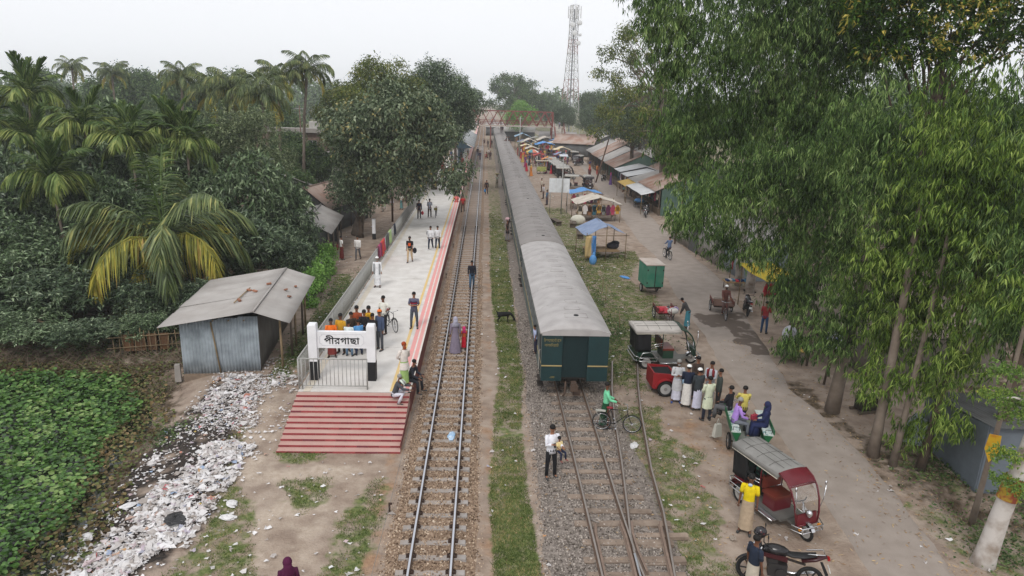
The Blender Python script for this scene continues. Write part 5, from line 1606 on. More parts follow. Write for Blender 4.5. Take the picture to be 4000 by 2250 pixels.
def crown_arrays(blobs, dens, L, W, kind='rosette', per=7, fill=.35):
 """Leaf clumps through a set of blobs (x, y, z, r). dens: clumps per square metre of blob surface."""
 Ps, Ds, Ls, Ws = [], [], [], []
 for (x, y, z, r) in blobs:
  n = max(6, int(dens * 4 * math.pi * r * r))
  d = sph(n)
  if kind == 'rosette':
   d[:, 2] = np.where(d[:, 2] < -.5, -d[:, 2] * .6, d[:, 2])
   d /= np.linalg.norm(d, axis=1, keepdims=True)
  rad = r * (1 - fill * rng.random(n) ** 1.5) * (1 + .16 * np.sin(d[:, 0] * 7 + x) * np.sin(d[:, 1] * 6 + y) + .1 * rng.normal(size=n))
  flat = 1.0 if kind != 'hang' else 1.15
  c = np.array([x, y, z]) + d * rad[:, None] * np.array([1, 1, flat * .85])
  m = per
  cc = np.repeat(c, m, 0)
  dd = np.repeat(d, m, 0)
  k = len(cc)
  if kind == 'hang':
   tw = np.repeat(rng.normal(size=(n, 3)) * [.5, .5, .25] + [0, 0, -.9], m, 0)
   tw /= np.linalg.norm(tw, axis=1, keepdims=True)
   t = np.tile(np.arange(m) / m, n)[:, None]
   cc = cc + tw * t * .2 + rng.normal(size=(k, 3)) * .03
   dr = rng.normal(size=(k, 3)) * [.45, .45, .35] + [0, 0, -.9]
  elif kind == 'rosette':
   dr = dd * .5 + rng.normal(size=(k, 3)) * .75 + [0, 0, -.15]
   cc = cc + rng.normal(size=(k, 3)) * L * .12
  else:      # loose: leaves drooping at random through the shell
   dr = rng.normal(size=(k, 3)) * [.8, .8, .5] + [0, 0, -.45] + dd * .3
   cc = cc + rng.normal(size=(k, 3)) * L * .8
  Ps.append(cc)
  Ds.append(dr)
  Ls.append(rng.uniform(.65, 1.2, k) * L)
  Ws.append(rng.uniform(.7, 1.25, k) * W)
 return leaves(np.concatenate(Ps), np.concatenate(Ds), np.concatenate(Ls), np.concatenate(Ws), droop=.22)
def blob_crown(rx, rz, n, r, seed, zc=0.0, shell=.78):
 """Blob centres spread through an ellipsoid shell with an uneven outline."""
 g = np.random.default_rng(seed)
 out = []
 for i in range(n):
  v = g.normal(size=3)
  v /= np.linalg.norm(v)
  q = shell * g.uniform(.55, 1.12)
  out.append((v[0] * rx * q, v[1] * rx * q, zc + v[2] * rz * q, r * g.uniform(.65, 1.25)))
 return out
def limbs(mb, base, top, targets, r0, n=8, lim=1.0, wob=.12):
 """Tapered trunk from base to top, limbs to the targets."""
 b, t = Vector(base), Vector(top)
 L = (t - b).length
 pts, rad = [], []
 for i in range(7):
  a = i / 6
  p = b.lerp(t, a)
  p += Vector((math.sin(a * 5 + b.x) * wob * r0 * 3 * a, math.cos(a * 4 + b.y) * wob * r0 * 3 * a, 0))
  pts.append(p)
  rad.append(r0 * (1.25 if i == 0 else 1 - .45 * a))
 mb.tube(pts, rad, n)
 for (x, y, z) in targets:
  e = Vector((x, y, z))
  a = random.uniform(.45, 1.0)
  s = b.lerp(t, a) if a < .98 else t
  s = pts[min(6, int(a * 6))]
  mid = s.lerp(e, .5) + Vector((0, 0, .12 * (e - s).length))
  rr_ = r0 * random.uniform(.22, .4) * lim
  mb.tube([s, s.lerp(mid, .5) + Vector((0, 0, .02 * L)), mid, mid.lerp(e, .6), e], [rr_, rr_ * .8, rr_ * .6, rr_ * .4, rr_ * .18], 6)
 return mb
def tree(name, loc, label, blobs, key, dens, L, W, kind, trunk_top, r0, per=7, bark=BARK, ntar=10, group=None, fill=.35, base=(0, 0, 0)):
 t = empty(name, loc, 0, label, 'tree', group)
 V, Fc = crown_arrays(blobs, dens, L, W, kind, per, fill)
 link('crown', np_mesh('crown', V, Fc, LM[key]), t)
 mb = MB()
 tg = random.sample(blobs, min(ntar, len(blobs)))
 limbs(mb, base, trunk_top, [q[:3] for q in tg], r0)
 mb.build('trunk', bark, t)
 return t
def place(src, loc, rz, sc, label, group=None, name=None):
 o = copy_tree(src)
 o.location = loc
 o.rotation_euler = (0, 0, rz)
 o.scale = sc if isinstance(sc, (tuple, list)) else (sc, sc, sc)
 tag(o, label, group=group)
 return o
# ---- leafy thicket on the left: four crowns, copied
proto = []
for i in range(4):
 bl = blob_crown(2.6, 2.1, 24, 1.0, 100 + i, 2.6)
 proto.append((bl, 'mango' if i % 2 == 0 else 'mango2'))
spots = [(-24.3, 38.2, 4.6, 3.3), (-20.4, 37.8, 4.3, 3.0), (-28.8, 40.5, 5.6, 3.4), (-14.4, 40.2, 5.1, 3.3), (-15.2, 45.2, 7.8, 3.4), (-25, 45.8, 8.4, 3.6), (-19.2, 45.0, 7.8, 3.5), (-31.5, 46, 7.0, 3.6),
   (-17.6, 38.4, 4.6, 2.6), (-12.6, 43.6, 4.2, 2.2), (-21.8, 51, 9.6, 3.9), (-35.5, 50, 9.4, 4.2), (-28.4, 52.5, 10.4, 4.3), (-11.4, 40.3, 3.2, 1.8), (-25.0, 34.2, 3.4, 3.2), (-20.8, 34.2, 3.0, 2.8), (-29.2, 34.8, 4.0, 3.4), (-27.0, 42.5, 7.6, 3.2), (-22.6, 43.2, 6.9, 3.0), (-18.2, 30.6, 1.3, 1.7), (-20.8, 30.6, 1.5, 1.9), (-23.6, 30.8, 1.7, 2.2), (-15.8, 31.2, 1.4, 1.4), (-14.2, 33.4, 2.4, 1.7), (-26.5, 30.6, 1.8, 2.3), (-17.0, 33.6, 2.6, 2.0)]
desc = ['round dark mango tree at the left edge above the pond', 'mango tree left of the big coconut palm', 'mango tree cut by the left edge of the picture', 'glossy dark tree right behind the front tin shed', 'taller dark tree behind the tree of the front shed',
  'tall dark tree under the cluster of areca palms', 'dark tree in the middle of the left thicket', 'dark tree at the far left under the tall areca', 'bushy tree between coconut palm and shed roof', 'small leafy tree beside the papaya plants',
  'dark tree behind the thicket, below the coconut palms', 'tall tree at the upper left edge behind the thicket', 'dense tree behind the areca palms', 'low shrubby tree by the creeper fence', 'low leafy tree over the pond bank at left',
  'low leafy bush left of the drooping palm fronds', 'leafy bush at the left edge over the rubbish bank', 'tall broad tree between the two left areca palms', 'broad tree filling the gap under the areca cluster', 'low bush on the pond bank below the palm fronds', 'low bush on the pond bank left of the palm fronds', 'low bush on the pond bank in front of the mango trees', 'small bush by the broken bamboo fence', 'bush against the left wall of the tin shed', 'low bush at the left edge of the pond bank', 'bush under the trunk of the large coconut palm']
made = []
for i, (x_, y_, top, r_) in enumerate(spots):
 k = i % 4
 if i < 4:
  o = tree('mango_tree', (x_, y_, 0), desc[i], proto[k][0], proto[k][1], 4.2, .34, .105, 'rosette', (0, 0, 2.6), .2, 7, group='dark trees of the left thicket')
  made.append(o)
 else:
  o = place(made[k], (x_, y_, 0), random.uniform(0, 6.28), 1, desc[i], 'dark trees of the left thicket')
 o.scale = (r_ / 2.75, r_ / 2.75, top / 5.0)
tree('grey_tree', (-16.7, 50, 0), 'greyish feathery tree rising above the dark thicket', blob_crown(3.5, 3.6, 38, 1.1, 120, 7.0), 'grey', 5.0, .26, .075, 'rosette', (.3, 0, 6.6), .22, 7, BARKG, 14)
# ---- big trees over the platform
bt = blob_crown(5.6, 4.2, 62, 1.35, 130, 4.9 + 3.4)
bt = [b for b in bt if not (b[2] < 5.2 and b[0] > 3.2)] + [(4.6, -.5, 5.3, 1.1), (5.6, 1, 5.6, 1.0), (5.0, -2, 4.9, .9), (-3.5, -1, 4.2, 1.2), (-1, -2, 4.0, 1.1), (1.5, -1.5, 4.4, 1.2)]
bt = [(b[0] + 3.2, b[1], b[2], b[3]) for b in bt]
tree('broadleaf_tree', (-10.7, 57.2, 0), 'huge dusty grey-green tree overhanging the railing and platform', bt, 'big', 4.2, .34, .17, 'loose', (1.4, 0, 7.0), .42, 8, BARKG, 26, fill=.5)
tree('dark_tree', (-10.2, 56.2, 0), 'small dark bushy tree under the huge dusty tree', blob_crown(2.6, 2.0, 20, .9, 140, 3.6), 'mango2', 6, .22, .07, 'rosette', (0, 0, 3.5), .22, 7, BARK, 8)
b2 = tree('broadleaf_tree', (-11.0, 75, 0), 'tall olive tree behind the huge dusty tree', blob_crown(5.6, 4.6, 46, 1.5, 150, 10.2), 'olive', 4.0, .3, .13, 'loose', (0, 0, 9), .4, 8, BARK, 14)
o = place(b2, (-6.0, 82, 0), 2.0, (.95, .95, 1.02), 'tall dark tree behind the olive one, beside the platform')
for c in o.children:
 if c.name.startswith('crown'):
  c.data = c.data.copy()
  c.data.materials[0] = LM['mango2']
o = place(b2, (-4.6, 108, 0), 4.0, (.62, .62, .98), 'tall tree standing close to the far platform edge')
for c in o.children:
 if c.name.startswith('crown'):
  c.data = c.data.copy()
  c.data.materials[0] = LM['far']
place(b2, (-16.5, 84, 0), 1.0, .8, 'olive tree between the palms and the huge dusty tree')
place(b2, (-9.8, 96, 0), 5.2, .9, 'dim tree behind the tall olive tree')
# ---- right-hand trees beyond the shops
sp_b = []
g_ = np.random.default_rng(3)
for lay in range(6):
 for k in range(8):
  a, q = g_.uniform(0, 6.28), g_.uniform(1.5, 6.2 - .35 * lay)
  sp_b.append((q * math.cos(a) - 4.2, q * math.sin(a), 8.2 + 2.1 * lay + g_.normal(0, .25), g_.uniform(.7, 1.15)))
tree('spreading_tree', (21.0, 80, 0), 'tall open tree with level olive branches above the shop roofs', sp_b, 'olive', 3.0, .3, .14, 'loose', (-1.2, 0, 15), .38, 7, BARKG, 30, fill=.6)
b3 = tree('dark_tree', (20.6, 97, 0), 'dark dense tree behind the open spreading tree', blob_crown(4.4, 4.2, 40, 1.25, 160, 9.2), 'mango2', 4, .28, .11, 'loose', (0, 0, 8), .35, 8, BARK, 10)
sh_t = tree('dark_tree', (21.0, 77.0, 0), 'low olive tree leaning over the large rusty roof', blob_crown(3.0, 1.7, 24, .9, 165, 6.4), 'olive', 4.5, .26, .1, 'loose', (-.8, 0, 5.5), .25, 8, BARK, 10)
for k, (x_, y_, s_, lab) in enumerate(((26, 92, 1.0, 'dark tree behind the brown shop roofs'), (25, 112, .95, 'dark tree above the far shops'), (27, 128, .9, 'dim tree above the far brown roof'), (23, 152, .8, 'dim tree right of the footbridge stairs'), (20, 182, .85, 'dim tree left of the mobile tower hut'), (31, 176, .9, 'dim tree at the foot of the mobile tower'), (36, 150, 1.0, 'dim tree behind the market houses'), (30, 74, 1.1, 'dark tree behind the eucalyptus, farther one'), (27, 60, 1.1, 'dark tree behind the eucalyptus, middle one'), (26, 47, 1.0, 'dark tree behind the eucalyptus, nearer one'), (34, 54, 1.15, 'dark tree at the far right behind the eucalyptus'), (29, 37, .95, 'dark tree behind the pale-roofed shed'), (37, 40, 1.1, 'dark tree at the right edge behind the eucalyptus'), (24, 33, .8, 'dark tree between the shed and the eucalyptus'), (41, 66, 1.1, 'far dark tree at the right edge of the picture'))):
 place(b3, (x_, y_, 0), k * 1.3, s_, lab, 'dark trees behind the shops and the lane')
# ---- far trees
cf = []
for k in range(70):
 a, q, z_ = g_.uniform(0, 6.28), 9.2 * math.sqrt(g_.uniform(.05, 1)), g_.uniform(7.5, 19)
 q *= math.sqrt(max(.1, 1 - ((z_ - 12.5) / 7.6) ** 2))
 cf.append((q * math.cos(a), q * math.sin(a), z_, g_.uniform(.9, 1.7)))
tree('far_tree', (9.6, 240, 0), 'big open-crowned hazy tree beside the far track', cf, 'far', 1.3, .6, .3, 'loose', (0, 0, 12), .5, 6, BARKG, 24, fill=.6)
tree('far_tree', (9.6, 190, 0), 'light green hazy tree behind the footbridge', blob_crown(4.2, 4.4, 30, 1.3, 170, 7.4), 'light', 2.2, .4, .2, 'loose', (0, 0, 6), .3, 6, BARKG, 8)
ft = tree('far_tree', (16, 265, 0), 'hazy tree right of the big open-crowned tree', blob_crown(7, 6, 44, 2.0, 180, 9.5), 'far', 1.2, .6, .3, 'loose', (0, 0, 8), .4, 6, BARKG, 8)
k = 0
for (x_, y_, s_, lab) in ((-3.2 - 6, 190, .9, 'hazy tree beside the far platform end'), (-11, 235, .95, 'hazy tree left of the far track'), (-9, 300, 1.0, 'faint tree at the left of the vanishing track'), (25, 290, .9, 'hazy tree left of the mobile tower'), (38, 240, .95, 'hazy tree right of the mobile tower'), (52, 215, 1.0, 'hazy tree farther right of the mobile tower'), (-24, 130, .85, 'hazy tree behind the flat-roofed brick house'), (-36, 120, .8, 'hazy tree left of the brick house'), (-47, 135, .95, 'hazy tree between the far coconut palms, right one'), (-60, 140, .9, 'hazy tree between the far coconut palms, middle one'), (-75, 150, 1.0, 'hazy tree between the far coconut palms, left one'), (-92, 150, .95, 'hazy tree at the far left'), (-40, 95, .7, 'leafy tree left of the brick house behind the arecas'), (-52, 100, .75, 'leafy tree at the left behind the thicket'), (-33, 82, .6, 'yellowish leafy tree under the coconut palms'), (-44, 76, .6, 'leafy tree above the left thicket'), (-58, 82, .7, 'leafy tree at the left edge above the thicket'), (-40, 62, .55, 'leafy tree behind the left areca palms'), (-30, 62, .5, 'leafy tree behind the middle of the thicket'), (-23.0, 74, .42, 'leafy tree hiding the left half of the brick house'), (-18.6, 67, .36, 'leafy tree at the foot of the broad coconut palm'), (-24.5, 60, .42, 'leafy tree below the row of coconut palms'), (-24.5, 89, .52, 'leafy tree right in front of the brick house'), (-20.2, 82, .46, 'leafy tree in front of the low white house')):
 place(ft, (x_, y_, 0), k * 1.7, (s_, s_, s_ * (.82 if y_ < 130 else 1)), lab, 'hazy trees of the background')
 k += 1
# far wood, one mass
wb = []
for k in range(620):
 y_ = g_.uniform(300, 520)
 x_ = g_.uniform(-430, 430)
 if abs(x_ - 2) < 10 + .01 * y_: continue
 r_ = g_.uniform(4, 7.5)
 wb.append((x_, y_, g_.uniform(2, 13) , r_))
for k in range(240):
 y_ = g_.uniform(150, 300)
 x_ = g_.choice([-1, 1]) * g_.uniform(70, 260)
 wb.append((x_, y_, g_.uniform(1, 9), g_.uniform(3.5, 6)))
V, Fc = crown_arrays(wb, .09, 1.5, .9, 'loose', 7, .3)
tag(link('far_wood', np_mesh('far_wood', V, Fc, LM['far'])), 'hazy belt of woodland along the horizon', 'woodland', kind='stuff')
EUC_BACK = [ (14.9, 43.0, 15.3, 3.0), (17.9, 43.0, 13.1, 3.2), (16.5, 42.0, 9.3, 3.0), (18.9, 42.0, 6.5, 2.6), (21.0, 43.0, 12.0, 3.0), (15.7, 43.0, 6.5, 2.0), (15.7, 43.0, 18.8, 3.0), (19.6, 43.0, 16.3, 3.0) ]
EUC_FAR = [ (7.9, 29.2, 14.6, 1.9), (8.0, 30.0, 13.0, 1.7), (9.7, 31.8, 11.2, 1.8), (8.2, 30.1, 10.3, 1.3), (9.2, 30.9, 8.8, 1.4), (8.7, 27.2, 7.5, 1.4), (10.5, 31.0, 13.4, 2.2), (11.5, 31.8, 10.4, 2.2), (10.3, 28.1, 8.1, 1.8), (11.0, 29.9, 5.7, 1.3), (8.31, 28.20, 6.93, 0.83), (12.1, 31.0, 14.9, 2.2), (13.2, 31.8, 11.8, 2.2), (12.0, 28.1, 8.9, 2.0), (11.66, 27.90, 5.78, 0.98), (7.3, 29.2, 16.4, 2.0), (9.9, 31.0, 17.1, 2.2), (12.8, 32.8, 17.8, 2.2), (7.1, 30.1, 15.3, 1.2) ]
EUC_NEAR = [ (13.8, 30.0, 14.3, 2.5), (14.3, 30.0, 11.0, 2.6), (13.9, 28.0, 8.2, 2.2), (13.2, 28.0, 6.1, 1.8), (13.3, 27.0, 4.3, 1.5), (12.8, 27.0, 4.0, 1.0), (12.62, 26.00, 2.20, 0.60), (14.4, 26.0, 6.2, 2.0), (14.7, 27.0, 9.3, 2.2), (13.9, 24.0, 4.5, 1.5), (13.1, 24.0, 3.1, 1.1), (13.9, 24.0, 10.8, 2.1), (14.1, 23.0, 8.6, 2.1), (13.9, 22.0, 6.3, 1.8), (14.1, 22.0, 4.0, 1.3), (14.6, 21.0, 5.2, 1.5), (14.3, 21.0, 7.6, 1.9), (14.4, 21.0, 9.7, 1.9), (15.2, 22.0, 11.7, 1.7), (15.1, 20.0, 8.0, 1.8), (15.0, 19.0, 6.1, 1.4), (15.5, 20.0, 10.0, 1.9), (15.6, 19.0, 7.8, 1.7), (14.5, 20.0, 3.2, 1.0), (14.35, 20.00, 1.36, 0.80), (13.31, 21.00, 2.76, 0.90), (14.7, 19.0, 4.3, 1.0), (15.0, 18.0, 5.9, 1.0), (14.73, 19.00, 2.15, 0.70), (15.3, 29.0, 13.9, 2.4), (14.5, 30.0, 16.1, 2.6), (13.3, 30.0, 17.6, 2.6), (17.2, 20.0, 9.1, 2.0), (17.1, 19.0, 6.2, 1.6), (16.5, 20.0, 11.4, 2.0), (12.21, 25.00, 2.56, 0.70) ]
BROAD = [ (14.6, 27.0, 14.9, 1.7), (16.0, 27.0, 15.4, 2.0), (16.0, 27.0, 13.9, 1.4), (18.3, 28.0, 15.1, 2.1), (18.9, 28.0, 13.7, 1.3), (19.9, 28.0, 14.9, 1.9), (21.1, 28.0, 14.0, 1.2), (15.0, 27.0, 13.6, 1.2), (21.4, 28.0, 15.5, 2.0), (15.1, 27.0, 16.3, 2.0), (17.6, 28.0, 16.8, 2.2), (19.6, 28.0, 16.9, 2.2), (17.00, 27.00, 13.41, 0.90) ]
FINE = [ (12.76, 15.00, 5.41, 0.42), (12.60, 15.00, 4.78, 0.36), (13.33, 15.00, 4.25, 0.45), (13.28, 15.00, 3.15, 0.42), (13.57, 14.70, 2.43, 0.45), (13.25, 15.20, 4.59, 0.40), (13.15, 14.80, 2.59, 0.30) ]
# ---- eucalyptus over the lane: blobs grouped to their own trunks
def grouped(blobs, trunks):
 out = [[] for _ in trunks]
 for b in blobs:
  d = [math.hypot(b[0] - t[0], (b[1] - t[1])) for t in trunks]
  out[d.index(min(d))].append(b)
 return out
def euc(trunks, blobs, key, dens):
 for (x, y, tx, ty, tz, r0, bark, lab), bl in zip(trunks, grouped(blobs, [(t[0], t[1]) for t in trunks])):
  t = empty('eucalyptus_tree', (x, y, 0), 0, lab, 'tree', 'eucalyptus trees along the lane')
  loc = [(b[0] - x, b[1] - y, b[2], b[3]) for b in bl] or [(tx, ty, tz, .8)]
  V, Fc = crown_arrays(loc, dens, .25, .043, 'hang', 8, .9)
  link('crown', np_mesh('crown', V, Fc, LM['euc' if x < 13.82 and y > 24 or x > 15.9 else key]), t)
  mb = MB()
  limbs(mb, (0, 0, -.15), (tx, ty, tz), [(b[0], b[1], b[2] + .3) for b in loc if b[3] > 1.2 and math.hypot(b[0], b[1]) < 3.4], r0, 10, .4)
  mb.build('trunk', bark, t)
euc([(16.9, 43.0, -.6, -.5, 17, .24, BARKW, 'pale slender eucalyptus behind the corner kiosk'),
  (17.0, 41.4, .8, 0, 18, .26, BARKW, 'eucalyptus with a split pale trunk beside the corner kiosk')], EUC_BACK, 'euc', 6)
euc([(13.8, 24.1, 1.4, 1.2, 11, .24, BARKG, 'leaning thick-trunked eucalyptus at the bend of the lane'),
  (16.2, 33.0, -.6, 0, 15, .22, BARKG, 'eucalyptus with a reddish leaning trunk near the man in red'),
  (13.5, 20.6, .3, .4, 9, .17, BARKG, 'straight grey eucalyptus trunk at the road edge'),
  (13.85, 20.0, .5, .2, 8.5, .11, BARKG, 'thin pale-brown trunk right beside the straight grey one'),
  (14.6, 19.7, .8, .3, 9, .13, BARK, 'brown slanting trunk before the blue-grey shed'),
  (14.25, 16.7, .1, -.1, 7, .08, BARKG, 'thin trunk carrying the yellow poster board'),
  (16.2, 18.8, .6, .5, 9, .2, BARK, 'thick dark trunk at the right edge')], EUC_FAR + EUC_NEAR, 'euc2', 12.5)
t = empty('flowering_mango_tree', (18.5, 28.5, 0), 0, 'dark mango tree with yellow flower spikes at the top right', 'tree')
bl = [(b[0] - 18.5, b[1] - 28.5, b[2], b[3]) for b in BROAD]
V, Fc = crown_arrays(bl, 8, .24, .085, 'rosette', 7, .5)
link('crown', np_mesh('crown', V, Fc, LM['broad']), t)
limbs(MB(), (0, 0, -.1), (0, 0, 14.0), [b[:3] for b in bl], .3).build('trunk', BARK, t)
t = empty('big_eucalyptus', (13.4, 15.0, 0), 0, 'thick white-barked trunk with feathery yellow-green twigs at the lower right edge', 'tree')
bl = [(b[0] - 13.4, b[1] - 15.0, b[2], b[3]) for b in FINE]
V, Fc = crown_arrays(bl, 70, .065, .03, 'rosette', 9, .7)
link('crown', np_mesh('crown', V, Fc, LM['fine']), t)
mb = MB()
mb.tube([(-.05, 0, -.2), (0, 0, .3), (.12, 0, 1.5), (.4, 0, 3.2), (.75, .1, 5.5), (1.1, .3, 8.5)], [.33, .26, .22, .2, .18, .12], 14)
for b in bl: mb.tube([(.5, 0, b[2] - .2), (b[0] * .6 + .2, b[1], b[2]), b[:3]], [.05, .03, .01], 5)
mb.build('trunk', BARKW, t)
MB().tube([(.17, 0, 1.95), (.28, 0, 2.6)], [.235, .232], 14, caps=False).build('poster', mat('yellow_red_poster', srgb(180, 150, 50), .7, col2=srgb(140, 70, 50), scale=7, mix=.5, contrast=.1), t)

# ---- palms
def frond_mesh(L, droop, e0, nl, lw, ll, key, stiff=.3, vee=.5, seed=0, lat=1.0):
 """Feather palm leaf along +y: a curved midrib with leaflets on both sides, drooping."""
 g = np.random.default_rng(seed)
 n = 26
 e = e0 - droop * (np.linspace(0, 1, n) ** 1.4)
 st = L / (n - 1)
 y = np.concatenate([[0], np.cumsum(np.cos(e) * st)[:-1]])
 z = np.concatenate([[0], np.cumsum(np.sin(e) * st)[:-1]])
 s = np.linspace(.14, .99, nl)
 yy_, zz = np.interp(s, np.linspace(0, 1, n), y), np.interp(s, np.linspace(0, 1, n), z)
 ee = np.interp(s, np.linspace(0, 1, n), e)
 P, Dr, Ls = [], [], []
 for sd in (-1, 1):
  ln = ll * (np.sin(np.pi * np.clip(s * .86 + .1, 0, 1)) ** .7) * g.uniform(.85, 1.1, nl)
  fw = .55 + .5 * s
  d = np.stack([sd * lat * np.ones(nl), np.cos(ee) * fw, np.sin(ee) * fw + vee * stiff - .75 * (1 - stiff)], 1) + g.normal(0, .09, (nl, 3))
  P.append(np.stack([np.zeros(nl), yy_, zz], 1))
  Dr.append(d)
  Ls.append(ln)
 P, Dr, Ls = np.concatenate(P), np.concatenate(Dr), np.concatenate(Ls)
 V, Fc = leaves(P, Dr, Ls, lw, droop=.35 * (1 - stiff))
 mb = MB()
 k = list(range(0, n, 5)) + [n - 1]
 mb.tube([(0, y[i], z[i]) for i in k], [.035 * (1 - .8 * i / n) + .006 for i in k], 5)
 V2 = np.concatenate([V, np.array(mb.v)])
 me = bpy.data.meshes.new('frond')
 o = len(V)
 me.from_pydata(V2.tolist(), [], Fc.tolist() + [tuple(i + o for i in f) for f in mb.f])
 me.materials.append(LM[key])
 me.update()
 return me
COCO = [frond_mesh(3.5, 1.7, 1.25, 84, .055, .95, 'palm', .1, seed=1, lat=.7), frond_mesh(3.6, 2.3, .95, 84, .055, 1.0, 'palm', .05, seed=2, lat=.55), frond_mesh(3.5, 2.3, .5, 84, .055, 1.0, 'palm', .0, seed=3, lat=.5), frond_mesh(3.3, 1.8, -.1, 80, .05, .9, 'palmy', .0, seed=4, lat=.5), frond_mesh(3.2, .7, 1.45, 76, .05, .75, 'areca', .3, seed=5), frond_mesh(3.4, 2.6, .75, 80, .055, .9, 'palmy', .05, seed=11, lat=.6)]
AREC = [frond_mesh(2.1, .5, 1.4, 34, .1, .75, 'areca', .8, seed=6, lat=.5), frond_mesh(2.2, 1.3, 1.1, 34, .1, .8, 'areca', .45, seed=7, lat=.7), frond_mesh(2.2, 2.0, .75, 34, .09, .85, 'areca2', .1, seed=8, lat=.55), frond_mesh(2.1, 1.9, .2, 32, .09, .8, 'areca2', .0, seed=9, lat=.45)]
NUTS = mat('coconut_husk', srgb(110, 96, 60), .8)
def palm(name, loc, head, ring, label, sc=1.0, r=.14, kind='coco', group=None):
 """Palm: trunk from loc to head (offset), fronds in whorls: ring = list of (mesh index, count)."""
 t = empty(name, loc, random.uniform(0, 6.28) if kind == 'coco_far' else 0, label, 'palm tree', group)
 h = Vector(head)
 mb = MB()
 pts = [Vector((0, 0, -.1)), Vector((h.x * .15, h.y * .15, h.z * .3)), Vector((h.x * .45, h.y * .45, h.z * .65)), h]
 mb.tube(pts, [r * 1.35, r, r * .9, r * .8], 9)
 mb.build('trunk', BARKG, t)
 src = COCO if kind.startswith('coco') else AREC
 for idx, n in ring:
  off = random.uniform(0, 6.28)
  for k in range(n):
   a = off + 6.283 * k / n + random.uniform(-.22, .22)
   link('frond', src[idx], t, (h.x, h.y, h.z), (random.uniform(-.14, .14), random.uniform(-.12, .12), a), [sc * random.uniform(.88, 1.1)] * 3)
 nu = MB()
 for k in range(7):
  a = k * .9
  nu.ball((h.x + .22 * math.cos(a), h.y + .22 * math.sin(a), h.z - .2 - .06 * (k % 2)), (.1, .1, .13), 7, 5)
 if kind == 'coco': nu.build('coconut_cluster', NUTS, t)
 return t
palm('coconut_palm', (-17.0, 36.6, -.3), (.1, -.3, 3.7), [(4, 2), (0, 3), (1, 4), (2, 4), (3, 4), (5, 6)], 'large drooping coconut palm with yellowing fronds beside the tin shed', 1.75, .22)
for (x_, y_, hz, dx, lab) in ((-36.2, 85, 12.6, .5, 'coconut palm left of the row above the thicket'), (-28.5, 75, 10.9, .3, 'low coconut palm second in the row above the thicket'), (-19.9, 65, 11.0, -.4, 'broad coconut palm in front of the brick house'), (-20.6, 79, 13.6, 1.0, 'tallest coconut palm with a leaning trunk'), (-22.8, 78, 12.9, .4, 'coconut palm left of the tallest one'), (-73.9, 130, 14.4, .3, 'far hazy coconut palm on the left skyline'), (-61.8, 120, 13.4, .2, 'far hazy coconut palm, right of the two on the skyline'), (-25.0, 70, 11.5, .3, 'leafy coconut palm left of the broad one')):
 palm('coconut_palm', (x_, y_, 0), (dx, 0, hz), [(0, 5), (1, 6), (2, 6), (3, 3)], lab, 1.05, .17, 'coco', 'coconut palms behind the thicket')
for (x_, y_, hz, sc, lab) in ((-31.8, 50, 10.6, 1.15, 'tall areca palm at the left edge'), (-33.4, 48, 8.6, 1.15, 'lower areca palm cut by the left edge'), (-25.2, 45, 9.0, 1.1, 'areca palm with spread fronds left of the cluster'), (-21.9, 44, 8.2, 1.05, 'areca palm in the middle cluster, left one'), (-20.3, 46, 8.6, 1.05, 'areca palm in the middle cluster, tallest'), (-19.2, 45, 8.0, 1.0, 'areca palm in the middle cluster, right one'), (-24.4, 40, 6.3, 1.1, 'areca palm low over the mango trees'), (-29.6, 47, 8.0, 1.0, 'areca palm between the left edge and the cluster')):
 palm('areca_palm', (x_, y_, 0), (random.uniform(-.3, .3), 0, hz), [(0, 4), (1, 4), (2, 5), (3, 3)], lab, sc * 1.2, .09, 'areca', 'areca palms in the thicket')
# ---- papaya plants and creepers
def papaya(loc, h, lab):
 t = empty('papaya_plant', loc, 0, lab, 'plant', 'papaya plants by the sheds')
 MB().tube([(0, 0, 0), (.05, 0, h)], [.07, .05], 7).build('stem', BARKG, t)
 P, Dr = [], []
 for k in range(16):
  a, e = k * 2.4, random.uniform(-.2, .9)
  c = Vector((math.cos(a) * .55, math.sin(a) * .55, h + e * .45))
  for j in range(6):
   P.append(c)
   Dr.append((math.cos(a + (j - 2.5) * .6), math.sin(a + (j - 2.5) * .6), -.35))
 V, Fc = leaves(np.array([tuple(p) for p in P]), np.array(Dr), .34, .12, droop=.2)
 link('crown', np_mesh('crown', V, Fc, LM['light']), t)
papaya((-12.9, 44.6, 0), 2.6, 'papaya plant with pale leaves at the corner of the sheds, taller one')
papaya((-12.2, 43.4, 0), 2.1, 'papaya plant with pale leaves at the corner of the sheds, shorter one')
cv = []
for k in range(46):
 y_ = random.uniform(36.4, 45.6)
 cv.append((-9.7 - .105 * (y_ - 36.5) + random.uniform(-.45, .35), y_, random.uniform(.2, 1.35) + .25 * math.sin(y_), random.uniform(.3, .5)))
V, Fc = crown_arrays(cv, 16, .16, .1, 'loose', 7, .6)
tag(link('creepers', np_mesh('creepers', V, Fc, LM['light'])), 'leafy creepers smothering the tin fence between the sheds', 'creepers', kind='stuff')


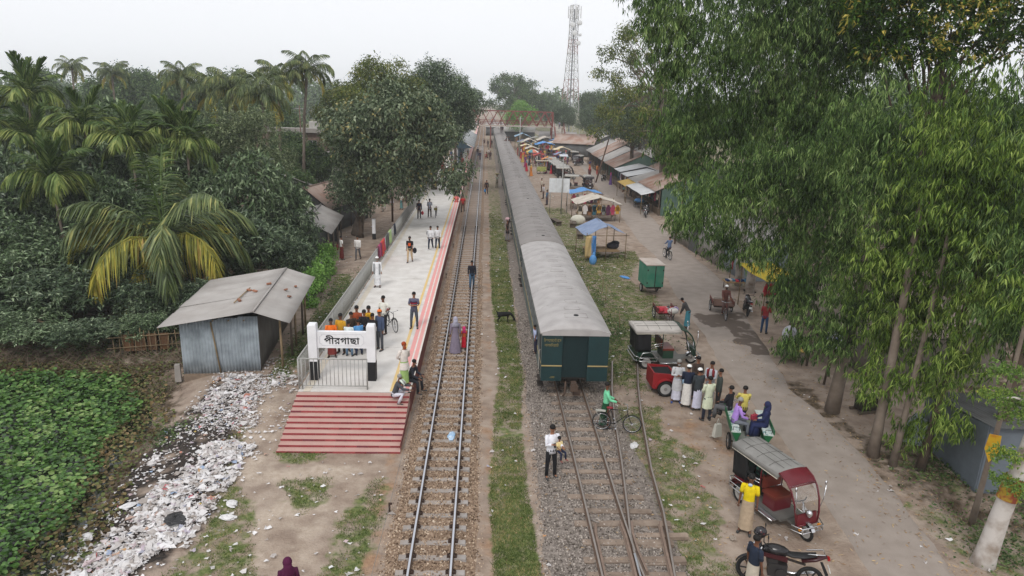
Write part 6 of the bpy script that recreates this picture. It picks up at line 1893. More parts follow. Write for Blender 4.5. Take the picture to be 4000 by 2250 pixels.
# ================================================================ VEHICLES
TYRE = mat('tyre_rubber', srgb(34, 34, 34), .8)
CHROME = mat('chrome', srgb(208, 208, 210), .22, .03, metal=.9)
RIMS = mat('wheel_rim_silver', srgb(190, 190, 188), .4, metal=.4)
BLK = mat('black_vinyl', srgb(32, 32, 34), .55, .15, 8)
def wheel(parent, c, r, w=.09, rim=RIMS, axis='x', spokes=0, name='wheel', sr=.005):
 t = MB().ring(c, r - w / 2, w / 2, axis, 24, 8).build(name, TYRE, parent)
 q = MB()
 if spokes:
  q.ring(c, r - w - .008, .012, axis, 22, 4)
  for k in range(spokes):
   a = 2 * math.pi * k / spokes
   d = (r - w - .01)
   p = {'x': (c[0], c[1] + d * math.cos(a), c[2] + d * math.sin(a)), 'y': (c[0] + d * math.cos(a), c[1], c[2] + d * math.sin(a))}[axis]
   q.tube([c, p], sr, 3 if sr < .01 else 5, caps=False)
  q.disc(c, .035, .09, axis, 8)
  q.build('spoked_rim', rim, t)
 else:
  q.disc(c, r - w + .01, w * .55, axis, 18)
  q.build('rim', rim, t)
  h = MB().disc(c, r * .22, w * .8, axis, 10)
  h.ring((c[0], c[1], c[2]), r * .45, .02, axis, 16, 4)
  h.build('hub', mat('wheel_hub', srgb(150, 148, 144), .5, metal=.3), t)
 return t
def easybike(loc, heading, body, roofm, label, group=None, clothm=None, seatm=None, hubm=None, detail=True, sit=True, loft=None):
 """Three-wheeled electric rickshaw. Local +y is forward; origin on the ground under its middle."""
 t = empty('auto_rickshaw', loc, heading, label, 'auto rickshaw', group)
 seatm = seatm or mat('red_brown_vinyl', srgb(110, 50, 40), .4, .1)
 clothm = clothm or BLK
 W, yb, yf = .52, -1.35, .62
 MB().box((0, -.35, .36), (1.0, 2.0, .07)).box((0, .85, .33), (.42, .55, .06)).build('floor', mat('floor_plate', srgb(110, 108, 104), .6, metal=.3), t)
 # tub round the back wheels
 b = MB()
 for s in (-1, 1):
  b.prism([(yb, .34), (yb, .78), (-.72, .74), (-.55, .4), (-.55, .34)], 'x', s * W - .02, s * W + .02)
  arc = [(-.98 + .42 * math.cos(a), .34 + .42 * math.sin(a)) for a in np.linspace(.15, 2.99, 9)]
  for (a0, b0), (a1, b1) in zip(arc[:-1], arc[1:]):
   b.box((s * (W + .09), (a0 + a1) / 2, (b0 + b1) / 2), (.2, math.hypot(a1 - a0, b1 - b0) + .01, .025), rotm(math.atan2(b1 - b0, a1 - a0), 0, 0))
 b.box((0, yb, .56), (2 * W, .04, .44))
 b.build('tub', body, t)
 # seats
 s_ = MB().box((0, -1.05, .55), (.96, .5, .36)).build('passenger_seat_box', body, t)
 MB().box((0, -1.05, .76), (.98, .52, .09)).box((0, -1.29, 1.02), (.98, .1, .48), rotm(R(-8), 0, 0)).build('passenger_seat', seatm, t)
 MB().box((0, .02, .56), (.78, .46, .42)).build('driver_seat_box', body, t)
 MB().box((0, .0, .8), (.84, .52, .09)).build('driver_seat', seatm, t)
 MB().box((0, -.28, 1.06), (.8, .08, .36)).build('seat_back', seatm, t)
 br = MB()
 for k in range(6): br.bar((-.36 + .145 * k, -.3, .85), (-.36 + .145 * k, -.3, 1.3), .02)
 tag(br.build('seat_grille_bars', body, t), kind='stuff')
 # roof posts
 for (x_, y_, y2) in ((-W, yb, yb + .05), (W, yb, yb + .05), (-W, -.3, -.3), (W, -.3, -.3)):
  MB().tube([(x_, y_, .75), (x_ * .99, y2, 1.78)], .022, 6).build('roof_post', body if y_ > -1 else CHROME, t)
 # canopy roof: gently arched sheet with a skirt
 vs, fs = [], []
 for i, y_ in enumerate((-1.52, -1.46, -1.0, -.5, 0, .38, .44)):
  for j in range(9):
   a = -1 + 2 * j / 8
   z_ = 1.86 - .1 * abs(a) ** 3 - (.06 if i in (0, 6) else 0) + .006 * math.sin(6 * a + 5 * y_)
   vs.append((a * .64, y_, z_))
 for i in range(6):
  for j in range(8): fs.append((i * 9 + j, i * 9 + j + 1, (i + 1) * 9 + j + 1, (i + 1) * 9 + j))
 rf = MB().add(vs, fs, True)
 rf.add([(x_, y_, z_ - .05) for (x_, y_, z_) in vs], [f[::-1] for f in fs], True)
 for s in (-1, 1): rf.sheet((s * .64, -1.52, 1.76), (0, 1.96, 0), (0, 0, -.16), 8, 2, lambda a, b_: .012 * math.sin(20 * a), .008)
 rf.sheet((-.64, -1.52, 1.76), (1.28, 0, 0), (0, 0, -.16), 6, 2, None, .008)
 r_ = rf.build('canopy_roof', roofm, t)
 pp_ = MB()
 for s in (-1, 1): pp_.tube([(s * .655, -1.5, 1.6), (s * .655, .42, 1.6)], .012, 5)
 tag(pp_.build('canopy_piping', mat('cream_piping', srgb(206, 200, 184), .7), r_), kind='stuff')
 sm_ = MB()
 for y_ in (-1.0, -.5, 0.0): sm_.tube([(-.6, y_, 1.795), (-.3, y_, 1.866), (.3, y_, 1.866), (.6, y_, 1.795)], .007, 4)
 for x_ in (-.32, 0, .32): sm_.tube([(x_, -1.45, 1.86), (x_, .36, 1.865)], .007, 4)
 tag(sm_.build('canopy_seam_lines', mat('seam_dark', srgb(96, 94, 90), .9), r_), kind='stuff')
 # rear cloth sides
 for s in (-1, 1):
  MB().sheet((s * .57, -1.42, .78), (0, .62, 0), (0, -.06, .98), 6, 6, lambda a, b_: .02 * math.sin(7 * a + 3 * b_), .01).build('side_cloth', clothm, t)
 MB().sheet((-.57, -1.43, .78), (1.14, 0, 0), (0, -.02, .98), 6, 6, lambda a, b_: .015 * math.sin(9 * a), .01).build('back_cloth', clothm, t)
 # curved front cowl with windscreen
 def cowl(y_): return np.interp(y_, [.4, .7, .95, 1.12, 1.22], [1.84, 1.74, 1.5, 1.15, .55])
 yv = [.42, .58, .72, .84]
 vs, fs = [], []
 for y_ in yv:
  for j in range(7):
   a = -1 + 2 * j / 6
   vs.append((a * (.6 - .05 * (y_ - .4)), y_, cowl(y_) - .05 * abs(a) ** 3))
 for i in range(3):
  for j in range(6): fs.append((i * 7 + j, i * 7 + j + 1, (i + 1) * 7 + j + 1, (i + 1) * 7 + j))
 MB().add(vs, fs, True).add([(x_, y_, z_ - .03) for x_, y_, z_ in vs], [f[::-1] for f in fs], True).build('front_cowl', body, t)
 fr_ = MB()
 for s in (-1, 1):
  fr_.tube([(s * .6, .42, 1.78), (s * .59, .72, 1.67), (s * .57, .92, 1.48), (s * .55, 1.08, 1.15), (s * .52, 1.16, .8), (s * .46, 1.18, .5)], .03, 6)
 fr_.tube([(-.46, 1.18, .5), (.46, 1.18, .5)], .03, 6).tube([(-.58, .86, 1.56), (.58, .86, 1.56)], .02, 6)
 fr_.build('windscreen_frame', body, t)
 gl = MB()
 pts = [(.84, 1.58), (.95, 1.44), (1.08, 1.15), (1.14, .85)]
 for (y0_, z0_), (y1_, z1_) in zip(pts[:-1], pts[1:]):
  gl.add([(-.54, y0_, z0_), (.54, y0_, z0_), (.52, y1_, z1_), (-.52, y1_, z1_)], [(0, 1, 2, 3)])
 gl.build('windscreen', GLASS, t)
 MB().box((0, 1.14, .66), (.86, .06, .34), rotm(R(8), 0, 0)).build('front_panel', body, t)
 MB().ball((0, 1.22, .86), (.11, .09, .11), 12, 8).build('headlight', CHROME, t)
 # fork and wheels
 MB().tube([(0, .95, 1.08), (0, 1.12, .55), (0, 1.2, .32)], .03, 6).tube([(-.07, 1.12, .6), (-.07, 1.2, .28)], .02, 5).tube([(.07, 1.12, .6), (.07, 1.2, .28)], .02, 5).build('front_fork', CHROME, t)
 MB().tube([(-.36, .78, 1.06), (-.12, .92, 1.1), (.12, .92, 1.1), (.36, .78, 1.06)], .016, 6).build('handlebar', BLK, t)
 wheel(t, (0, 1.2, .27), .27, .1)
 ar = MB()
 for k in range(7):
  a = R(30 + 120 * k / 7)
  a2 = R(30 + 120 * (k + 1) / 7)
  ar.add([(-.07, 1.2 + .31 * math.cos(a), .27 + .31 * math.sin(a)), (.07, 1.2 + .31 * math.cos(a), .27 + .31 * math.sin(a)), (.07, 1.2 + .31 * math.cos(a2), .27 + .31 * math.sin(a2)), (-.07, 1.2 + .31 * math.cos(a2), .27 + .31 * math.sin(a2))], [(0, 1, 2, 3)])
 ar.build('front_mudguard', CHROME, t)
 for s in (-1, 1): wheel(t, (s * .6, -.98, .3), .3, .11)
 # chrome guards
 if detail:
  for s in (-1, 1):
   g = MB()
   for z_ in (.42, .56): g.tube([(s * .66, -1.42, z_), (s * .76, -1.3, z_), (s * .76, -.6, z_), (s * .62, -.45, z_)], .018, 6)
   g.tube([(s * .75, -1.38, .42), (s * .75, -1.2, .78), (s * .74, -.8, .8), (s * .7, -.5, .42)], .018, 6)
   g.build('side_guard', CHROME, t)
   MB().box((s * .6, .05, .3), (.22, .9, .03)).tube([(s * .72, -.42, .3), (s * .72, .5, .3)], .022, 6).build('footstep', CHROME, t)
   MB().tube([(s * .56, -.28, 1.05), (s * .58, -.6, 1.02), (s * .56, -.75, .9)], .018, 6).tube([(s * .56, -.28, 1.15), (s * .58, -.66, 1.1), (s * .56, -.8, .95)], .018, 6).build('armrest', CHROME, t)
   m_ = MB().tube([(s * .5, 1.12, .75), (s * .6, 1.18, 1.2), (s * .66, 1.16, 1.62)], .014, 6)
   m_.ball((s * .66, 1.14, 1.68), (.05, .03, .07), 8, 6)
   m_.build('mirror_stalk', CHROME, t)
  g = MB()
  for z_ in (.42, .56): g.tube([(-.62, 1.12, z_), (-.45, 1.42, z_), (.45, 1.42, z_), (.62, 1.12, z_)], .018, 6)
  for x_ in (-.45, -.2, .2, .45): g.tube([(x_, 1.42, .42), (x_, 1.42, .56)], .014, 5)
  g.build('front_bumper', CHROME, t)
  g = MB()
  for z_ in (.42, .6): g.tube([(-.7, -1.35, z_), (-.6, -1.5, z_), (.6, -1.5, z_), (.7, -1.35, z_)], .018, 6)
  g.build('rear_bumper', CHROME, t)
  for s in (-1, 1): MB().box((s * .42, 1.3, .49), (.1, .05, .07)).build('indicator', plain(srgb(220, 140, 40), .4), t)
 return t
def glass_mat():
 m = bpy.data.materials.new('clear_glass')
 MATS['clear_glass'] = m
 m.use_nodes = True
 n, l = m.node_tree.nodes, m.node_tree.links
 tr = n.new('ShaderNodeBsdfTransparent')
 gs = n.new('ShaderNodeBsdfGlossy')
 gs.inputs['Roughness'].default_value = .05
 fr_ = n.new('ShaderNodeFresnel')
 nz = n.new('ShaderNodeTexNoise')
 nz.inputs['Scale'].default_value = 6
 ad = n.new('ShaderNodeMath')
 ad.operation = 'MULTIPLY_ADD'
 l.new(nz.outputs['Fac'], ad.inputs[0])
 ad.inputs[1].default_value = .12
 l.new(fr_.outputs[0], ad.inputs[2])
 mx = n.new('ShaderNodeMixShader')
 l.new(ad.outputs[0], mx.inputs['Fac'])
 l.new(tr.outputs[0], mx.inputs[1])
 l.new(gs.outputs[0], mx.inputs[2])
 l.new(mx.outputs[0], n['Material Output'].inputs['Surface'])
 return m
GLASS = glass_mat()
EBRED = mat('maroon_paint', srgb(96, 22, 32), .35, .15, 4, spec=.5)
EBGRN = mat('dark_green_paint', srgb(24, 58, 42), .4, .15, 4, spec=.5)
ROOFG = mat('patched_grey_canvas', srgb(142, 140, 136), .85, col2=srgb(118, 116, 112), scale=2.4, mix=.5)
ROOFW = mat('dusty_white_canvas', srgb(196, 190, 184), .85, col2=srgb(172, 166, 160), scale=2.4)
# heading: angle of local +y from world +y, counter-clockwise
eb1 = easybike((8.6, 17.09, .0), R(199.8), EBRED, ROOFG, 'maroon auto rickshaw with a grey patched roof parked at the road edge')
eb1.scale = (.8, .98, .98)
eb2 = easybike((8.35, 28.95, 0), R(-87), EBGRN, ROOFW, 'dark green auto rickshaw with a white roof beside the red cart')
eb2.scale = (1.05, 1.05, 1.05)
row = easybike((12.2, 103.0, 0), R(-88), mat('mixed_dark_paint', srgb(52, 44, 46), .5), mat('row_roof', srgb(186, 184, 178), .8, col2=srgb(160, 156, 150), scale=2), 'parked auto rickshaw, first in the waiting row', 'auto rickshaws parked in a row by the lane', detail=False)
k = 0
for (x_, y_, h_, lab) in ((12.4, 105.4, -86, 'second'), (12.2, 107.8, -90, 'third'), (12.1, 110.2, -88, 'fourth'), (12.0, 112.6, -92, 'fifth'), (11.9, 115.0, -88, 'sixth'), (11.8, 117.6, -90, 'seventh'), (11.9, 120.2, -88, 'last')):
 o = copy_tree(row)
 o.location = (x_, y_, 0)
 o.rotation_euler = (0, 0, R(h_))
 tag(o, 'parked auto rickshaw, %s from the camera in the waiting row' % lab)
for (x_, y_, h_, lab) in ((13.9, 91.2, 180, 'auto rickshaw facing the camera beyond the blue stall'), (16.9, 126, 150, 'auto rickshaw coming down the lane in the far market'), (17.5, 137, 10, 'auto rickshaw driving away at the far end of the lane'), (12.3, 92.2, -100, 'open pale auto rickshaw left of the one facing the camera')):
 o = copy_tree(row)
 o.location = (x_, y_, 0)
 o.rotation_euler = (0, 0, R(h_))
 tag(o, lab, group='auto rickshaws of the far market')
# ---------------------------------------------------------------- bicycles
def bicycle(loc, heading, label, frame=None, basket=False, parent=None, lean=0.0):
 fm = frame or BLK
 t = empty('bicycle', loc, heading, label, 'bicycle')
 t.rotation_euler = (0, lean, heading)
 rw, fw_, R0 = (0, -.52, .34), (0, .56, .34), .34
 wheel(t, rw, R0, .035, CHROME, 'x', 18)
 wheel(t, fw_, R0, .035, CHROME, 'x', 18)
 f = MB()
 bbk, seat, head1, head2 = (0, -.06, .29), (0, -.22, .84), (0, .36, .86), (0, .39, .72)
 for a, b in ((bbk, seat), (seat, head1), (bbk, head2), (rw, seat), (rw, bbk), (head1, head2)): f.tube([a, b], .016, 6)
 f.tube([head2, (0, .5, .42), fw_], .014, 6)
 f.build('frame', fm, t)
 MB().tube([(-.27, .2, .96), (-.25, .34, .98), (0, .37, .96), (.25, .34, .98), (.27, .2, .96)], .013, 6).tube([(0, .36, .84), (0, .37, .97)], .014, 6).build('handlebar', CHROME, t)
 MB().ball((0, -.26, .9), (.075, .13, .045), 8, 6).build('saddle', mat('saddle_red', srgb(130, 40, 48), .6), t)
 MB().box((0, -.58, .76), (.14, .36, .02)).tube([(-.06, -.74, .75), (-.05, -.52, .36)], .006, 4).tube([(.06, -.74, .75), (.05, -.52, .36)], .006, 4).build('carrier', mat('carrier_pale', srgb(170, 168, 160), .6), t)
 MB().ring((0.03, -.06, .29), .09, .008, 'x', 14, 4).tube([(.05, -.06, .29), (.05, -.02, .14)], .008, 5).tube([(-.05, -.06, .29), (-.05, -.1, .44)], .008, 5).box((.09, -.02, .14), (.08, .05, .02)).box((-.09, -.1, .44), (.08, .05, .02)).build('crankset', CHROME, t)
 for c_, a0 in ((rw, 20), (fw_, 40)):
  g = MB()
  for k in range(9):
   a, a2 = R(a0 + 150 * k / 9), R(a0 + 150 * (k + 1) / 9)
   g.add([(-.025, c_[1] + .365 * math.cos(a), c_[2] + .365 * math.sin(a)), (.025, c_[1] + .365 * math.cos(a), c_[2] + .365 * math.sin(a)), (.025, c_[1] + .365 * math.cos(a2), c_[2] + .365 * math.sin(a2)), (-.025, c_[1] + .365 * math.cos(a2), c_[2] + .365 * math.sin(a2))], [(0, 1, 2, 3)])
  g.build('mudguard', fm, t)
 if basket:
  MB().box((0, .55, .82), (.3, .22, .2)).build('basket', mat('basket_cane', srgb(140, 128, 80), .8), t)
 return t
bicycle((4.86, 22.1, .1), R(-102), 'black bicycle pushed across the rails by the man in mint green')
bicycle((-4.35, 31.0, PZ), R(-150), 'black bicycle leaning beside the man in a white shirt on the platform')
bicycle((-4.42, 62.6, PZ), R(180), 'bicycle with a basket pushed along the platform', basket=True)
bicycle((14.0, 50.3, .08), R(8), 'bicycle ridden away from the camera down the lane')
# ---------------------------------------------------------------- motorcycles
def motorcycle(loc, heading, label, red=None, lean=R(8), plate=True, group=None):
 t = empty('motorcycle', loc, heading, label, 'motorcycle', group)
 t.rotation_euler = (0, lean, heading)
 red = red or mat('dark_red_gloss', srgb(58, 14, 22), .3, spec=.5)
 rim = mat('black_alloy', srgb(50, 48, 48), .5, metal=.4)
 for y_ in (-.62, .66):
  w_ = wheel(t, (0, y_, .3), .3, .075, rim, 'x', 6, sr=.018)
 f = MB()
 f.tube([(0, -.5, .62), (0, -.1, .68), (0, .38, .86)], .03, 6).tube([(0, .38, .86), (0, .25, .4), (0, -.15, .32), (0, -.62, .3)], .026, 6)
 f.build('frame', UNDER, t)
 MB().box((0, .08, .42), (.26, .4, .3)).disc((.14, .02, .38), .11, .08, 'x', 12).disc((-.14, .02, .38), .11, .08, 'x', 12).box((0, .2, .58), (.2, .22, .16)).build('engine', mat('engine_dark', srgb(58, 56, 56), .5, metal=.4), t)
 MB().ball((0, .16, .84), (.15, .31, .14), 12, 8).build('fuel_tank', mat('tank_black', srgb(26, 24, 26), .25, spec=.5), t)
 for s in (-1, 1): MB().prism([(-.1, .66), (.42, .72), (.5, .82), (.3, .8), (-.1, .78)], 'x', s * .14 - .012, s * .14 + .012).build('tank_panel', red, t)
 st_ = MB()
 st_.tube([(0, .0, .84), (0, -.18, .8), (0, -.42, .82), (0, -.7, .9)], [(.045, .1), (.05, .13), (.05, .14), (.04, .1)], 10, flat=(0, 0, 1))
 st_.build('seat', BLK, t)
 MB().tube([(0, -.4, .72), (0, -.7, .8), (0, -.92, .9)], [(.05, .12), (.05, .1), (.03, .05)], 8, flat=(0, 0, 1)).build('tail_cowl', red, t)
 MB().box((0, -.95, .86), (.12, .05, .06)).build('tail_light', plain(srgb(150, 20, 24), .3), t)
 MB().tube([(-.1, -.5, .92), (-.13, -.85, .98), (.13, -.85, .98), (.1, -.5, .92)], .014, 6).build('grab_bar', CHROME, t)
 g = MB()
 g.prism([(-.98, .5), (-.86, .72), (-.8, .72), (-.92, .46)], 'x', -.07, .07)
 g.build('rear_mudguard', BLK, t)
 if plate: MB().box((0, -.99, .62), (.17, .02, .12), rotm(R(-20), 0, 0)).build('number_plate', plain(srgb(200, 200, 196), .5), t)
 for s in (-1, 1): MB().tube([(s * .08, .46, .9), (s * .08, .58, .6), (s * .08, .66, .3)], .025, 7).build('fork_leg', CHROME, t)
 g = MB()
 for k in range(7):
  a, a2 = R(20 + 120 * k / 7), R(20 + 120 * (k + 1) / 7)
  g.add([(-.055, .66 + .33 * math.cos(a), .3 + .33 * math.sin(a)), (.055, .66 + .33 * math.cos(a), .3 + .33 * math.sin(a)), (.055, .66 + .33 * math.cos(a2), .3 + .33 * math.sin(a2)), (-.055, .66 + .33 * math.cos(a2), .3 + .33 * math.sin(a2))], [(0, 1, 2, 3)])
 g.build('front_mudguard', BLK, t)
 MB().ball((0, .54, .88), (.13, .1, .14), 10, 7).build('headlamp_fairing', mat('tank_black'), t)
 MB().ball((0, .61, .87), (.085, .05, .09), 10, 6).build('headlamp', CHROME, t)
 MB().tube([(-.36, .28, 1.02), (-.2, .4, 1.03), (0, .42, .98), (.2, .4, 1.03), (.36, .28, 1.02)], .014, 6).build('handlebar', BLK, t)
 for s in (-1, 1): MB().tube([(s * .26, .36, 1.04), (s * .3, .38, 1.22)], .008, 5).ball((s * .31, .38, 1.25), (.06, .015, .045), 8, 5).build('mirror', BLK, t)
 MB().tube([(.14, .1, .3), (.16, -.3, .28), (.17, -.75, .4)], [.025, .035, .05], 8).build('exhaust', CHROME, t)
 MB().tube([(-.15, -.1, .3), (-.26, -.1, .28)], .015, 5).tube([(.15, -.1, .3), (.26, -.1, .28)], .015, 5).build('footpeg', UNDER, t)
 return t
motorcycle((7.5, 14.15, 0), R(72.5), 'black and dark red motorcycle at the bottom edge beside the maroon rickshaw').scale = (1.1, 1.1, 1.1)
motorcycle((15.05, 36.8, .02), R(-12), 'black motorcycle with a white number plate parked under the trees')
motorcycle((16.75, 69.6, 0), R(170), 'red motorcycle parked before the large rusty-roofed shop', plain(srgb(160, 30, 34), .35))
motorcycle((17.6, 72.2, 0), R(160), 'dark motorcycle behind the red one by the shop')
motorcycle((17.7, 101.5, 0), R(150), 'motorcycle parked against the far shop wall')
hl = empty('helmet', (6.98, 14.42, 1.36), R(80), 'black and red crash helmet hung on the motorcycle mirror', 'helmet')
MB().ball((0, 0, 0), (.13, .155, .15), 12, 9, -.75, 1).build('shell', mat('helmet_black', srgb(34, 30, 34), .25, col2=srgb(130, 40, 46), scale=6, mix=.35, contrast=.04, spec=.5), hl)
MB().ball((0, .03, -.01), (.125, .14, .08), 12, 6, -.6, .6).build('visor', GLASS, hl)
# ---------------------------------------------------------------- cycle vans
def tri_front(t, y0, m, spokes=16):
 """Bicycle front of a tricycle: wheel, frame, saddle, bars. y0: front wheel axle."""
 wheel(t, (0, y0, .34), .34, .045, CHROME, 'x', spokes)
 f = MB().tube([(0, y0, .34), (0, y0 - .14, .78), (0, y0 - .18, .96)], .018, 6)
 f.tube([(0, y0 - .15, .76), (0, y0 - .85, .72)], .018, 6).tube([(0, y0 - .16, .66), (0, y0 - .6, .34), (0, y0 - 1.2, .4)], .018, 6).tube([(0, y0 - .6, .34), (0, y0 - .78, .86)], .016, 6)
 f.build('frame', m, t)
 MB().tube([(-.28, y0 - .4, 1.0), (-.24, y0 - .22, 1.02), (0, y0 - .18, .98), (.24, y0 - .22, 1.02), (.28, y0 - .4, 1.0)], .014, 6).build('handlebar', CHROME, t)
 MB().ball((0, y0 - .78, .9), (.085, .14, .05), 8, 6).build('saddle', BLK, t)
 MB().ring((.03, y0 - .6, .34), .09, .01, 'x', 12, 4).box((.1, y0 - .56, .2), (.1, .06, .02)).box((-.1, y0 - .64, .48), (.1, .06, .02)).build('crankset', CHROME, t)
def cyclevan(loc, heading, label, L, W, zb, bedm, seats=False, sidem=None, boxed=None, motor=False, wr=.34, rails=False):
 t = empty('cycle_van', loc, heading, label, 'cycle van')
 tri_front(t, L * .5 + .95, sidem or EBRED)
 for k in range(5):
  MB().box((-W / 2 + W * (k + .5) / 5, 0, zb), (W / 5 - .01, L, .04)).build('plank', bedm, t)
 MB().box((0, 0, zb - .07), (W - .1, L - .1, .08)).build('bed_frame', UNDER, t)
 for s in (-1, 1):
  wheel(t, (s * (W / 2 + .03), -L * .12, wr), wr, .06 if wr > .32 else .09, CHROME, 'x', 14 if wr > .32 else 0)
 MB().tube([(-W / 2, -L * .12, wr), (W / 2, -L * .12, wr)], .02, 6).build('axle', UNDER, t)
 if seats:
  for s in (-1, 1):
   MB().prism([(-L / 2, 0), (-L / 2 + .1, -.3), (L / 2 - .1, -.3), (L / 2, 0)], 'x', s * W * .36 - .02, s * W * .36 + .02).build('side_board', sidem, t)
   t.children[-1].location = (0, 0, zb + .3)
   MB().box((s * W * .46, 0, zb + .33), (W * .27, L, .06)).build('side_seat', bedm, t)
   MB().tube([(s * W * .34, -L / 2 + .06, zb + .36), (s * W * .34, -L / 2 + .06, zb + .5), (s * W * .58, -L / 2 + .06, zb + .5), (s * W * .58, -L / 2 + .06, zb + .36)], .012, 5).build('end_hoop', CHROME, t)
   MB().box((s * W * .6, 0, zb + .42), (.03, L, .14)).build('outer_rail', sidem, t)
 if rails:
  for s in (-1, 1):
   MB().box((s * W / 2, 0, zb + .14), (.03, L, .2)).build('side_board', sidem, t)
  MB().tube([(-W / 2, L / 2, zb + .05), (-W / 2, L / 2, zb + .45), (W / 2, L / 2, zb + .45), (W / 2, L / 2, zb + .05)], .018, 6).build('front_hoop', WOODP, t)
 return t
FLORAL = mat('floral_vinyl', srgb(196, 204, 198), .5, col2=srgb(110, 150, 150), scale=9, mix=.42, contrast=.08)
cv1 = cyclevan((9.25, 21.2, 0), R(-12), 'green flat cycle van with two floral side seats carrying passengers', 1.9, 1.15, .62, mat('van_grey_floor', srgb(120, 124, 116), .8, objvar=.05), False, mat('van_green', srgb(30, 92, 56), .5), motor=True, wr=.3)
for s in (-1, 1):
 MB().prism([(-.95, .0), (-.85, -.34), (.85, -.34), (.95, 0)], 'x', s * .44 - .02, s * .44 + .02).build('side_board', mat('van_green'), cv1, (0, 0, .98))
 MB().box((s * .52, 0, 1.0), (.3, 1.9, .06)).build('side_seat', FLORAL, cv1)
 MB().box((s * .69, 0, 1.1), (.03, 1.9, .16)).build('outer_rail', mat('van_green'), cv1)
 MB().prism([(s * .36, .98), (s * .66, .98), (s * .5, .66)], 'y', -.97, -.94).build('end_panel', mat('van_green'), cv1)
 MB().tube([(s * .42, -.9, 1.03), (s * .42, -.9, 1.16), (s * .62, -.9, 1.16), (s * .62, -.9, 1.03)], .012, 5).build('end_hoop', BLK, cv1)
cv2 = cyclevan((10.05, 35.7, 0), R(180), 'red flat cycle van with bundles on it parked on the grass', 1.2, 1.0, .5, mat('van_red_bed', srgb(176, 46, 58), .6), False, EBRED, rails=True)
loose('plastic_bundle', MB().ball((0, 0, .14), (.34, .26, .18), 10, 6), plain(srgb(206, 202, 196), .6), (10.3, 34.9, .54), .4, 'white plastic bundle on the red cycle van', 'bundle')
loose('cloth_roll', MB().tube([(-.12, 0, .12), (.12, 0, .12)], .12, 10), plain(srgb(190, 50, 66), .8), (9.72, 35.1, .55), .2, 'rolled red cloth on the left of the red cycle van', 'cloth')
loose('cloth_roll', MB().ball((0, 0, .12), (.14, .2, .14), 10, 6), plain(srgb(150, 130, 180), .8), (10.58, 35.3, .55), .2, 'lilac cloth bundle on the right of the red cycle van', 'cloth')
cv3 = cyclevan((13.67, 36.9, .06), R(170), 'brown cycle van ridden towards the camera on the lane', 1.4, 1.15, .55, mat('van_brown_bed', srgb(92, 66, 54), .8), False, mat('van_brown_side', srgb(100, 52, 44), .6), rails=True)
cv4 = cyclevan((17.5, 76.3, 0), R(5), 'flat cycle van loaded with a blue bundle before the shop', 1.3, 1.1, .55, WOODP, False, EBGRN, rails=True)
loose('blue_bundle', MB().ball((0, 0, .22), (.6, .55, .28), 12, 7), TBRIGHT, (17.5, 76.3, .58), 0, 'bright blue wrapped bundle on the cycle van by the shop', 'bundle')
# green cargo van with tin box body
gv = empty('cargo_van', (10.5, 40.9, 0), R(3), 'green tin box cargo tricycle with double rear doors on the grass', 'cargo van')
GVM = mat('chalky_green_paint', srgb(60, 128, 104), .75, col2=srgb(98, 140, 120), scale=1.6, mix=.42, contrast=.2)
MB().box((0, .1, 1.25), (1.1, 1.75, 1.35)).build('box_body', GVM, gv)
MB().box((0, .1, 1.96), (1.18, 1.85, .06)).build('box_roof', mat('box_top', srgb(206, 198, 190), .8, col2=srgb(180, 160, 146), scale=1.4), gv)
for s in (-1, 1):
 d = MB().box((s * .265, -.79, 1.25), (.5, .03, 1.28)).build('rear_door', GVM, gv)
 for z_ in (.85, 1.65): MB().box((s * .48, -.815, z_), (.06, .03, .1)).build('hinge', UNDER, d)
 wheel(gv, (s * .5, .3, .28), .28, .1)
MB().box((0, -.815, 1.25), (.04, .02, 1.3)).build('latch_bar', UNDER, gv)
MB().box((0, .1, .52), (.9, 1.7, .1)).build('chassis', UNDER, gv)
tri_front(gv, 1.9, EBGRN)
# front-less red cart: the rear half of a rickshaw
rc = empty('rickshaw_cart', (7.55, 25.95, 0), R(-88), 'red half-built rickshaw body on two wheels beside the group of men', 'cart')
RCM = mat('dull_red_paint', srgb(140, 34, 38), .5, .15, 3)
mb = MB()
for s in (-1, 1): mb.prism([(-.55, .3), (-.6, 1.0), (.3, .92), (.35, .45), (.3, .3)], 'x', s * .5 - .02, s * .5 + .02)
mb.box((0, -.58, .66), (1.0, .05, .68)).box((0, .3, .66), (1.0, .05, .52))
mb.build('tub', RCM, rc)
MB().box((0, -.12, .86), (.9, .75, .04)).build('seat_well', DARKIN, rc)
for s in (-1, 1):
 wheel(rc, (s * .62, -.1, .34), .34, .13)
 g = MB()
 for k in range(8):
  a, a2 = R(10 + 160 * k / 8), R(10 + 160 * (k + 1) / 8)
  g.add([(s * .5, -.1 + .42 * math.cos(a), .34 + .42 * math.sin(a)), (s * .74, -.1 + .42 * math.cos(a), .34 + .42 * math.sin(a)), (s * .74, -.1 + .42 * math.cos(a2), .34 + .42 * math.sin(a2)), (s * .5, -.1 + .42 * math.cos(a2), .34 + .42 * math.sin(a2))], [(0, 1, 2, 3)])
 g.build('mudguard', RCM, rc)
MB().box((0, .85, .5), (.95, 1.0, .05)).build('floor_sheet', mat('pale_blue_sheet', srgb(140, 168, 190), .8), rc)
for s in (-1, 1): MB().tube([(s * .46, .3, .46), (s * .46, 1.5, .44)], .03, 6).build('chassis_bar', mat('yellow_chassis', srgb(180, 160, 90), .7), rc)
MB().tube([(-.46, 1.45, .44), (0, 1.6, .44), (.46, 1.45, .44)], .03, 6).tube([(0, 1.6, .42), (0, 1.6, -.02)], .025, 6).build('prop_stand', UNDER, rc)


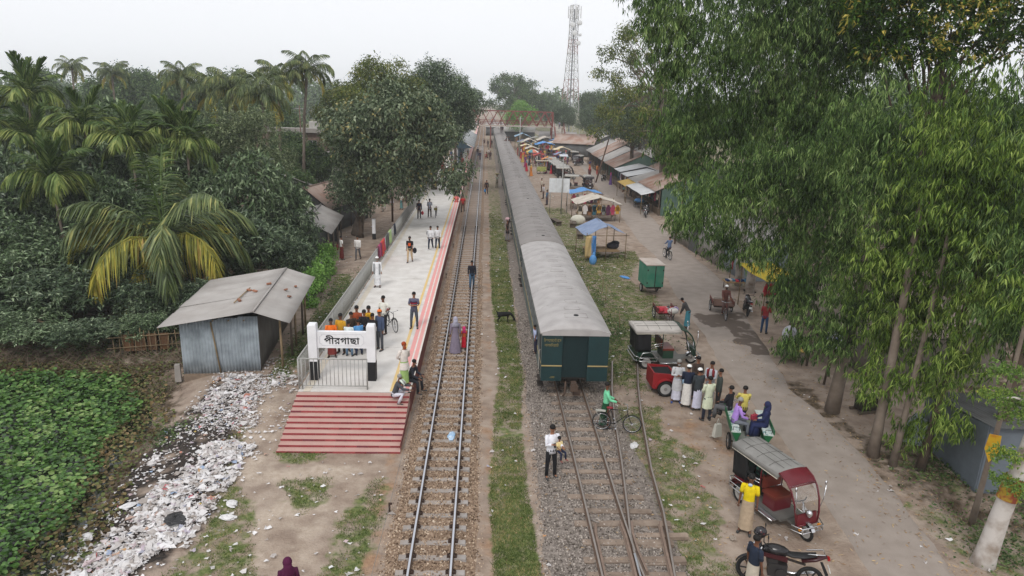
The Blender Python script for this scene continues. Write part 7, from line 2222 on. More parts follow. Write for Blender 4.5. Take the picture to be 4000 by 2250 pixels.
# ================================================================ PEOPLE
SKIN = [mat('skin_%d' % i, c, .55, .08, 6, spec=.3) for i, c in enumerate((srgb(128, 86, 64), srgb(106, 70, 52), srgb(148, 104, 78)))]
HAIR = mat('black_hair', srgb(22, 19, 18), .7, .2, 20)
HENNA = mat('henna_beard', srgb(150, 62, 28), .8)
GREYH = mat('grey_hair', srgb(140, 138, 134), .8)
EYEM = mat('eye_dark', srgb(30, 24, 22), .4)
LIPM = mat('lip', srgb(104, 56, 50), .6)
UP = Vector((0, 0, 1))
POSES = {   # arm: upper, fore; leg: thigh, shin  as (out, forward, up)
 'stand': dict(aR=((.17, .02, -1), (.06, .2, -1)), aL=((.17, .0, -1), (.06, .16, -1)), lR=((.09, 0, -1), (.03, -.02, -1)), lL=((.09, .03, -1), (.03, 0, -1))),
 'walk': dict(aR=((.14, -.28, -1), (.05, .05, -1)), aL=((.14, .28, -1), (.02, .45, -1)), lR=((.05, .36, -1), (.02, -.02, -1)), lL=((.05, -.22, -1), (.02, -.55, -1))),
 'cross': dict(aR=((.22, .18, -1), (-.95, .5, .12)), aL=((.22, .18, -1), (-.95, .55, .02)), lR=((.1, .02, -1), (.03, 0, -1)), lL=((.12, 0, -1), (.03, -.03, -1))),
 'hip': dict(aR=((.15, 0, -1), (.06, .2, -1)), aL=((.75, -.3, -1), (-.8, .3, -.55)), lR=((.1, 0, -1), (.03, -.02, -1)), lL=((.08, .05, -1), (.03, 0, -1))),
 'front': dict(aR=((.1, .22, -1), (-.45, .9, -.15)), aL=((.1, .22, -1), (-.45, .9, -.05)), lR=((.09, 0, -1), (.03, -.02, -1)), lL=((.09, .02, -1), (.03, 0, -1))),
 'behind': dict(aR=((.28, -.3, -1), (-.75, -.45, -.6)), aL=((.28, -.3, -1), (-.75, -.5, -.5)), lR=((.09, 0, -1), (.03, -.02, -1)), lL=((.09, .03, -1), (.03, 0, -1))),
 'sit': dict(aR=((.15, .35, -1), (-.2, .8, -.35)), aL=((.15, .3, -1), (-.2, .85, -.3)), lR=((.2, 1, -.08), (.04, .06, -1)), lL=((.2, 1, -.08), (.04, .12, -1))),
 'squat': dict(aR=((.1, .75, -.65), (-.1, 1, -.1)), aL=((.1, .75, -.65), (-.35, .9, .1)), lR=((.35, .8, .28), (.02, -.42, -1)), lL=((.35, .8, .28), (.02, -.42, -1))),
 'push': dict(aR=((.1, .5, -.9), (-.05, 1, -.3)), aL=((.15, .25, -1), (.0, .9, -.4)), lR=((.05, .3, -1), (.02, -.05, -1)), lL=((.05, -.2, -1), (.02, -.5, -1))),
 'ride': dict(aR=((.1, .65, -.75), (0, .95, -.28)), aL=((.1, .65, -.75), (0, .95, -.28)), lR=((.1, .75, -.65), (.02, -.1, -1)), lL=((.1, .45, -.95), (.02, -.25, -1))),
 'reach': dict(aR=((.35, .25, .95), (-.1, .3, 1)), aL=((.3, .5, .3), (.1, .9, .1)), lR=((.07, .2, -1), (.02, -.05, -1)), lL=((.07, -.05, -1), (.02, -.2, -1))),
 'carry': dict(aR=((.1, .2, -1), (-.35, .85, .45)), aL=((.2, .3, -1), (-.1, 1, .05)), lR=((.09, 0, -1), (.03, -.02, -1)), lL=((.09, .05, -1), (.03, 0, -1))),
 'bend': dict(aR=((.1, .15, -1), (-.1, .3, -1)), aL=((.1, .15, -1), (-.1, .3, -1)), lR=((.08, 0, -1), (.03, 0, -1)), lL=((.08, .06, -1), (.03, 0, -1))),
 'talk': dict(aR=((.25, .2, -1), (-.1, .9, .35)), aL=((.16, 0, -1), (.06, .2, -1)), lR=((.1, 0, -1), (.03, -.02, -1)), lL=((.08, .04, -1), (.03, 0, -1))),
}
def person(loc, heading, label, pose='stand', top='shirt', tc=(.5, .5, .5), bottom='trousers', bc=(.1, .1, .12), head='hair', hc=None, h=1.66, skin=0, near=False, seat=None, lean=0.0, look=0.0, nod=0.0, shoes=(.05, .05, .05), beard=None, group=None, name='person', cat='person', hd=1.0, girth=1.0, z_off=0.0, sleeve=None):
 """One figure facing local +y. The body is a single skinned surface; hair, clothes and shoes are parts."""
 t = empty(name, (loc[0], loc[1], loc[2] + z_off), heading, label, cat, group)
 p = POSES[pose]
 s = h / 1.7
 def D_(v, side): return Vector((v[0] * side, v[1], v[2])).normalized()
 # joints relative to the pelvis
 J = {}
 pel = Vector((0, 0, 0))
 sp = Vector((0, math.sin(lean), math.cos(lean)))
 back = Vector((0, -math.cos(lean), math.sin(lean)))
 J['belly'] = pel + sp * .2
 J['chest'] = pel + sp * .40 - back * .01
 J['nb'] = pel + sp * .53
 hs_ = (sp + UP * .6).normalized() if lean < .5 else (sp + Vector((0, .5, .0))).normalized()
 J['neck'] = J['nb'] + hs_ * .07
 J['head'] = J['nb'] + hs_ * (.175 + .03 * (hd - 1)) + Vector((0, .015, 0))
 for k, side in (('R', 1), ('L', -1)):
  J['sh' + k] = pel + sp * .48 + Vector((.175 * side, 0, 0))
  u, f = p['a' + k]
  J['el' + k] = J['sh' + k] + D_(u, side) * .285
  J['wr' + k] = J['el' + k] + D_(f, side) * .245
  J['ha' + k] = J['wr' + k] + D_(f, side) * .085
  J['hip' + k] = pel + Vector((.085 * side, 0, -.05))
  u, f = p['l' + k]
  J['kn' + k] = J['hip' + k] + D_(u, side) * .42
  J['an' + k] = J['kn' + k] + D_(f, side) * .41
  J['toe' + k] = J['an' + k] + Vector((.03 * side, .15, -.045))
 low = min(J['anR'].z, J['anL'].z)
 dz = (-low + .08) if seat is None else (seat / s + .1)
 off = Vector((0, 0, dz))
 if pose == 'squat' and seat is None: off.y = -J['anR'].y
 J = {k: (v + off) * s for k, v in J.items()}
 pel = off * s
 hr = .098 * s * hd
 # --- body skeleton
 V, E_, Rd = [], [], []
 def v(pt, r):
  V.append(tuple(pt))
  Rd.append(r * s)
  return len(V) - 1
 def e(a, b): E_.append((a, b))
 ip = v(pel, (.105, .085))  if False else v(pel, .1)
 ib = v(J['belly'], .105); e(ip, ib)
 ic = v(J['chest'], .11); e(ib, ic)
 inb = v(J['nb'], .06); e(ic, inb)
 ik = v(J['neck'], .047); e(inb, ik)
 ih = v(J['head'] - hs_ * .03 * s, .078 * hd); e(ik, ih)
 ih2 = v(J['head'] + hs_ * .045 * s, .082 * hd); e(ih, ih2)
 fing = []
 for k, side in (('R', 1), ('L', -1)):
  a = v(J['sh' + k], .05); e(ic, a)
  b = v(J['el' + k], .037); e(a, b)
  c = v(J['wr' + k], .026); e(b, c)
  d = v(J['ha' + k], .03); e(c, d)
  a = v(J['hip' + k], .085); e(ip, a)
  b = v(J['kn' + k], .052); e(a, b)
  c = v(J['an' + k], .036); e(b, c)
  d = v(J['toe' + k], .034); e(c, d)
  if near:
   fd = (J['ha' + k] - J['wr' + k]).normalized()
   sd_ = fd.cross(UP if abs(fd.z) < .8 else Vector((0, 1, 0))).normalized()
   cd = fd.cross(sd_)
   for q in range(4):
    ln = (.062, .07, .066, .05)[q] * s
    b0 = J['ha' + k] + sd_ * (q - 1.5) * .018 * s
    m_ = b0 + fd * ln * .6 + cd * .008 * s
    fing.append([b0, m_, m_ + (fd * .8 + cd * .6) * ln * .5])
   b0 = J['ha' + k] - fd * .03 * s + sd_ * .028 * s
   fing.append([b0, b0 + (fd * .5 + sd_) .normalized() * .035 * s, b0 + (fd + sd_ * .7).normalized() * .065 * s])
 nroot = [ip]
 for ch in fing:
  ids = [v(q, .0095) for q in ch]
  nroot.append(ids[0])
  for a, b in zip(ids[:-1], ids[1:]): e(a, b)
 me = bpy.data.meshes.new('body')
 me.from_pydata(V, E_, [])
 me.materials.append(SKIN[skin])
 bo = link('body', me, t)
 md = bo.modifiers.new('skin', 'SKIN')
 md.use_smooth_shade = True
 sv = me.skin_vertices[0].data
 for i, r in enumerate(Rd):
  sv[i].radius = (r, r)
  sv[i].use_root = i in nroot
 if near or loc[1] < 52:
  sb = bo.modifiers.new('subdivision', 'SUBSURF')
  sb.levels = sb.render_levels = 1
 # --- clothes
 gt_ = girth
 tm = plain(tc, .9, scale=9, var=.16)
 bm = plain(bc, .9, scale=9, var=.16)
 X = (1, 0, 0)
 def wavy(pts, rad, n=18, amp=.05, k=7, name='cloth', m=None, ph=0.0):
  mb = MB()
  vs, fs = [], []
  for i, (c, (rx, ry)) in enumerate(zip(pts, rad)):
   a_ = amp * i / (len(pts) - 1)
   for j in range(n):
    a = 2 * math.pi * j / n
    q = 1 + a_ * math.sin(k * a + ph + .4 * i)
    vs.append((c[0] + rx * s * q * math.cos(a), c[1] + ry * s * q * math.sin(a), c[2]))
  for i in range(len(pts) - 1):
   for j in range(n): fs.append((i * n + (j + 1) % n, i * n + j, (i + 1) * n + j, (i + 1) * n + (j + 1) % n))
  return mb.add(vs, fs, True)
 hem = {'shirt': -.1, 'long': -.1, 'jacket': -.12, 'panjabi': -.1, 'abaya': -.1, 'kurta': -.1}[top]
 upm = MB()
 g0 = gt_ * s
 rings = [(pel + sp * hem * s, (.158 * g0, .112 * g0)), (pel + sp * .03 * s, (.155 * g0, .112 * g0)), (J['belly'], (.15 * g0, .112 * g0)), (pel + sp * .34 * s, (.168 * g0, .116 * g0)), (pel + sp * .43 * s, (.178 * g0, .108 * g0)), (pel + sp * .495 * s, (.15 * s, .08 * s)), (pel + sp * .535 * s, (.07 * s, .066 * s))]
 upm.tube([r[0] for r in rings], [r[1] for r in rings], 14, flat=X)
 sl = sleeve or ('short' if top == 'shirt' else 'long')
 for k in 'RL':
  a, b, c = J['sh' + k], J['el' + k], J['wr' + k]
  inn = a.lerp(pel + sp * .44 * s, .3)
  if sl == 'short': upm.tube([inn, a, a.lerp(b, .5), a.lerp(b, .8)], [.062 * s, .066 * s, .06 * s, .06 * s], 9)
  else: upm.tube([inn, a, a.lerp(b, .6), b, b.lerp(c, .6), b.lerp(c, .95)], [.062 * s, .068 * s, .058 * s, .052 * s, .045 * s, .042 * s], 9)
 upper = upm.build({'shirt': 'shirt', 'long': 'shirt', 'jacket': 'jacket', 'panjabi': 'tunic', 'kurta': 'tunic', 'abaya': 'gown'}[top], tm, t)
 mid_kn = (J['knR'] + J['knL']) / 2
 mid_an = (J['anR'] + J['anL']) / 2
 sitting = pose in ('sit', 'squat', 'ride')
 if top in ('panjabi', 'kurta') and not sitting:
  q = mid_kn.copy()
  q.z += .04 * s if top == 'panjabi' else .2 * s
  wavy([pel + UP * .02 * s, pel.lerp(q, .4), q], [(.165 * g0, .12 * g0), (.19, .15), (.2, .16)], 18, .08, 5, m=tm).build('tunic_skirt', tm, upper)
 if top == 'abaya' and not sitting:
  q = mid_an.copy()
  q.z = .03 * s
  wavy([pel + UP * .05 * s, pel.lerp(q, .35), pel.lerp(q, .7), q], [(.165, .125), (.21, .17), (.25, .21), (.29, .26)], 20, .1, 7, m=tm).build('gown_skirt', tm, upper)
 if bottom in ('lungi', 'skirt') and not sitting:
  q = mid_an.copy()
  q.z += .06 * s
  wavy([pel + UP * .06 * s, pel.lerp(q, .3), pel.lerp(q, .65), q], [(.163, .118), (.175, .135), (.175, .14), (.19, .155)], 18, .09, 6, m=bm).build('lungi', bm, t)
 elif not (top == 'abaya' and not sitting):
  lg = MB()
  lg.tube([pel + UP * .06 * s, pel - UP * .0 * s, pel - UP * .1 * s], [(.15 * g0, .11 * g0), (.155 * g0, .115 * g0), (.13 * g0, .1 * g0)], 12, flat=X)
  fat = 1.45 if bottom in ('lungi', 'skirt') or top == 'abaya' else 1.0
  for k in 'RL':
   a, b, c = J['hip' + k], J['kn' + k], J['an' + k]
   lg.tube([a + (a - b) * .05, a.lerp(b, .5), b, b.lerp(c, .5), b.lerp(c, .98)], [.094 * s * fat, .08 * s * fat, .066 * s * fat, .058 * s * fat, .054 * s * fat], 10)
  lg.build('lungi' if bottom in ('lungi', 'skirt') else 'trousers', bm if top != 'abaya' else tm, t)
 for k in 'RL':
  a, b = J['an' + k], J['toe' + k]
  MB().tube([a + Vector((0, -.05 * s, -.045 * s)), a + Vector((0, .0, -.035 * s)), b + Vector((0, 0, -.002)), b + Vector((0, .045 * s, -.01 * s))], [.035 * s, .044 * s, .04 * s, .02 * s], 8).build('shoe', plain(shoes, .7), t)
 # --- head
 hm = rotm(0, 0, look) @ rotm(-nod, 0, 0)
 hcn = J['head'] + UP * .005 * s
 def hp(x_, y_, z_): return hcn + hm @ Vector((x_ * s * hd, y_ * s * hd, z_ * s * hd))
 def hball(c, r, cut=-1.0, n=12, m=8):
  mb = MB().ball((0, 0, 0), (r[0] * s * hd, r[1] * s * hd, r[2] * s * hd), n, m, cut, 1.0)
  o_ = hp(*c)
  mb.v = [tuple(hm @ Vector(q) + o_) for q in mb.v]
  return mb
 if head in ('hair', 'grey', 'henna'):
  mb = hball((0, -.03, .048), (.094, .094, .09), -.4)
  mb.build('hair', {'hair': HAIR, 'grey': GREYH, 'henna': HENNA}[head], t)
 elif head == 'cap':
  hball((0, -.012, .045), (.1, .106, .085), 0.0).build('cap', plain(hc or srgb(232, 232, 230), .8), t)
  hball((0, -.03, .02), (.094, .098, .08), -.5).build('hair', GREYH if beard else HAIR, t)
 elif head == 'scarf':
  sc_ = hball((0, -.018, .012), (.115, .118, .135), -.95)
  sc_.tube([hp(0, -.05, .0), hp(0, -.06, -.12), pel + sp * .5 * s, pel + sp * .36 * s + Vector((0, -.02, 0))], [(.1 * s * hd, .1 * s * hd), (.105 * s, .1 * s), (.17 * s, .12 * s), (.19 * s, .14 * s)], 14, flat=X)
  sc_.build('headscarf', plain(hc or tc, .9, scale=9), t)
  fb_ = hball((0, .05, .0), (.066, .06, .085), -1)
  fb_.build('face', SKIN[skin], t)
 if beard:
  hball((0, .06, -.075), (.055, .05, .06 if beard != 'long' else .1), -1, 8, 6).build('beard', HENNA if head == 'henna' else (GREYH if beard == 'grey' else HAIR), t)
 if near and head != 'none':
  for sx in (-1, 1):
   hball((sx * .032, .088, .012), (.013, .01, .008), -1, 6, 4).build('eye', EYEM, t)
   hball((sx * .034, .09, .033), (.02, .008, .005), -1, 6, 4).build('eyebrow', HAIR, t)
   if head != 'scarf': hball((sx * .088, .0, -.005), (.012, .022, .03), -1, 6, 5).build('ear', SKIN[skin], t)
  hball((0, .1, -.012), (.013, .018, .022), -1, 6, 5).build('nose', SKIN[skin], t)
  hball((0, .085, -.05), (.024, .01, .007), -1, 6, 4).build('mouth', LIPM, t)
 t['hand_r'] = tuple(J['haR'])
 return t, J
def hand_world(pj, k='R'):
 t, J = pj
 c, s_ = math.cos(t.rotation_euler.z), math.sin(t.rotation_euler.z)
 q = J['ha' + k]
 return (t.location.x + q.x * c - q.y * s_, t.location.y + q.x * s_ + q.y * c, t.location.z + q.z)
C = lambda r, g, b: srgb(r, g, b)
GP = 'people at the station'
WHITE_, NAVY, BLACK_, GREY_ = C(214, 214, 216), C(30, 38, 58), C(26, 26, 30), C(110, 110, 114)
JEAN = C(54, 76, 104)
P = person
# on the platform
P((-6.08, 38.35, PZ), R(178), 'old man in long white tunic, white cap and grey scarf by the railing', 'stand', 'panjabi', C(226, 226, 228), 'lungi', C(222, 222, 224), 'cap', h=1.72, near=True, beard='grey', skin=2)
mb = MB()
for s_ in (-1, 1): mb.sheet((s_ * .12, .13, 1.42), (s_ * .07, 0, 0), (.0, .02, -.62), 2, 6, lambda a, b: .02 * math.sin(5 * b), .008)
mb.sheet((-.19, -.1, 1.43), (.38, 0, 0), (0, -.03, -.12), 6, 2, None, .008)
tag(mb.build('scarf', plain(C(140, 142, 144), .9), None, (-6.08, 38.35, PZ), (0, 0, R(178))), 'grey scarf round the neck of the old man in white', 'scarf')
P((-4.89, 44.6, PZ), R(175), 'young man in a black T-shirt with an orange print and beige trousers', 'walk', 'shirt', BLACK_, 'trousers', C(190, 164, 130), h=1.7, beard='b', near=True)
pr = MB().box((0, 0, 0), (.17, .012, .2)).build('shirt_print', plain(C(200, 84, 40), .8), None, (-4.9, 44.478, PZ + 1.24), (0, 0, R(175)))
tag(pr, 'orange print on the chest of the black T-shirt', 'print')
loose('jacket_bundle', MB().ball((0, 0, 0), (.14, .1, .2), 9, 7), plain(C(30, 30, 36), .9), (-4.55, 44.45, PZ + .85), 0, 'dark jacket carried by the man in the black T-shirt', 'jacket')
P((-3.83, 48.66, PZ), R(172), 'student in white shirt and navy trousers with a backpack, left of the pair', 'walk', 'long', WHITE_, 'trousers', NAVY, shoes=(.7, .7, .7), h=1.66, near=False)
P((-3.34, 48.88, PZ), R(185), 'student in white shirt and tie, right of the pair', 'stand', 'long', WHITE_, 'trousers', NAVY, shoes=(.7, .7, .7), h=1.62)
loose('backpack', MB().ball((0, 0, .22), (.16, .12, .24), 10, 7), plain(NAVY, .8), (-3.98, 48.85, PZ + .95), 0, 'dark backpack on the left student', 'backpack')
P((-5.86, 61.5, PZ), R(5), 'man in dark blue walking away with a red bag', 'walk', 'long', C(36, 46, 70), 'trousers', C(44, 52, 66))
loose('red_bag', MB().ball((0, 0, .16), (.13, .08, .18), 9, 6).tube([(-.05, 0, .3), (0, 0, .42), (.05, 0, .3)], .01, 5), plain(C(190, 40, 50), .6), (-5.58, 61.6, PZ + .35), 0, 'red plastic bag in the hand of the man in dark blue', 'bag')
P((-4.98, 62.3, PZ), R(0), 'man in a pale blue shirt pushing the bicycle along the platform', 'push', 'long', C(196, 204, 220), 'trousers', BLACK_)
P((-3.25, 31.15, PZ), R(178), 'man with folded arms in a red and navy striped shirt on the yellow line', 'cross', 'shirt', C(92, 92, 112), 'trousers', C(74, 80, 88), h=1.72, near=True, skin=2)
st_ = MB()
for (z0_, z1_) in ((1.255, 1.31),): st_.tube([(0, 0, z0_), (0, 0, z1_)], [(.187, .127), (.19, .125)], 16, flat=(1, 0, 0))
tag(st_.build('red_stripe', plain(C(150, 34, 54), .9), None, (-3.25, 31.15, PZ), (0, 0, R(178))), 'red chest band of the striped polo shirt', 'stripe')
st_ = MB().tube([(0, 0, 1.31), (0, 0, 1.43)], [(.191, .125), (.16, .095)], 16, flat=(1, 0, 0))
tag(st_.build('navy_yoke', plain(C(34, 34, 62), .9), None, (-3.25, 31.15, PZ), (0, 0, R(178))), 'navy shoulder part of the striped polo shirt', 'shirt part')
P((-4.58, 30.35, PZ), R(150), 'man in a white shirt and black trousers, hand on hip beside a bicycle', 'hip', 'shirt', C(222, 220, 210), 'trousers', BLACK_, h=1.74, near=True, skin=1)
P((-6.31, 27.3, PZ), R(188), 'man in a bright orange shirt and red lungi behind the sign', 'cross', 'long', C(226, 110, 30), 'lungi', C(120, 50, 46), h=1.62, near=True, skin=1)
P((-6.0, 27.75, PZ), R(160), 'man in a mustard shirt beside the one in orange', 'stand', 'shirt', C(200, 150, 40), 'trousers', C(60, 54, 50), h=1.7, near=True, skin=1, nod=.3)
P((-5.62, 28.1, PZ), R(215), 'man in a brown-black jacket behind the sign board', 'front', 'jacket', C(58, 46, 38), 'trousers', C(46, 46, 50), h=1.66, near=True)
P((-5.5, 28.75, PZ), R(175), 'man in a brick red shirt at the back of the huddle', 'front', 'shirt', C(150, 70, 40), 'trousers', C(60, 56, 52), h=1.74, near=True, nod=.2)
P((-5.1, 28.3, PZ), R(170), 'man in a black shirt in the middle of the huddle', 'front', 'long', C(30, 28, 32), 'trousers', C(40, 44, 50), h=1.7, near=True, nod=.25)
P((-4.98, 28.75, PZ), R(180), 'man in a mustard jacket at the back of the huddle', 'front', 'jacket', C(206, 156, 36), 'trousers', C(130, 110, 110), h=1.74, near=True, nod=.3)
P((-5.6, 27.4, PZ), R(350), 'boy in a white shirt and jeans seen from behind the sign', 'front', 'shirt', C(214, 224, 226), 'trousers', C(90, 116, 140), h=1.5, near=True)
P((-5.22, 27.55, PZ), R(30), 'boy in a light blue shirt looking into the huddle', 'front', 'shirt', C(86, 146, 200), 'trousers', C(46, 54, 76), h=1.52, near=True)
P((-4.72, 28.15, PZ), R(160), 'young man in a black T-shirt at the right of the huddle', 'front', 'shirt', C(28, 28, 32), 'trousers', C(50, 54, 60), h=1.6, near=True, nod=.35)
P((-4.42, 28.2, PZ), R(140), 'man in a slate blue shirt and orange cap right of the huddle', 'stand', 'long', C(66, 78, 104), 'trousers', C(70, 72, 78), 'cap', C(220, 110, 40), h=1.76, near=True)
P((-2.94, 24.42, PZ), R(215), 'orange-bearded man in a white tunic and green lungi at the stair top', 'behind', 'kurta', C(216, 208, 200), 'lungi', C(150, 180, 110), 'henna', h=1.68, near=True, beard='long', skin=2)
P((-2.78, 24.9, PZ), R(250), 'man in a dark jacket sitting on the platform edge', 'sit', 'jacket', C(44, 46, 54), 'trousers', C(40, 42, 48), h=1.66, near=True, seat=.02, lean=.3, nod=.3)
P((-2.98, 23.3, .58), R(265), 'man in a grey jacket squatting on the top steps with his arm stretched out', 'squat', 'jacket', C(72, 74, 80), 'trousers', C(206, 206, 216), 'grey', h=1.62, near=True, lean=.35, skin=1)
loose('neck_scarf', MB().tube([(-.1, .12, 0), (-.09, .02, .12), (0, -.08, .16), (.09, .02, .12), (.1, .12, 0)], [.035, .04, .045, .04, .035], 8), plain(C(206, 216, 206), .9), (-2.9, 23.28, 1.33), R(265), 'pale green and white scarf round the neck of the squatting man', 'scarf')
P((-2.95, 72.0, PZ), R(0), 'person in pink sitting on the platform edge', 'sit', 'shirt', C(226, 120, 116), 'lungi', C(200, 100, 100), seat=.02)
for (x_, y_, hd_, tp, cc, bt, bb_, lab) in ((-4.94, 82, 178, 'long', C(176, 186, 200), 'trousers', C(40, 46, 60), 'person with a pale shirt walking on the far platform'), (-4.24, 82.1, 185, 'long', C(190, 190, 200), 'trousers', C(40, 44, 60), 'person in a pale shirt carrying a case on the far platform'), (-3.81, 80, 180, 'jacket', C(40, 46, 64), 'trousers', C(56, 60, 70), 'person in a dark blue jacket on the far platform'), (-3.13, 75.7, 0, 'long', C(170, 190, 216), 'trousers', C(34, 36, 44), 'person in pale blue with raised arm near the red stripe'), (-2.83, 75.8, 10, 'long', C(150, 176, 206), 'trousers', C(44, 50, 66), 'person in light blue nearest the far platform edge'), (-3.16, 87.6, 175, 'long', BLACK_, 'trousers', C(40, 40, 46), 'person in black on the far platform edge'), (-3.0, 86, 180, 'jacket', C(70, 40, 44), 'trousers', C(36, 36, 42), 'person in dark maroon on the far platform edge'), (-5.88, 97.5, 180, 'abaya', C(150, 40, 54), 'skirt', C(150, 40, 54), 'woman in dark red far along the platform'), (-4.48, 96.3, 180, 'abaya', C(224, 104, 96), 'skirt', C(200, 90, 90), 'woman in coral far along the platform'), (-4.9, 92, 180, 'long', C(60, 60, 80), 'trousers', C(40, 40, 50), 'person in slate walking on the far platform')):
 P((x_, y_, PZ), R(hd_), lab, random.choice(('walk', 'stand')), tp, cc, bt, bb_, 'scarf' if tp == 'abaya' else 'hair', group=GP)
for k in range(12):
 x_, y_ = -6.2 + 3.2 * ((k * 5) % 12) / 12, 100 + 4.5 * k
 ci = k % 6
 P((x_, y_, PZ), R(180 * (k % 2)), 'tiny %s far along the platform, %s' % (('person in navy', 'person in white', 'person in maroon', 'person in green', 'person in black', 'person in blue')[ci], 'nearer one' if k < 6 else 'farther one'), 'walk' if k % 3 else 'stand', 'long', (C(36, 44, 70), C(206, 206, 206), C(120, 40, 50), C(70, 110, 80), C(30, 30, 34), C(70, 110, 160))[ci], 'trousers', C(50, 50, 58), group=GP)
# left of the railing
P((-10.13, 48.15, 0), R(-60), 'man in a white shirt and long red-brown lungi carrying a bag by the shed', 'stand', 'shirt', C(220, 218, 212), 'lungi', C(104, 44, 38), h=1.66)
P((-9.0, 48.24, 0), R(176), 'man in a white shirt and grey trousers walking left of the railing', 'walk', 'long', C(224, 220, 216), 'trousers', C(92, 92, 94), h=1.7)
loose('shoulder_bag', MB().ball((0, 0, .2), (.1, .16, .24), 9, 7), plain(C(110, 56, 46), .9), (-10.4, 48.1, .75), 0, 'brown bag on the back of the man with the red-brown lungi', 'bag')
for (x_, y_, hd_, po, cc, bb_, lab, st) in ((-8.6, 71.2, 160, 'stand', C(206, 206, 196), C(90, 130, 130), 'man in white and teal by the stall left of the railing', None), (-9.46, 70.5, 180, 'stand', C(206, 206, 214), C(180, 180, 190), 'child in white under the big tree', None), (-8.5, 77.3, 120, 'sit', C(60, 44, 50), C(60, 50, 50), 'man sitting under the big tree', .4), (-10.3, 69.6, 90, 'squat', C(190, 190, 188), C(180, 180, 170), 'man in white squatting under the big tree', None), (-10.0, 86.6, 0, 'stand', C(100, 70, 60), C(90, 90, 90), 'man in brown under the far trees', None)):
 P((x_, y_, 0), R(hd_), lab, po, 'shirt', cc, 'lungi' if po == 'stand' else 'trousers', bb_, seat=st, h=1.1 if 'child' in lab else 1.66, group=GP)
# on the main track
P((-.67, 40.2, .25), R(184), 'man in a black pullover and blue jeans balancing along the rail', 'walk', 'long', C(26, 28, 40), 'trousers', C(64, 92, 118), h=1.7, near=True)
P((-1.22, 29.75, .1), R(12), 'woman in a long grey gown and headscarf walking away on the track', 'stand', 'abaya', C(128, 118, 134), 'skirt', C(128, 118, 134), 'scarf', C(158, 156, 172), h=1.64, near=True)
P((-.84, 30.25, .1), R(10), 'small child in orange and red holding on to the woman in grey', 'stand', 'shirt', C(196, 92, 50), 'skirt', C(200, 30, 50), 'scarf', C(200, 50, 110), h=1.02, hd=1.25)
P((-2.2, 70.2, .02), R(10), 'man in a red shirt standing beside the far track', 'stand', 'shirt', C(180, 44, 48), 'trousers', C(34, 34, 40))
for (x_, y_, hd_, cc, bb_, po, lab) in ((-1.5, 140, 0, C(36, 44, 60), C(60, 90, 130), 'stand', 'person in dark blue on the far track'), (-.97, 130.5, 180, C(40, 50, 80), C(50, 60, 90), 'walk', 'person in navy walking on the far track'), (.25, 84, 170, C(30, 30, 34), C(40, 44, 54), 'stand', 'man in black with a blue bag between the tracks'), (-.25, 179, 0, C(50, 40, 44), C(50, 50, 60), 'sit', 'far person sitting by the footbridge foot'), (.6, 166, 20, C(44, 50, 66), C(60, 60, 70), 'stand', 'far person in slate under the footbridge'), (1.5, 168, -20, C(54, 54, 64), C(60, 60, 60), 'stand', 'far person in grey under the footbridge'), (1.0, 132, 160, C(34, 38, 50), C(40, 50, 66), 'stand', 'far man in dark clothes at the right of the trackside group'), (.7, 138, 200, C(206, 200, 196), C(90, 60, 60), 'stand', 'far person in white in the trackside group'), (.13, 135.5, 90, C(160, 50, 60), C(130, 40, 60), 'squat', 'far person in red squatting in the trackside group'), (.4, 136.5, 250, C(60, 110, 70), C(80, 60, 60), 'squat', 'far person in green squatting in the trackside group')):
 P((x_, y_, .05), R(hd_), lab, po, 'long', cc, 'trousers', bb_, group=GP, seat=.3 if po == 'sit' else None)
loose('blue_bag', MB().ball((0, 0, .2), (.14, .1, .2), 9, 6), plain(C(60, 130, 190), .7), (.05, 83.9, .3), 0, 'blue bag in the hand of the man in black between the tracks', 'bag')
P((1.63, 90.5, .03), R(0), 'man in a pale shirt carrying a basket on his head beside the train', 'reach', 'long', C(170, 176, 160), 'trousers', C(110, 120, 110))
loose('head_basket', MB().tube([(0, 0, 0), (0, 0, .16)], [.2, .26], 12), mat('basket_cane'), (1.63, 90.52, 1.78), 0, 'round basket on the head of the man in a pale shirt', 'basket')
P((1.95, 55.8, .03), R(-80), 'person in black climbing at the train door with a bundle on the head', 'reach', 'kurta', C(26, 26, 32), 'trousers', C(140, 140, 144), h=1.72)
loose('head_bundle', MB().ball((0, 0, .12), (.2, .18, .14), 10, 7), plain(C(206, 170, 176), .8), (1.95, 55.82, 1.78), 0, 'pale pink bundle on the head of the person in black', 'bundle')
P((2.25, 26.8, 1.25), R(100), 'boy looking out of the door of the rearmost coach', 'stand', 'shirt', C(170, 180, 210), 'trousers', C(40, 40, 60), h=1.2, lean=.15)
for (x_, y_, hd_, cc, po, lab) in ((3.8, 170.7, 180, C(34, 38, 52), 'stand', 'far person standing on the train roof, left one'), (4.15, 170.8, 170, C(30, 34, 48), 'stand', 'far person standing on the train roof, right one'), (4.2, 139, 90, C(34, 34, 42), 'sit', 'far person sitting on the train roof, left one'), (4.65, 139.2, -90, C(30, 32, 40), 'sit', 'far person sitting on the train roof, right one')):
 P((x_, y_, 3.28), R(hd_), lab, po, 'long', cc, 'trousers', C(40, 44, 56), seat=.02 if po == 'sit' else None, group=GP)
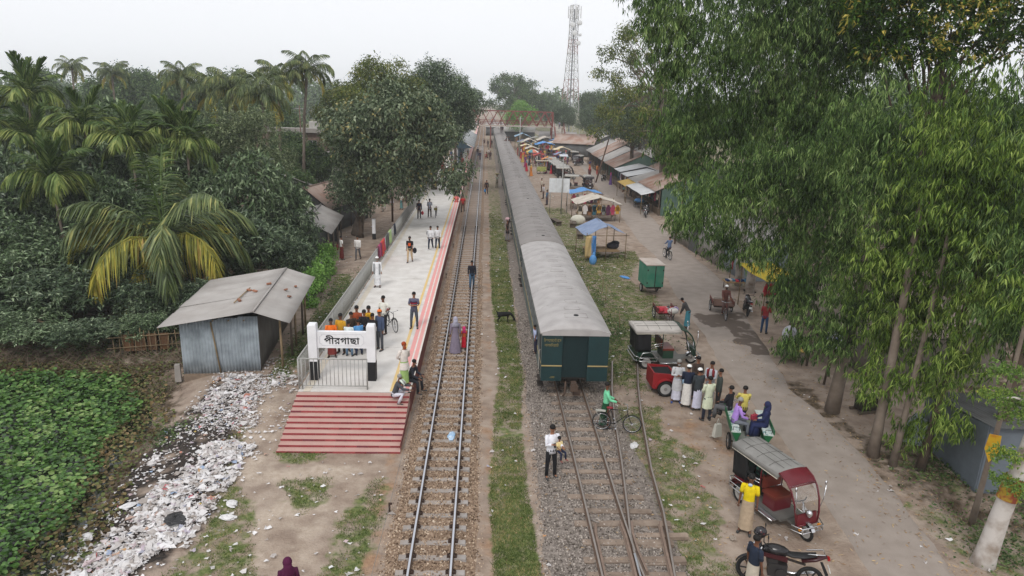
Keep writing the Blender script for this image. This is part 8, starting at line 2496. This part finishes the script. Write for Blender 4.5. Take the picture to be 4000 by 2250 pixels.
# walking the bicycle over the rails, man with a child
P((4.52, 22.45, .08), R(-100), 'man in a mint green shirt and dark green lungi pushing the bicycle', 'push', 'long', C(120, 206, 160), 'lungi', C(24, 74, 46), h=1.7, near=True, skin=1)
pm = P((2.23, 19.06, .06), R(200), 'man in a white shirt and black trousers holding a small child by the tracks', 'carry', 'long', C(226, 226, 232), 'trousers', C(24, 26, 32), h=1.72, near=True, skin=2, girth=1.08, nod=.3)
P((2.44, 18.92, 1.0), R(215), 'small child in a pale yellow shirt carried on the arm of the man in white', 'sit', 'shirt', C(226, 204, 150), 'trousers', C(30, 36, 60), h=.86, hd=1.3, seat=.06, near=False, shoes=C(140, 80, 80), nod=.25)
loose('phone', MB().box((0, 0, 0), (.07, .012, .14), rotm(R(20), 0, 0)), BLK, (2.28, 18.7, 1.36), R(200), 'mobile phone held up by the man carrying the child', 'phone')
# goat
def goat(loc, heading, label):
 t = empty('goat', loc, heading, label, 'goat')
 V = [(0, -.3, .5), (0, -.05, .49), (0, .2, .5), (0, .32, .54), (0, .45, .42), (0, .55, .24), (0, .61, .12), (0, -.36, .56), (0, -.42, .66)]
 Rd = [.12, .135, .12, .09, .06, .055, .03, .03, .015]
 E_ = [(0, 1), (1, 2), (2, 3), (3, 4), (4, 5), (5, 6), (0, 7), (7, 8)]
 for s_ in (-1, 1):
  k = len(V)
  V += [(s_ * .07, .22, .4), (s_ * .075, .2, .24), (s_ * .075, .22, .03)]
  Rd += [.06, .03, .022]
  E_ += [(2, k), (k, k + 1), (k + 1, k + 2)]
  k = len(V)
  V += [(s_ * .08, -.27, .4), (s_ * .08, -.2, .28), (s_ * .08, -.33, .17), (s_ * .08, -.29, .03)]
  Rd += [.075, .045, .026, .022]
  E_ += [(0, k), (k, k + 1), (k + 1, k + 2), (k + 2, k + 3)]
 me = bpy.data.meshes.new('body')
 me.from_pydata(V, E_, [])
 me.materials.append(mat('black_goat_hair', srgb(20, 19, 20), .8, .3, 20))
 o = link('body', me, t)
 o.modifiers.new('skin', 'SKIN').use_smooth_shade = True
 for i, r in enumerate(Rd):
  me.skin_vertices[0].data[i].radius = (r, r)
  me.skin_vertices[0].data[i].use_root = i == 0
 sb = o.modifiers.new('subdivision', 'SUBSURF')
 sb.levels = sb.render_levels = 1
 for s_ in (-1, 1):
  MB().tube([(s_ * .04, .5, .3), (s_ * .12, .5, .26), (s_ * .16, .5, .18)], [.02, .03, .008], 6).build('ear', MATS['black_goat_hair'], t)
  MB().tube([(s_ * .025, .5, .32), (s_ * .04, .44, .4)], [.014, .005], 5).build('horn', UNDER, t)
goat((1.15, 34.45, .02), R(-95), 'black goat grazing on the grass strip between the tracks')
# by the red cart
P((7.79, 24.85, 0), R(170), 'bearded old man in grey-white with folded arms beside the red cart', 'cross', 'panjabi', C(186, 186, 188), 'lungi', C(200, 200, 214), 'grey', h=1.72, near=True, beard='grey', skin=1, shoes=C(50, 80, 140))
P((8.06, 24.4, 0), R(-15), 'man in a navy jacket and white lungi with a white cap, back turned', 'front', 'jacket', C(30, 38, 56), 'lungi', C(214, 210, 204), 'cap', h=1.7, near=True)
P((8.4, 24.12, 0), R(8), 'man in a dark checked shawl and white lungi with a white cap, back turned', 'front', 'jacket', C(56, 62, 66), 'lungi', C(196, 196, 214), 'cap', h=1.68, near=True, girth=1.12)
P((8.51, 23.22, 0), R(12), 'man in a long pale green tunic seen from behind', 'front', 'panjabi', C(206, 212, 186), 'trousers', C(40, 46, 56), h=1.72, near=True)
P((9.17, 24.0, 0), R(80), 'man in a dark green-grey jacket at the right of the group', 'stand', 'jacket', C(60, 66, 62), 'trousers', C(40, 38, 38), h=1.7, near=True)
P((9.08, 24.75, 0), R(140), 'man in grey with a red scarf in the group by the cart', 'front', 'long', C(176, 178, 184), 'lungi', C(150, 150, 156), h=1.7, near=True)
loose('red_scarf', MB().tube([(-.12, .12, -.3), (-.11, .1, .0), (0, -.1, .06), (.11, .1, .0), (.1, .13, -.28)], [.05, .055, .06, .055, .045], 9), plain(C(120, 34, 40), .9), (9.08, 24.75, 1.43), R(140), 'dark red scarf round the shoulders of the man in grey', 'scarf')
P((8.7, 25.3, 0), R(185), 'man in a brown jacket behind the two white caps', 'front', 'jacket', C(66, 54, 48), 'trousers', C(60, 60, 62), h=1.7, near=True, nod=.35)
# on the green cycle van
def on_van(x_, y_, z_):
 c, s_ = math.cos(R(-12)), math.sin(R(-12))
 return (9.25 + x_ * c - y_ * s_, 21.2 + x_ * s_ + y_ * c, z_)
P(on_van(-.5, -.25, 0), R(-95), 'man in a lilac shirt and grey trousers sitting on the green van', 'sit', 'long', C(168, 132, 206), 'trousers', C(104, 108, 116), 'grey', h=1.68, near=True, seat=1.04, skin=1, nod=.3, lean=.2)
P(on_van(.5, -.3, 0), R(70), 'woman in a navy gown and headscarf sitting on the green van', 'sit', 'abaya', C(34, 42, 78), 'skirt', C(34, 42, 78), 'scarf', C(34, 40, 74), h=1.6, near=True, seat=1.04, girth=1.15)
wv = MB()
wv.tube([(0, 0, -.05), (0, 0, -.3), (0, 0, -.54)], [(.12, .2), (.17, .22), (.2, .24)], 16, flat=(1, 0, 0))
tag(wv.build('gown_hem', plain(C(34, 42, 78), .9), None, on_van(.2, -.25, 1.2), (0, 0, R(-12))), 'spread skirt of the navy gown over the van seat', 'gown')
loose('handbag', MB().box((0, 0, .08), (.24, .1, .16)).tube([(-.08, 0, .15), (0, 0, .24), (.08, 0, .15)], .01, 5), plain(C(170, 60, 76), .6), on_van(.16, -.12, 1.16), R(20), 'red handbag on the lap of the woman in navy', 'handbag')
P(on_van(0, 1.12, 0), R(-12), 'driver in a yellow shirt seated at the front of the green van', 'ride', 'long', C(206, 190, 100), 'trousers', C(60, 60, 60), h=1.68, near=True, seat=.92)
P(on_van(-.55, .75, 0), R(40), 'man in a black shirt sitting on the front corner of the green van', 'sit', 'long', C(30, 32, 38), 'lungi', C(90, 90, 92), h=1.66, near=True, seat=1.04)
loose('cloth_bag', MB().box((0, 0, .25), (.32, .16, .48), taper=.7).tube([(-.08, 0, .48), (0, 0, .7), (.08, 0, .48)], .012, 5), plain(C(180, 178, 168), .9), (8.35, 21.55, .22), R(20), 'pale cloth bag hanging at the left side of the green van', 'bag')
# maroon rickshaw
P((7.45, 16.35, 0), R(150), 'man in a yellow shirt, face mask and checked lungi beside the maroon rickshaw', 'stand', 'shirt', C(222, 196, 20), 'lungi', C(176, 156, 132), h=1.72, near=True, skin=1)
loose('face_mask', MB().ball((0, .1, 0), (.062, .035, .045), 10, 6), plain(C(176, 196, 214), .7), (7.45, 16.35, 1.535), R(150), 'pale blue face mask of the man in yellow', 'mask')
def in_eb(x_, y_):
 c, s_ = math.cos(R(199.8)), math.sin(R(199.8))
 return (8.6 + .98 * (x_ * c - y_ * s_), 17.09 + .98 * (x_ * s_ + y_ * c), 0)
P(in_eb(.18, -1.0), R(199.8), 'woman in a dark green headscarf inside the maroon rickshaw, outer seat', 'sit', 'abaya', C(38, 40, 40), 'skirt', C(60, 46, 44), 'scarf', C(40, 62, 54), h=1.55, near=True, seat=.78)
P(in_eb(-.2, -.98), R(199.8), 'woman in a teal headscarf inside the maroon rickshaw, inner seat', 'sit', 'abaya', C(70, 116, 100), 'skirt', C(70, 110, 96), 'scarf', C(66, 120, 104), h=1.5, near=True, seat=.78)
P((6.6, 13.75, 0), R(-70), 'man in a navy T-shirt at the bottom edge beside the motorcycle', 'stand', 'shirt', C(34, 44, 60), 'lungi', C(190, 180, 164), h=1.66, near=True, skin=1)
P((-4.2, 13.05, 0), R(20), 'person in a purple dotted headscarf cut by the bottom edge', 'stand', 'abaya', C(70, 20, 52), 'skirt', C(70, 20, 52), 'scarf', C(78, 22, 58), h=1.55, near=True)
# along the lane
P((10.89, 34.1, 0), R(60), 'man in a grey shirt and teal lungi bending forward at the road edge', 'bend', 'long', C(72, 70, 70), 'lungi', C(70, 140, 156), h=1.66, near=True, lean=.55)
P((14.76, 33.4, 0), R(-40), 'man in a red checked shirt and jeans under the trees', 'talk', 'shirt', C(150, 54, 56), 'trousers', C(50, 76, 110), h=1.68)
P((13.67 - .16 * .87, 36.9 - .98 * .87, .06), R(170), 'rider in a maroon coat and white cap on the brown cycle van', 'ride', 'jacket', C(96, 60, 54), 'trousers', C(90, 66, 60), 'cap', h=1.7, seat=.9, near=True, beard='b')
P((14.03, 50.05, .08), R(8), 'man in a blue-grey shirt riding the bicycle down the lane', 'ride', 'long', C(96, 114, 146), 'trousers', C(34, 36, 44), seat=.86)
P((17.5, 84, 0), R(90), 'man in teal and white bending at the shop', 'bend', 'shirt', C(120, 190, 196), 'lungi', C(206, 206, 206), lean=.7)
P((16.0, 104.8, .05), R(170), 'woman in dark clothes and a red scarf walking on the lane', 'walk', 'abaya', C(70, 24, 34), 'skirt', C(60, 30, 40), 'scarf', C(190, 50, 56))
for (x_, y_, hd_, cc, bb_, lab) in ((7.32, 87.8, 90, C(214, 206, 190), C(50, 50, 50), 'man in cream beside the coach, farthest of three'), (7.06, 81.6, 100, C(200, 200, 206), C(56, 60, 70), 'man in white beside the coach, middle of three'), (7.06, 76.6, 60, C(70, 110, 140), C(50, 60, 80), 'man in a blue checked shirt beside the coach, nearest of three')):
 P((x_, y_, 0), R(hd_), lab, 'stand', 'long', cc, 'trousers', bb_, group=GP)
# market crowd
cols = [C(180, 40, 60), C(40, 60, 110), C(206, 200, 196), C(150, 60, 110), C(210, 130, 60), C(60, 120, 130), C(50, 50, 60), C(190, 60, 60), C(90, 60, 120), C(200, 170, 90)]
where = ['by the glass-box food cart', 'near the striped umbrella', 'between the far stalls', 'beside the far train', 'at the row of rickshaws', 'by the blue far sheet', 'in the middle of the far lane', 'at the foot of the footbridge stairs', 'by the far shops']
crowd = [(9.8, 110.6, 0), (10.6, 110, 0), (6.95, 130.5, 1), (7.6, 128.5, 1), (8.2, 126.6, 1), (9.8, 126, 1), (9.0, 140, 2), (10.4, 138, 2), (12, 140, 5), (13.5, 141, 5), (7.0, 120, 3), (6.8, 113, 3), (6.8, 145, 3), (7.1, 106, 3), (10.8, 121, 4), (10.6, 116.5, 4), (15.3, 128, 6), (16.2, 139, 6), (15.5, 146, 6), (18.2, 133, 6), (14.8, 137, 7), (16.5, 149, 7), (17.6, 150.5, 7), (18.0, 110, 8), (18.0, 118, 8), (17.9, 97, 8), (11.6, 131, 2), (9.2, 133.5, 2), (13.4, 127, 4), (9.5, 152, 5)]
cn_ = ['crimson', 'navy', 'white', 'purple', 'orange', 'teal', 'black', 'red', 'violet', 'yellow']
used_l = set()
for k in range(56): crowd.append((float(rng.uniform(7, 15.5)), float(rng.uniform(122, 160)), (1, 2, 5, 7)[k % 4]))
for i, (x_, y_, w_) in enumerate(crowd):
 ci = (i * 7 + 3) % 10
 fem = ci in (0, 3, 8) or i % 4 == 1
 lab = 'tiny %s in %s %s' % ('woman' if fem else 'man', cn_[ci], where[w_])
 for q in range(40):
  if lab not in used_l: break
  ci = (ci + 1) % 10
  fem = (not fem) if q % 10 == 9 else fem
  lab = 'tiny %s in %s%s %s' % ('woman' if fem else 'man', cn_[ci], '' if q < 19 else ' and grey', where[w_])
 used_l.add(lab)
 P((x_, y_, .02), random.uniform(0, 6.28), lab, random.choice(('stand', 'walk', 'front')), 'abaya' if fem else 'long', cols[ci], 'skirt' if fem else 'trousers', cols[(ci + 3) % 10], 'scarf' if fem else 'hair', cols[(ci + 5) % 10], group='people of the far market')
for (x_, y_, hd_, cc, lab) in ((1.5, 166, 90, C(206, 130, 80), 'far person in orange on the footbridge deck'), (3.6, 166, 80, C(150, 50, 60), 'far person in red on the footbridge deck'), (5.0, 166, -90, C(40, 40, 46), 'far person in black striding on the footbridge deck')):
 P((x_, y_, 5.28), R(hd_), lab, 'walk', 'long', cc, 'trousers', C(40, 40, 50), group=GP)
P((17.3, 164.0, 4.86), R(10), 'far man in a checked shirt at the top of the footbridge stairs', 'stand', 'shirt', C(120, 130, 150), 'trousers', C(40, 50, 80), group=GP)


# ================================================================ LITTER AND SMALL THINGS
def crumpled(P, size, flat=.5):
 """Crumpled scraps: three-by-three patches bent every way."""
 n = len(P)
 u = np.array([-1., 0, 1])
 q = np.array([[a, b, 0] for a in u for b in u]) * .5
 Q = q[None] * rng.uniform(.5, 1.2, (n, 1, 3)) + rng.normal(0, .2, (n, 9, 3)) * [1, 1, 1.5]
 a = rng.random(n) * 6.28
 c, s_ = np.cos(a)[:, None], np.sin(a)[:, None]
 Q = np.stack([Q[..., 0] * c - Q[..., 1] * s_, Q[..., 0] * s_ + Q[..., 1] * c, np.abs(Q[..., 2]) * flat * 1.6], -1) * size[:, None, None]
 k = np.array([[0, 1, 4, 3], [1, 2, 5, 4], [3, 4, 7, 6], [4, 5, 8, 7]])
 return (Q + P[:, None]).reshape(-1, 3), (k[None] + np.arange(n)[:, None, None] * 9).reshape(-1, 4)
TRASH = leaf_mat('plastic_litter', [(0, srgb(160, 150, 142)), (.25, srgb(200, 195, 192)), (.6, srgb(232, 230, 230)), (.88, srgb(212, 207, 204)), (.92, srgb(204, 180, 184)), (.95, srgb(150, 172, 200)), (.98, srgb(196, 150, 110)), (.99, srgb(190, 90, 120)), (1, srgb(190, 170, 90))], .15, .5, .3, 1.2, .0)
TR_A = [(-9.9, 26.6), (-10.2, 24.7), (-10.1, 22.6), (-8.8, 21.6), (-8.5, 22.4), (-8.5, 24.5), (-8.7, 26.2)]
TR_B = [(-8.6, 21.0), (-8.9, 19.3), (-9.5, 18.0), (-9.7, 16.8), (-9.9, 15.2), (-9.0, 14.6), (-8.2, 16.0), (-7.7, 17.9), (-7.9, 20.5)]
xs_, ys__, szs = [], [], []
for poly, n, s0, s1 in ((TR_A, 5200, .03, .12), (TR_B, 7000, .035, .24)):
 x_, y_ = scatter(n * 2, -11, -7.5, 14, 27, lambda a, b: soft_poly(a, b, poly, .9) + 3.0 * (fbm(a, b, .9, 61) - .5) + .7 * (rng.random(len(a)) - .5) > .6)
 xs_.append(x_); ys__.append(y_); szs.append(s0 + (s1 - s0) * rng.random(len(x_)) ** 3.0)
x_, y_ = scatter(2600, -11.4, -6.9, 13, 29, lambda a, b: (pond_d(a, b) > -.6) & (rng.random(len(a)) < .3 + .6 * (a < -8.4)))
xs_.append(x_); ys__.append(y_); szs.append(rng.uniform(.03, .11, len(x_)))
# scattered scraps on the earth, the grass strip and the waste ground
for (x0, x1, y0, y1, n) in ((-7, -2.8, 13, 20, 90), (-8.6, -6.9, 20, 50, 160), (.2, 2.4, 13, 70, 110), (4.6, 9.5, 13, 60, 230), (-2.6, .2, 13, 60, 30), (1.5, 3, 13, 25, 24), (7, 13, 60, 120, 90), (9, 14, 13, 30, 40), (-12, -7.5, 44, 80, 90)):
 xs_.append(rng.uniform(x0, x1, n)); ys__.append(rng.uniform(y0, y1, n)); szs.append(rng.uniform(.04, .13, n))
x_, y_, s_ = np.concatenate(xs_), np.concatenate(ys__), np.concatenate(szs)
k = ~((np.abs(x_ - 3.62) < 1.4) & (y_ > 24)) & ~((x_ > PXL - .1) & (x_ < PXR + .05) & (y_ > 20.5))
x_, y_, s_ = x_[k], y_[k], s_[k]
V, Fc = crumpled(np.stack([x_, y_, ground_z(x_, y_) + .015 + .05 * rng.random(len(x_)) + .05 * ((x_ > -2.3) & (x_ < 0))], 1), s_)
tag(link('litter', np_mesh('litter', V, Fc, TRASH)), 'white plastic rubbish strewn down the bank and scraps on the earth', 'litter', kind='stuff')
# dry leaves
DRY = leaf_mat('dry_leaf', [(0, srgb(120, 92, 66)), (.5, srgb(160, 130, 96)), (1, srgb(190, 164, 124))], .1, .8)
px_, py_ = [], []
for (x0, x1, y0, y1, n) in ((4.4, 9.5, 13, 26, 900), (1.6, 5, 13, 24, 500), (11.8, 16, 13, 32, 1500), (9.5, 12.6, 13, 20, 160), (.3, 1.7, 13, 24, 60), (14, 18, 32, 60, 500), (-12, -7, 52, 66, 250)):
 px_.append(rng.uniform(x0, x1, n)); py_.append(rng.uniform(y0, y1, n))
px_, py_ = np.concatenate(px_), np.concatenate(py_)
Pp = np.stack([px_, py_, ground_z(px_, py_) + .02 + .07 * ((px_ > 9.9) & (px_ < 13)) + .07 * ((px_ > 2) & (px_ < 5))], 1)
Dd = rng.normal(size=Pp.shape) * [1, 1, .15]
V, Fc = leaves(Pp, Dd, rng.uniform(.08, .16, len(Pp)), rng.uniform(.02, .04, len(Pp)), droop=0)
tag(link('fallen_leaves', np_mesh('fallen_leaves', V, Fc, DRY)), 'dry fallen leaves under the trees and on the track side', 'fallen leaves', kind='stuff')
# single bags one can pick out
def bag(loc, size, m, label, seed, name='plastic_bag', grp=None):
 g = np.random.default_rng(seed)
 mb = MB().ball((0, 0, 0), size, 12, 9)
 mb.v = [(a * (1 + g.normal(0, .16)), b * (1 + g.normal(0, .16)), c * (1 + g.normal(0, .14)) + size[2] * .7) for a, b, c in mb.v]
 mb.sm = [False] * len(mb.sm)
 return tag(mb.build(name, m, None, loc, (0, 0, g.uniform(0, 6))), label, 'plastic bag', grp)
PLW = mat('white_plastic_film', srgb(208, 206, 206), .45, .12, 8, spec=.4)
gz = lambda x, y: float(ground_z(x, y))
bag((-8.35, 16.75, gz(-8.35, 16.75)), (.26, .42, .12), mat('black_plastic_film', srgb(28, 28, 30), .35, .2, 8, spec=.5), 'crumpled black plastic sheet on the rubbish heap', 1, 'black_plastic')
for i, (x_, y_, a, b, c, lab) in enumerate(((-10.6, 15.9, .22, .16, .1, 'white plastic bag farthest down the bank among the pond plants'), (-10.9, 16.9, .2, .14, .1, 'white plastic bag on the withered plants at the pond edge'), (-10.2, 15.1, .2, .14, .12, 'round white bag at the lower left bank'), (-7.1, 17.55, .2, .13, .08, 'white plastic bag lying on the left grass'), (-7.0, 16.9, .22, .12, .06, 'flat white bag on the grass below the other'), (-10.4, 18.2, .24, .12, .07, 'long white plastic bag at the top of the black ash'), (5.35, 21.2, .22, .13, .06, 'crumpled cream plastic bag on the grass below the bicycle wheel'), (9.5, 18.9, .2, .1, .03, 'flat white plastic scrap behind the maroon rickshaw'))):
 bag((x_, y_, gz(x_, y_)), (a, b, c), PLW, lab, 10 + i)
bag((-1.0, 21.6, .1), (.13, .3, .05), mat('blue_white_film', srgb(196, 210, 222), .4, col2=srgb(120, 170, 210), scale=5), 'blue and white plastic bag lying between the rails', 30)
bag((9.6, 44.5, 0), (.4, .22, .06), TBRIGHT, 'blue plastic sheet lying on the grass near the green cargo van', 31, 'blue_sheet')
# bamboo fence, sticks and rubbish on the bank behind the pond
bf = empty('bamboo_fence', (-15.6, 30.2, -.3), R(12), 'broken bamboo fence on the bank left of the tin shed', 'fence')
for i in range(16): pole(bf, (-1.2 + .22 * i, random.uniform(-.05, .05), -.2), (-1.2 + .22 * i + random.uniform(-.12, .12), 0, random.uniform(.7, 1.25)), .02, name='upright')
for z_ in (.3, .8): pole(bf, (-1.5, -.03, z_), (2.4, -.03, z_ + .1), .022, name='cross_bar')
for i in range(4): MB().box((-.6 + .5 * i, .06, .5), (.42, .03, .8)).build('mat_panel', mat('rust_bamboo_mat', srgb(104, 76, 54), .9, objvar=.2), bf)
bf2 = empty('bamboo_fence', (-22.0, 31.2, -.3), R(-6), 'collapsed bamboo frame at the left edge behind the pond', 'fence')
for i in range(9): pole(bf2, (-1.6 + .4 * i, 0, -.2), (-1.5 + .4 * i, .1, random.uniform(.8, 1.5)), .025, name='upright')
for z_ in (.5, 1.0, 1.3): pole(bf2, (-2.2, -.03, z_ + .2), (2.2, -.03, z_ - .2), .03, name='cross_bar')
twm = MB()
for i in range(420):
 x_, y_ = random.uniform(-23, -12.9), random.uniform(28.6, 32)
 a = random.uniform(0, 6.28)
 l_ = random.uniform(.3, 1.1)
 z_ = gz(x_, y_)
 twm.tube([(x_, y_, z_), (x_ + math.cos(a) * l_, y_ + math.sin(a) * l_, z_ + random.uniform(.02, .7))], [.015, .006], 4, caps=False)
for i in range(120):
 x_, y_ = random.gauss(-13.2, .35), random.gauss(26.6, .45)
 a = random.uniform(0, 6.28)
 l_ = random.uniform(.3, .8)
 twm.tube([(x_, y_, gz(x_, y_)), (x_ + math.cos(a) * l_, y_ + math.sin(a) * l_, gz(x_, y_) + random.uniform(.05, .6))], [.012, .005], 4, caps=False)
tag(twm.build('dead_twigs', mat('dead_twig', srgb(120, 106, 90), .95, objvar=.0)), 'tangle of dead twigs on the bank behind the pond', 'twigs', kind='stuff')
loose('concrete_stub', MB().box((0, 0, .3), (.25, .25, .75), taper=.8), mat('slab_concrete'), (-12.75, 27.2, -.3), .3, 'short broken concrete post at the corner of the tin shed', 'post')
# stakes with string on the waste ground
for i, (x_, y_) in enumerate(((6.35, 42.0), (6.3, 38.6), (7.35, 38.9), (7.4, 40.6), (7.2, 33.6), (9.7, 36.9))):
 s_ = empty('bamboo_stake', (x_, y_, 0), 0, ['thin stake in the grass beside the first coach, farthest left', 'thin stake in the grass nearest the first coach', 'thin leaning stake in the middle of the waste ground', 'thin stake behind the leaning one', 'short stake among the weeds', 'stake beside the red cycle van'][i], 'stake', 'stakes on the waste ground')
 MB().tube([(0, 0, -.05), (random.uniform(-.1, .1), 0, 1.0)], .02, 5).build('shaft', BAMB, s_)
 MB().tube([(0, 0, .0), (0, 0, .05)], .03, 5).build('foot', BAMB, s_)
for (x_, y_, r_, lab) in ((7.0, 16.0, .11, 'stone beside the feet of the man in yellow'), (6.75, 24.3, .08, 'stone on the earth by the red cart'), (8.3, 21.9, .09, 'stone beside the green van')):
 bag((x_, y_, 0), (r_, r_ * .8, r_ * .55), mat('stone_grey', srgb(150, 138, 126), .9), lab, int(r_ * 1000), 'stone')['category'] = 'stone'
# wires along the left
ow = empty('overhead_wires', (0, 0, 0), 0, 'thin overhead wires across the left skyline', 'wires')
for k in range(3):
 pts = []
 for i in range(13):
  a = i / 12
  pts.append((-95 + 75 * a, 98 - 4 * a, 9.3 + .35 * k - 1.0 * math.sin(math.pi * a)))
 MB().tube(pts, .012, 4, caps=False).build('wire', UNDER, ow)

# ================================================================ HAZE
hz = MB().box((0, 572, 20.3), (1840, 1290, 43.4)).build('haze', None)
hm_ = bpy.data.materials.new('pale_haze')
hm_.use_nodes = True
hn, hl_ = hm_.node_tree.nodes, hm_.node_tree.links
hn.clear()
pv = hn.new('ShaderNodeVolumePrincipled')
pv.inputs['Color'].default_value = (.93, .965, 1.0, 1)
pv.inputs['Density'].default_value = .00055
pv.inputs['Anisotropy'].default_value = .2
ho = hn.new('ShaderNodeOutputMaterial')
hl_.new(pv.outputs[0], ho.inputs['Volume'])
hz.data.materials.append(hm_)
tag(hz, 'pale winter haze in the air', 'haze', kind='stuff')
